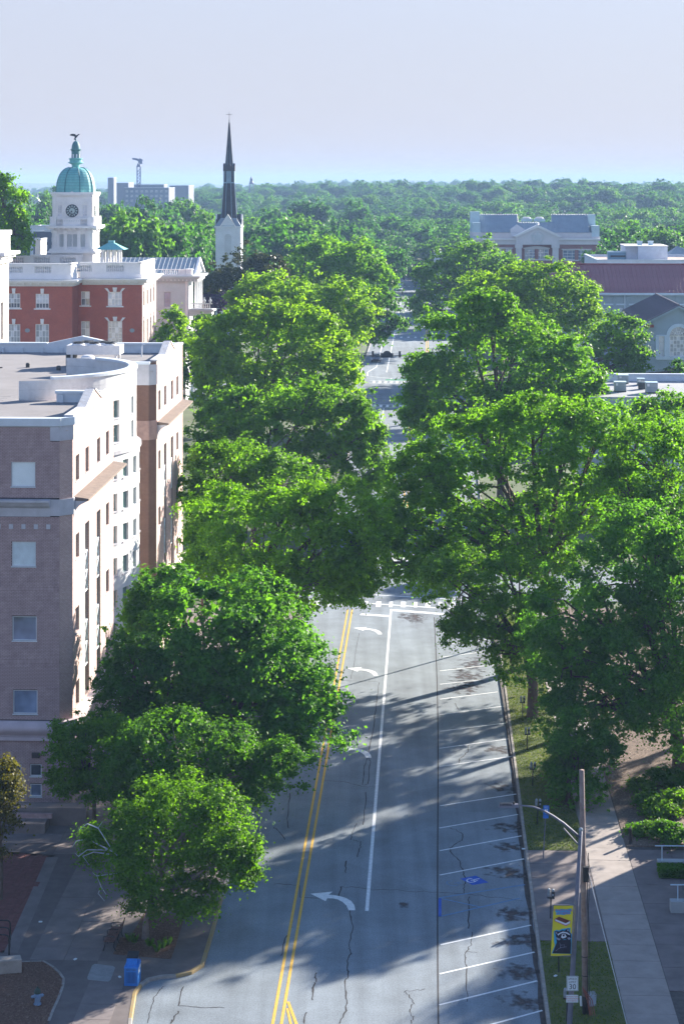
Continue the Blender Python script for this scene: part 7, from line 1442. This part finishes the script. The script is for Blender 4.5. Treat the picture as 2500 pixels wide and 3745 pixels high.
TR('street_tree', -13.0, 100, [(205, 1735, 90, 70), (165, 1790, 55, 45), (270, 1700, 60, 60), (250, 1790, 90, 60), (330, 1760, 70, 60), (180, 1690, 60, 45)], 100, 'mid', 'dull green small tree against the foot of the brick office', nmax=32000, tr=.13)
TR('street_tree', -16.6, 93, [(-2, 1850, 52, 95), (10, 1790, 40, 50)], 93, 'brown', 'brownish tree cut by the left edge below the office windows', nmax=14000, tr=.12)
TR('street_tree', -7.2, 107, [(465, 1420, 175, 120, 2), (400, 1520, 130, 120), (610, 1500, 130, 115, 1), (560, 1610, 150, 110, -1), (700, 1640, 110, 95, -2), (640, 1560, 110, 90), (450, 1640, 140, 90), (560, 1370, 90, 70, 3), (380, 1390, 90, 80, 3), (330, 1470, 70, 80, 2), (520, 1690, 110, 60, -2), (640, 1700, 80, 50, -3), (400, 1350, 60, 50, 4)], 107, 'shade', 'large fine leaved tree over the left lane before the brick office', nmax=80000, tr=.3, clump=.25, inner=.11)
TR('street_tree', -11.6, 104.5, [(305, 1530, 75, 75), (275, 1610, 70, 75), (335, 1650, 60, 60), (250, 1680, 60, 50), (380, 1700, 60, 50)], 104.5, 'blue', 'bluish dark tree hugging the street side of the brick office', nmax=22000, tr=.18, s=.15)
TR('street_tree', -7.0, 134, [(545, 1195, 120, 85, 2), (620, 1250, 140, 110), (745, 1260, 115, 115, -1), (700, 1350, 130, 75, -1), (500, 1235, 75, 90, 3), (820, 1310, 65, 85, -2), (650, 1180, 90, 70, 1), (850, 1230, 55, 90, -2), (770, 1180, 90, 80, 1), (600, 1330, 110, 70, 1), (500, 1310, 80, 70, 3)], 134, 'fresh', 'broad tree reaching across the left lanes at the crossing', nmax=75000, tr=.34, clump=.26)
TR('street_tree', -11, 152, [(500, 1085, 85, 65), (575, 1110, 70, 60), (455, 1130, 50, 60), (560, 1060, 80, 60), (640, 1110, 90, 60)], 152, 'mid', 'rounded tree beside the second wing of the brick office', nmax=22000, tr=.22)
TR('street_tree', -8.5, 184, [(620, 985, 150, 75), (760, 975, 100, 80), (830, 1040, 60, 110), (560, 1020, 90, 70), (700, 1050, 120, 70), (830, 1000, 45, 60), (860, 1090, 45, 80), (560, 950, 80, 60), (500, 980, 50, 60), (700, 930, 120, 50), (470, 1050, 50, 60)], 184, 'mid', 'glossy green tree on the far side of the first crossing, left', nmax=42000, tr=.32)
TR('street_tree', -10.5, 226, [(620, 800, 120, 100), (540, 850, 80, 85), (710, 820, 95, 95), (640, 890, 130, 65), (770, 870, 55, 60), (590, 740, 80, 55), (690, 745, 70, 55), (500, 800, 55, 75), (790, 920, 45, 45), (560, 920, 110, 50), (740, 930, 80, 50), (480, 880, 40, 50)], 226, 'yellow', 'bright yellow green tree in the middle of the left row', nmax=50000, tr=.36, clump=.24)
TR('street_tree', -10.0, 285, [(690, 700, 110, 65), (790, 690, 65, 55), (610, 670, 65, 45), (740, 745, 100, 45), (820, 740, 35, 50), (640, 720, 80, 60), (560, 690, 40, 40)], 285, 'yellow', 'yellow green tree behind the brightest tree of the left row', nmax=36000, tr=.36)
TR('street_tree', -12, 372, [(755, 580, 75, 48), (700, 620, 60, 45), (820, 610, 65, 55), (865, 650, 40, 50), (770, 640, 90, 40)], 372, 'fresh', 'tall tree farthest back in the left row', nmax=30000, tr=.45)
TR('street_tree', 1.2, 338, [(880, 690, 42, 38), (820, 730, 55, 42), (905, 745, 30, 22), (860, 770, 30, 22), (850, 700, 50, 50)], 338, 'dark', 'dark tree leaning over the street beyond the second crossing', nmax=24000, tr=.3)
TR('magnolia_tree', -29, 330, [(545, 640, 75, 60), (490, 660, 45, 45), (610, 625, 50, 45), (580, 690, 70, 40)], 330, 'magnolia', 'dark glossy magnolia right of the stone mansion', nmax=26000, tr=.4)
TR('crepe_myrtle', -31.5, 318, [(505, 700, 32, 22), (480, 690, 22, 16)], 318, 'purple', 'purple flowering shrub in front of the dark magnolia', nmax=6000, tr=.12)
TR('street_tree', -30, 252, [(395, 745, 32, 40), (420, 800, 42, 40), (385, 790, 30, 45)], 252, 'yellow', 'yellow leaved small tree at the corner of city hall', nmax=12000, tr=.18)
TR('garden_shrub', -29, 268, [(455, 790, 40, 35), (470, 830, 40, 45), (440, 860, 35, 45), (465, 745, 25, 25)], 268, 'dark', 'dark shrubs between the office wing and the yellow leaved tree', nmax=14000, tr=.15, cat='shrub')
TR('tall_tree', -49.5, 282, [(10, 470, 45, 60), (35, 520, 32, 45), (-10, 540, 50, 60), (55, 555, 22, 28), (5, 420, 18, 25)], 282, 'fresh', 'tall feathery tree at the left edge beside city hall', nmax=20000, tr=.4, flat=1.1)
# ---- right side
TR('street_tree', 19.8, 112.5, [(1340, 1390, 125, 110), (1460, 1330, 140, 120, 2), (1300, 1500, 100, 110, -1), (1430, 1530, 160, 140), (1360, 1620, 120, 100, -2), (1560, 1450, 120, 180), (1530, 1620, 110, 110), (1500, 1230, 130, 80, 3)], 112.5, 'shade', 'huge dark green tree filling the right side above the sidewalk', nmax=105000, tr=.42, clump=.24, fork=3.6, cover=.9, inner=.06)
TR('street_tree', 12.6, 107, [(1310, 1700, 55, 75), (1330, 1790, 55, 75), (1285, 1790, 30, 60), (1370, 1720, 50, 50)], 107, 'shade', 'drooping dark tree whose leaves hang behind the wooden pole', nmax=22000, tr=.14, fork=1.5, s=.16)
TR('street_tree', 12.4, 124.7, [(1120, 1420, 95, 95), (1060, 1330, 85, 80), (1180, 1350, 95, 100), (1160, 1500, 60, 70), (1060, 1440, 45, 55, -1), (1230, 1440, 60, 80)], 124.7, 'mid', 'kerbside tree whose thick trunk stands beside the farthest meter', nmax=55000, tr=.36, fork=4.2, clump=.27, cover=.75)
TR('street_tree', 15.5, 140, [(1130, 1080, 150, 105), (1010, 1160, 110, 95), (1290, 1030, 150, 105), (1180, 1210, 150, 100), (960, 1260, 75, 85, -1), (1340, 1160, 130, 105), (1070, 1280, 110, 70), (1250, 1270, 130, 70), (920, 1170, 70, 95, -1), (900, 1290, 75, 70, -2), (1000, 1310, 80, 70, -3), (960, 1080, 70, 80, 1), (1100, 990, 120, 70, 2), (1220, 960, 100, 60, 2), (1380, 990, 110, 80, 1), (1000, 1060, 80, 70, 2)], 140, 'vivid', 'great spreading tree over the right lanes at the first crossing', nmax=95000, tr=.45, clump=.22, fork=6, cover=.8)
TR('street_tree', 24.5, 131, [(1500, 1040, 95, 100), (1440, 1140, 90, 95), (1540, 1160, 80, 100), (1480, 1230, 80, 60)], 131, 'vivid', 'sunlit tree at the right edge beside the spreading tree', nmax=36000, tr=.35)
TR('street_tree', 17.2, 208, [(1140, 830, 130, 85), (1010, 880, 90, 80), (1270, 850, 100, 75), (1180, 760, 90, 55), (1070, 740, 85, 50), (975, 900, 45, 55), (1150, 920, 150, 60), (1330, 890, 55, 50), (1230, 930, 110, 60), (1050, 960, 110, 55), (965, 965, 40, 45), (1360, 930, 50, 45), (1120, 700, 60, 40)], 208, 'vivid', 'vivid green sunlit tree in the middle of the right row', nmax=60000, tr=.4, clump=.22)
TR('street_tree', 24, 292, [(1200, 660, 100, 55), (1300, 690, 75, 55), (1120, 680, 70, 55), (1230, 730, 120, 55), (1340, 730, 40, 45), (1130, 740, 80, 50), (1260, 640, 70, 40)], 292, 'yellow', 'yellow tinged broad tree before the plum roofed hall', nmax=38000, tr=.4)
TR('street_tree', 28, 402, [(1090, 590, 80, 42), (1010, 640, 55, 50), (1150, 620, 50, 40), (985, 700, 40, 45), (1060, 660, 60, 45)], 402, 'mid', 'rounded tree at the far end of the right row', nmax=28000, tr=.45)
TR('street_tree', 24.5, 262, [(1420, 760, 55, 45), (1450, 800, 45, 50), (1385, 790, 45, 45), (1430, 840, 60, 40)], 262, 'mid', 'tree standing against the gabled pavilion', nmax=18000, tr=.25)
TR('garden_shrub', 30.2, 262, [(1552, 850, 22, 22), (1545, 868, 22, 15)], 262, 'dark', 'round dark bush below the arched window', nmax=4000, tr=.1, cat='shrub')
TR('street_tree', 29, 190, [(1535, 930, 55, 35), (1480, 945, 50, 28)], 190, 'vivid', 'treetop in front of the low flat roof at the right edge', nmax=12000, tr=.25)
TR('street_tree', 24.8, 104, [], 104, 'mid', 'tree') if False else tree('added_shade_tree', (25.2, 113.5, .1), [((24.8, 113.5, 9.5), (3.6, 3.6, 3.6)), ((27, 115, 12), (3, 3, 3))], 'mid', 'added shade tree beside the courthouse corner just outside the right edge', 110, nmax=9000, tr=.2, cover=.8)  # unseen tree, added to break up the sunlight on the near road
for k_, (u_, v_) in enumerate(((14.5, 346), (15, 322))):  # two trees added to cast shade over the second crossing
    b_ = UV(u_, v_); tree('street_tree', (b_.x, b_.y, .1), [((b_.x, b_.y, 9.5), (5, 5, 3.6)), ((b_.x - 2.5, b_.y - 1, 11.5), (3.5, 3.5, 2.6)), ((b_.x + 2.5, b_.y + 1, 11), (3.5, 3.5, 2.6))], 'mid', ('added shade tree past the second crossing behind the yellow tinged tree', 'added shade tree at the near right corner of the second crossing')[k_], 340, nmax=9000, tr=.25)
tree('added_shade_tree', (28.5, 141, .1), [((28.5, 141, 12), (4.2, 4.2, 3.6)), ((26, 143, 9.5), (2.6, 2.6, 2.2))], 'vivid', 'added thin crowned shade tree behind the right edge trees near the crossing', 140, nmax=9000, tr=.2, cover=.5)  # mostly out of view, added to dapple the road with its sparse crown
tree('added_shade_tree', (31, 129, .1), [((31, 129, 11.5), (4, 4, 3.4)), ((28.5, 127, 8.5), (2.4, 2.4, 2))], 'mid', 'added thin crowned shade tree beyond the right edge above the mulch bed', 130, nmax=8000, tr=.2, cover=.5)  # out of view, added for thin shade on the road
for k_, (x_, y_, h_) in enumerate(((44, 116, 19), (39, 137, 18))):  # unseen pair, added so streaky shade falls on the near road
    tree('added_shade_tree', (x_, y_, .1), [((x_, y_, h_), (5, 5, 4)), ((x_ - 2.5, y_ + 2, h_ - 3.5), (3.5, 3.5, 3)), ((x_ + 2, y_ - 2, h_ - 5), (3.5, 3.5, 3))], 'mid', ('nearer', 'farther')[k_] + ' tall tree of the added shade pair outside the frame at right', 130, nmax=9000, tr=.25, cover=.6)
# ---- shrubs, ground cover in the right bed and grass tufts in the pit
def shrub(px, py, r, h, lm, label, n=3500):
    g = G(px, py, .15); lo = [((g.x + random.uniform(-.4, .4) * r, g.y + random.uniform(-.4, .4) * r, .15 + h * .5), (r * .7, r * .7, h * .55)) for _ in range(3)]
    tree('garden_shrub', (g.x, g.y, .12), lo, lm, label, 100, nmax=n, tr=.03, fork=.2, s=.12, cat='shrub', twigs=8, rmax=.4)
for px, py, r, h, lm, lb in ((2440, 3085, 1.0, 1.0, 'dark', 'rounded glossy shrub nearest the pale pillar'), (2385, 3060, .75, .7, 'near', 'low lighter green shrub left of the rounded glossy shrub'), (2335, 3055, .6, .5, 'dark', 'small shrub at the sidewalk side of the mulch bed'), (2420, 2985, 1.1, .8, 'near', 'wide sunlit shrub in the middle of the mulch bed'), (2370, 2950, .9, .7, 'dark', 'darker shrub at the shade edge of the mulch bed'), (2475, 2960, 1.0, 1.0, 'fresh', 'bright green shrub at the right edge of the bed'), (2440, 2870, 1.2, .9, 'dark', 'shrub at the back of the mulch bed under the big tree'), (2350, 2890, .9, .5, 'near', 'low ground cover clump at the back of the mulch bed')):
    shrub(px, py, r, h, lm, lb)
u0, v0 = toUV(G(2409, 3224)); hd = empty('clipped_hedge', (0, 0, 0), 0, 'clipped dark hedge between the low walls by the pillar', 'hedge')
n = 5000; uu = RNG.uniform(u0, u0 + 2.2, n); vv = RNG.uniform(v0 + .1, v0 + .9, n); zz = RNG.uniform(.15, .6, n); sd = RNG.integers(0, 3, n); zz[sd == 0] = RNG.uniform(.5, .62, (sd == 0).sum()); vv[sd == 1] = v0 + RNG.uniform(.0, .15, (sd == 1).sum())
pos = np.stack([uu * CA + vv * SN, -uu * SN + vv * CA, zz], 1); nr_ = unit(RNG.normal(size=(n, 3)) + [0, -.3, .8]); t_ = unit(np.cross(nr_, RNG.normal(size=(n, 3)))); b_ = np.cross(nr_, t_); link('foliage', quad_mesh('hedge', np.stack([pos + t_ * .07, pos + b_ * .04, pos - t_ * .07, pos - b_ * .04], 1)), LM['dark'], hd)
for k, (a, b) in enumerate(((860, 880), (930, 890), (900, 910), (960, 872), (770, 860), (745, 850))):
    g = ZL5(a, b, .12); V = []
    for i in range(70):
        t = random.uniform(0, 6.28); r0 = random.uniform(0, .12); l_ = random.uniform(.25, .45); x, y = g.x + r0 * math.cos(t), g.y + r0 * math.sin(t); dx, dy = math.cos(t) * l_ * .6, math.sin(t) * l_ * .6; w_ = .012
        V.append([(x - w_ * math.sin(t), y + w_ * math.cos(t), .12), (x + w_ * math.sin(t), y - w_ * math.cos(t), .12), (x + dx * .6, y + dy * .6, .12 + l_ * .8), (x + dx * .4, y + dy * .4, .12 + l_ * .75)])
    o = link('grass_tuft', quad_mesh('grass_tuft', np.array(V)), LM['mid']); tag(o, 'grassy tuft growing in the mulch of the tree pit', 'tuft', 'tufts in the tree pit')
# ---- woodland behind the town: single trees near, one mass beyond
protos = []
for i in range(7):
    rg = np.random.default_rng(100 + i); R_ = 7.0; lo = [((0, 0, 10.5), (R_ * .75, R_ * .75, 5.2))]
    for k in range(6):
        t = k * 1.05 + rg.uniform(0, .6); q = rg.uniform(.4, .75) * R_; lo.append(((q * math.cos(t), q * math.sin(t), rg.uniform(7.0, 13.0)), (rg.uniform(2.4, 3.8), rg.uniform(2.4, 3.8), rg.uniform(2.0, 3.2))))
    V, _ = crown_points(lo, .46, 9500, rg, .30, 1.5, rmax=1.7, sub=False); me = quad_mesh('woodland_crown', V); me.materials.append(LM[('wood1', 'wood2', 'wood3', 'wood1', 'wood2', 'wood1', 'wood3')[i]])
    tm = MB().tube([(0, 0, -.5), (0, 0, 5), (.2, .1, 10)], [.5, .35, .2], 6).mesh('woodland_trunk'); tm.materials.append(M_bark); protos.append((me, tm))
# places kept clear: street corridor and buildings standing in the wood
keep = [(P(1964, 0, 520).x, 527, 24), (P(2380, 0, 400).x, 405, 24), (P(520, 0, 1250).x, 1262, 34), (P(650, 0, 1330).x, 1340, 24), (P(430, 0, 1330).x, 1340, 22), (P(840, 0, 420).x, 420, 7), (P(277, 0, 291).x, 291, 9), (P(165, 0, 420).x, 424, 12), (P(160, 0, 470).x, 476, 12), (P(605, 0, 560).x, 565, 12), (P(680, 0, 600).x, 605, 11), (P(1600, 0, 500).x, 503, 7), (P(140, 0, 760).x, 765, 10), (P(136, 0, 850).x, 850, 9), (P(2480, 0, 445).x, 448, 9), (P(500, 0, 1420).x, 1425, 25), (P(507, 0, 1380).x, 1380, 10), (P(919, 0, 1700).x, 1700, 14), (P(640, 0, 318).x, 305, 16), (P(420, 0, 275).x, 275, 22), (P(2250, 0, 335).x, 338, 30), (P(2480, 0, 285).x, 285, 18), (P(2350, 0, 212).x, 212, 16), (P(200, 0, 700).x, 700, 6), (P(200, 0, 850).x, 850, 8)]
spots = []
def free(x, y, r, sp):
    if abs((x - y * SA) + 1.0) < 12 and y < 735: return False
    for a, b, q in keep:
        if (x - a)**2 + (y - b)**2 < (q + r * .6)**2: return False
    for a, b, q in spots[-260:]:
        if (x - a)**2 + (y - b)**2 < ((r + q) * sp)**2: return False
    return True
# hand placed town trees seen between the buildings: photo column, crown top row, distance, crown radius
hand = [(470, 800, 390, 9), (430, 770, 440, 7), (540, 815, 400, 8.5), (590, 740, 640, 9), (520, 735, 560, 8), (420, 745, 620, 8), (640, 735, 720, 9), (690, 745, 700, 9), (735, 770, 520, 8), (760, 820, 460, 7), (700, 845, 430, 6), (915, 880, 430, 7), (950, 830, 520, 9), (1030, 820, 480, 9), (1100, 800, 560, 9), (900, 790, 640, 9), (980, 760, 700, 9), (60, 690, 800, 9), (200, 690, 840, 10), (150, 760, 560, 6), (100, 775, 520, 6), (165, 715, 700, 5), (1330, 860, 560, 8), (1390, 875, 520, 7), (1250, 800, 620, 9), (1200, 840, 520, 8), (1420, 900, 540, 5), (1545, 960, 600, 6), (1610, 880, 640, 8), (1680, 850, 620, 9), (1700, 900, 500, 6), (1580, 820, 720, 9), (2240, 870, 470, 7), (2200, 905, 440, 5), (2330, 830, 560, 10), (2420, 840, 540, 9), (2290, 800, 640, 9), (2480, 820, 600, 9), (2220, 840, 560, 8), (1300, 740, 800, 9), (1130, 735, 760, 9), (1470, 870, 700, 6), (1520, 840, 760, 8)]
OWN = {(470, 800): 'big leafy tree rising right behind the clock tower', (540, 815): 'round leafy tree between the copper pavilion roof and the steeple', (430, 770): 'leafy tree whose top shows just right of the green dome', (760, 820): 'leafy tree touching the left side of the church tower', (915, 880): 'leafy tree touching the right side of the church tower', (950, 830): 'larger leafy tree a little right of the church tower', (150, 760): 'low leafy tree just left of the clock tower wall', (165, 715): 'small pale tree left of the clock tower below the horizon', (60, 690): 'dark leafy tree far left under the hazy hills', (200, 690): 'dark leafy tree whose top meets the green dome at left', (2330, 830): 'large leafy tree behind the whitewashed rooftop house', (2240, 870): 'dark leafy tree at the right end of the civic building', (1610, 880): 'leafy tree directly left of the civic building roof', (2480, 820): 'leafy tree at the right edge above the pyramid roof', (1545, 960): 'leafy tree beside the farthest traffic signal on the right'}
cnt = 0; GW = 'trees of the woodland behind the town'; LWD = 'leafy tree of the hazy woodland beyond the town buildings'
def wood_tree(x, y, zb, r, h, i, label, group):
    me, tm = protos[i % len(protos)]; root = empty('woodland_tree', (x, y, zb), random.uniform(0, 6.28), label, 'tree', group); sx = r / 7.0; szz = h / 15.5
    for nme, m_ in (('crown', me), ('trunk', tm)): o = bpy.data.objects.new(nme, m_); COL.objects.link(o); o.parent = root; o.scale = (sx, sx, szz)
for k, (px, py, Y, r) in enumerate(hand):
    p = P(px, py, Y); zb = hill(p.x, Y); h = max(8.0, p.z - zb); spots.append((p.x, Y, r)); wood_tree(p.x, Y, zb, r, h, k * 3 + 1, OWN.get((px, py), LWD), None if (px, py) in OWN else GW); cnt += 1
rows = []; y = 450.0
while y < 3400:
    r0 = 7.2 + (y - 450) * .0012; st = r0 * 1.5; w = y * .215 + 10; x = -w + random.uniform(0, st)
    while x < w:
        X, Y, r = x + random.uniform(-.35, .35) * st, y + random.uniform(-.35, .35) * st, r0 * random.uniform(.6, 1.4)
        if free(X, Y, r, .55): rows.append((X, Y, r)); spots.append((X, Y, r))
        x += st
    y += st * max(.95, (y / 750.0) ** 1.3)
far_p = []
tall_cap = lambda X, Y: 13.5 + 3.5 * math.sin(X * .031 + Y * .017) + random.uniform(-4, 4.5)
for (X, Y, r) in rows:
    zb = hill(X, Y); h = tall_cap(X, Y)
    # trees in front of the big tower and civic fronts stay low, as in the town
    if Y < 520: h = min(h, 12.0)
    if cnt < 300: wood_tree(X, Y, zb, r, h, random.randrange(7), LWD, GW); cnt += 1
    else: far_p.append((X, Y, zb, r / 7.0, h / 15.5))
# the wood beyond the nearest trees: one object, its crowns instanced on points
pc_ = bpy.data.collections.new('woodland_crowns')
for i, (me, tm) in enumerate(protos): pc_.objects.link(bpy.data.objects.new('woodland_crown', me))
wm_ = bpy.data.meshes.new('distant_woodland'); wm_.from_pydata([q[:3] for q in far_p], [], [])
at = wm_.attributes.new('grow', 'FLOAT_VECTOR', 'POINT'); at.data.foreach_set('vector', np.array([(q[3], q[3], q[4]) for q in far_p], dtype=np.float32).ravel())
dw = link('distant_woodland', wm_); tag(dw, 'hazy mass of treetops reaching to the horizon', 'woodland', kind='stuff')
ng = bpy.data.node_groups.new('scatter_crowns', 'GeometryNodeTree'); ng.interface.new_socket('Geometry', in_out='INPUT', socket_type='NodeSocketGeometry'); ng.interface.new_socket('Geometry', in_out='OUTPUT', socket_type='NodeSocketGeometry')
gn = ng.nodes; gl = ng.links; gi = gn.new('NodeGroupInput'); go = gn.new('NodeGroupOutput'); ip = gn.new('GeometryNodeInstanceOnPoints'); ci = gn.new('GeometryNodeCollectionInfo'); ci.inputs[0].default_value = pc_; ci.inputs[1].default_value = True; ci.inputs[2].default_value = True
rv = gn.new('FunctionNodeRandomValue'); rv.data_type = 'FLOAT_VECTOR'; rv.inputs[0].default_value = (0, 0, 0); rv.inputs[1].default_value = (0, 0, 6.283); na = gn.new('GeometryNodeInputNamedAttribute'); na.data_type = 'FLOAT_VECTOR'; na.inputs[0].default_value = 'grow'
gl.new(gi.outputs[0], ip.inputs['Points']); gl.new(ci.outputs[0], ip.inputs['Instance']); ip.inputs['Pick Instance'].default_value = True; gl.new(rv.outputs[0], ip.inputs['Rotation']); gl.new(na.outputs[0], ip.inputs['Scale']); gl.new(ip.outputs[0], go.inputs[0])
md = dw.modifiers.new('scatter', 'NODES'); md.node_group = ng
# ================================================================== haze: one closed box of even air round the whole place
hz = MB().box(-4500, 4500, -120, 9200, -6, 64).obj('haze', None); tag(hz, 'thin morning haze filling the air over the town', 'haze', kind='stuff')
hm = bpy.data.materials.new('haze_air'); hm.use_nodes = True; n = hm.node_tree.nodes; n.remove(n['Principled BSDF']); pvv = n.new('ShaderNodeVolumePrincipled'); hm.node_tree.links.new(pvv.outputs[0], n['Material Output'].inputs['Volume'])
pvv.inputs['Color'].default_value = (.37, .57, .90, 1); pvv.inputs['Density'].default_value = HAZE; pvv.inputs['Anisotropy'].default_value = 0.0
hz.data.materials.clear(); hz.data.materials.append(hm)
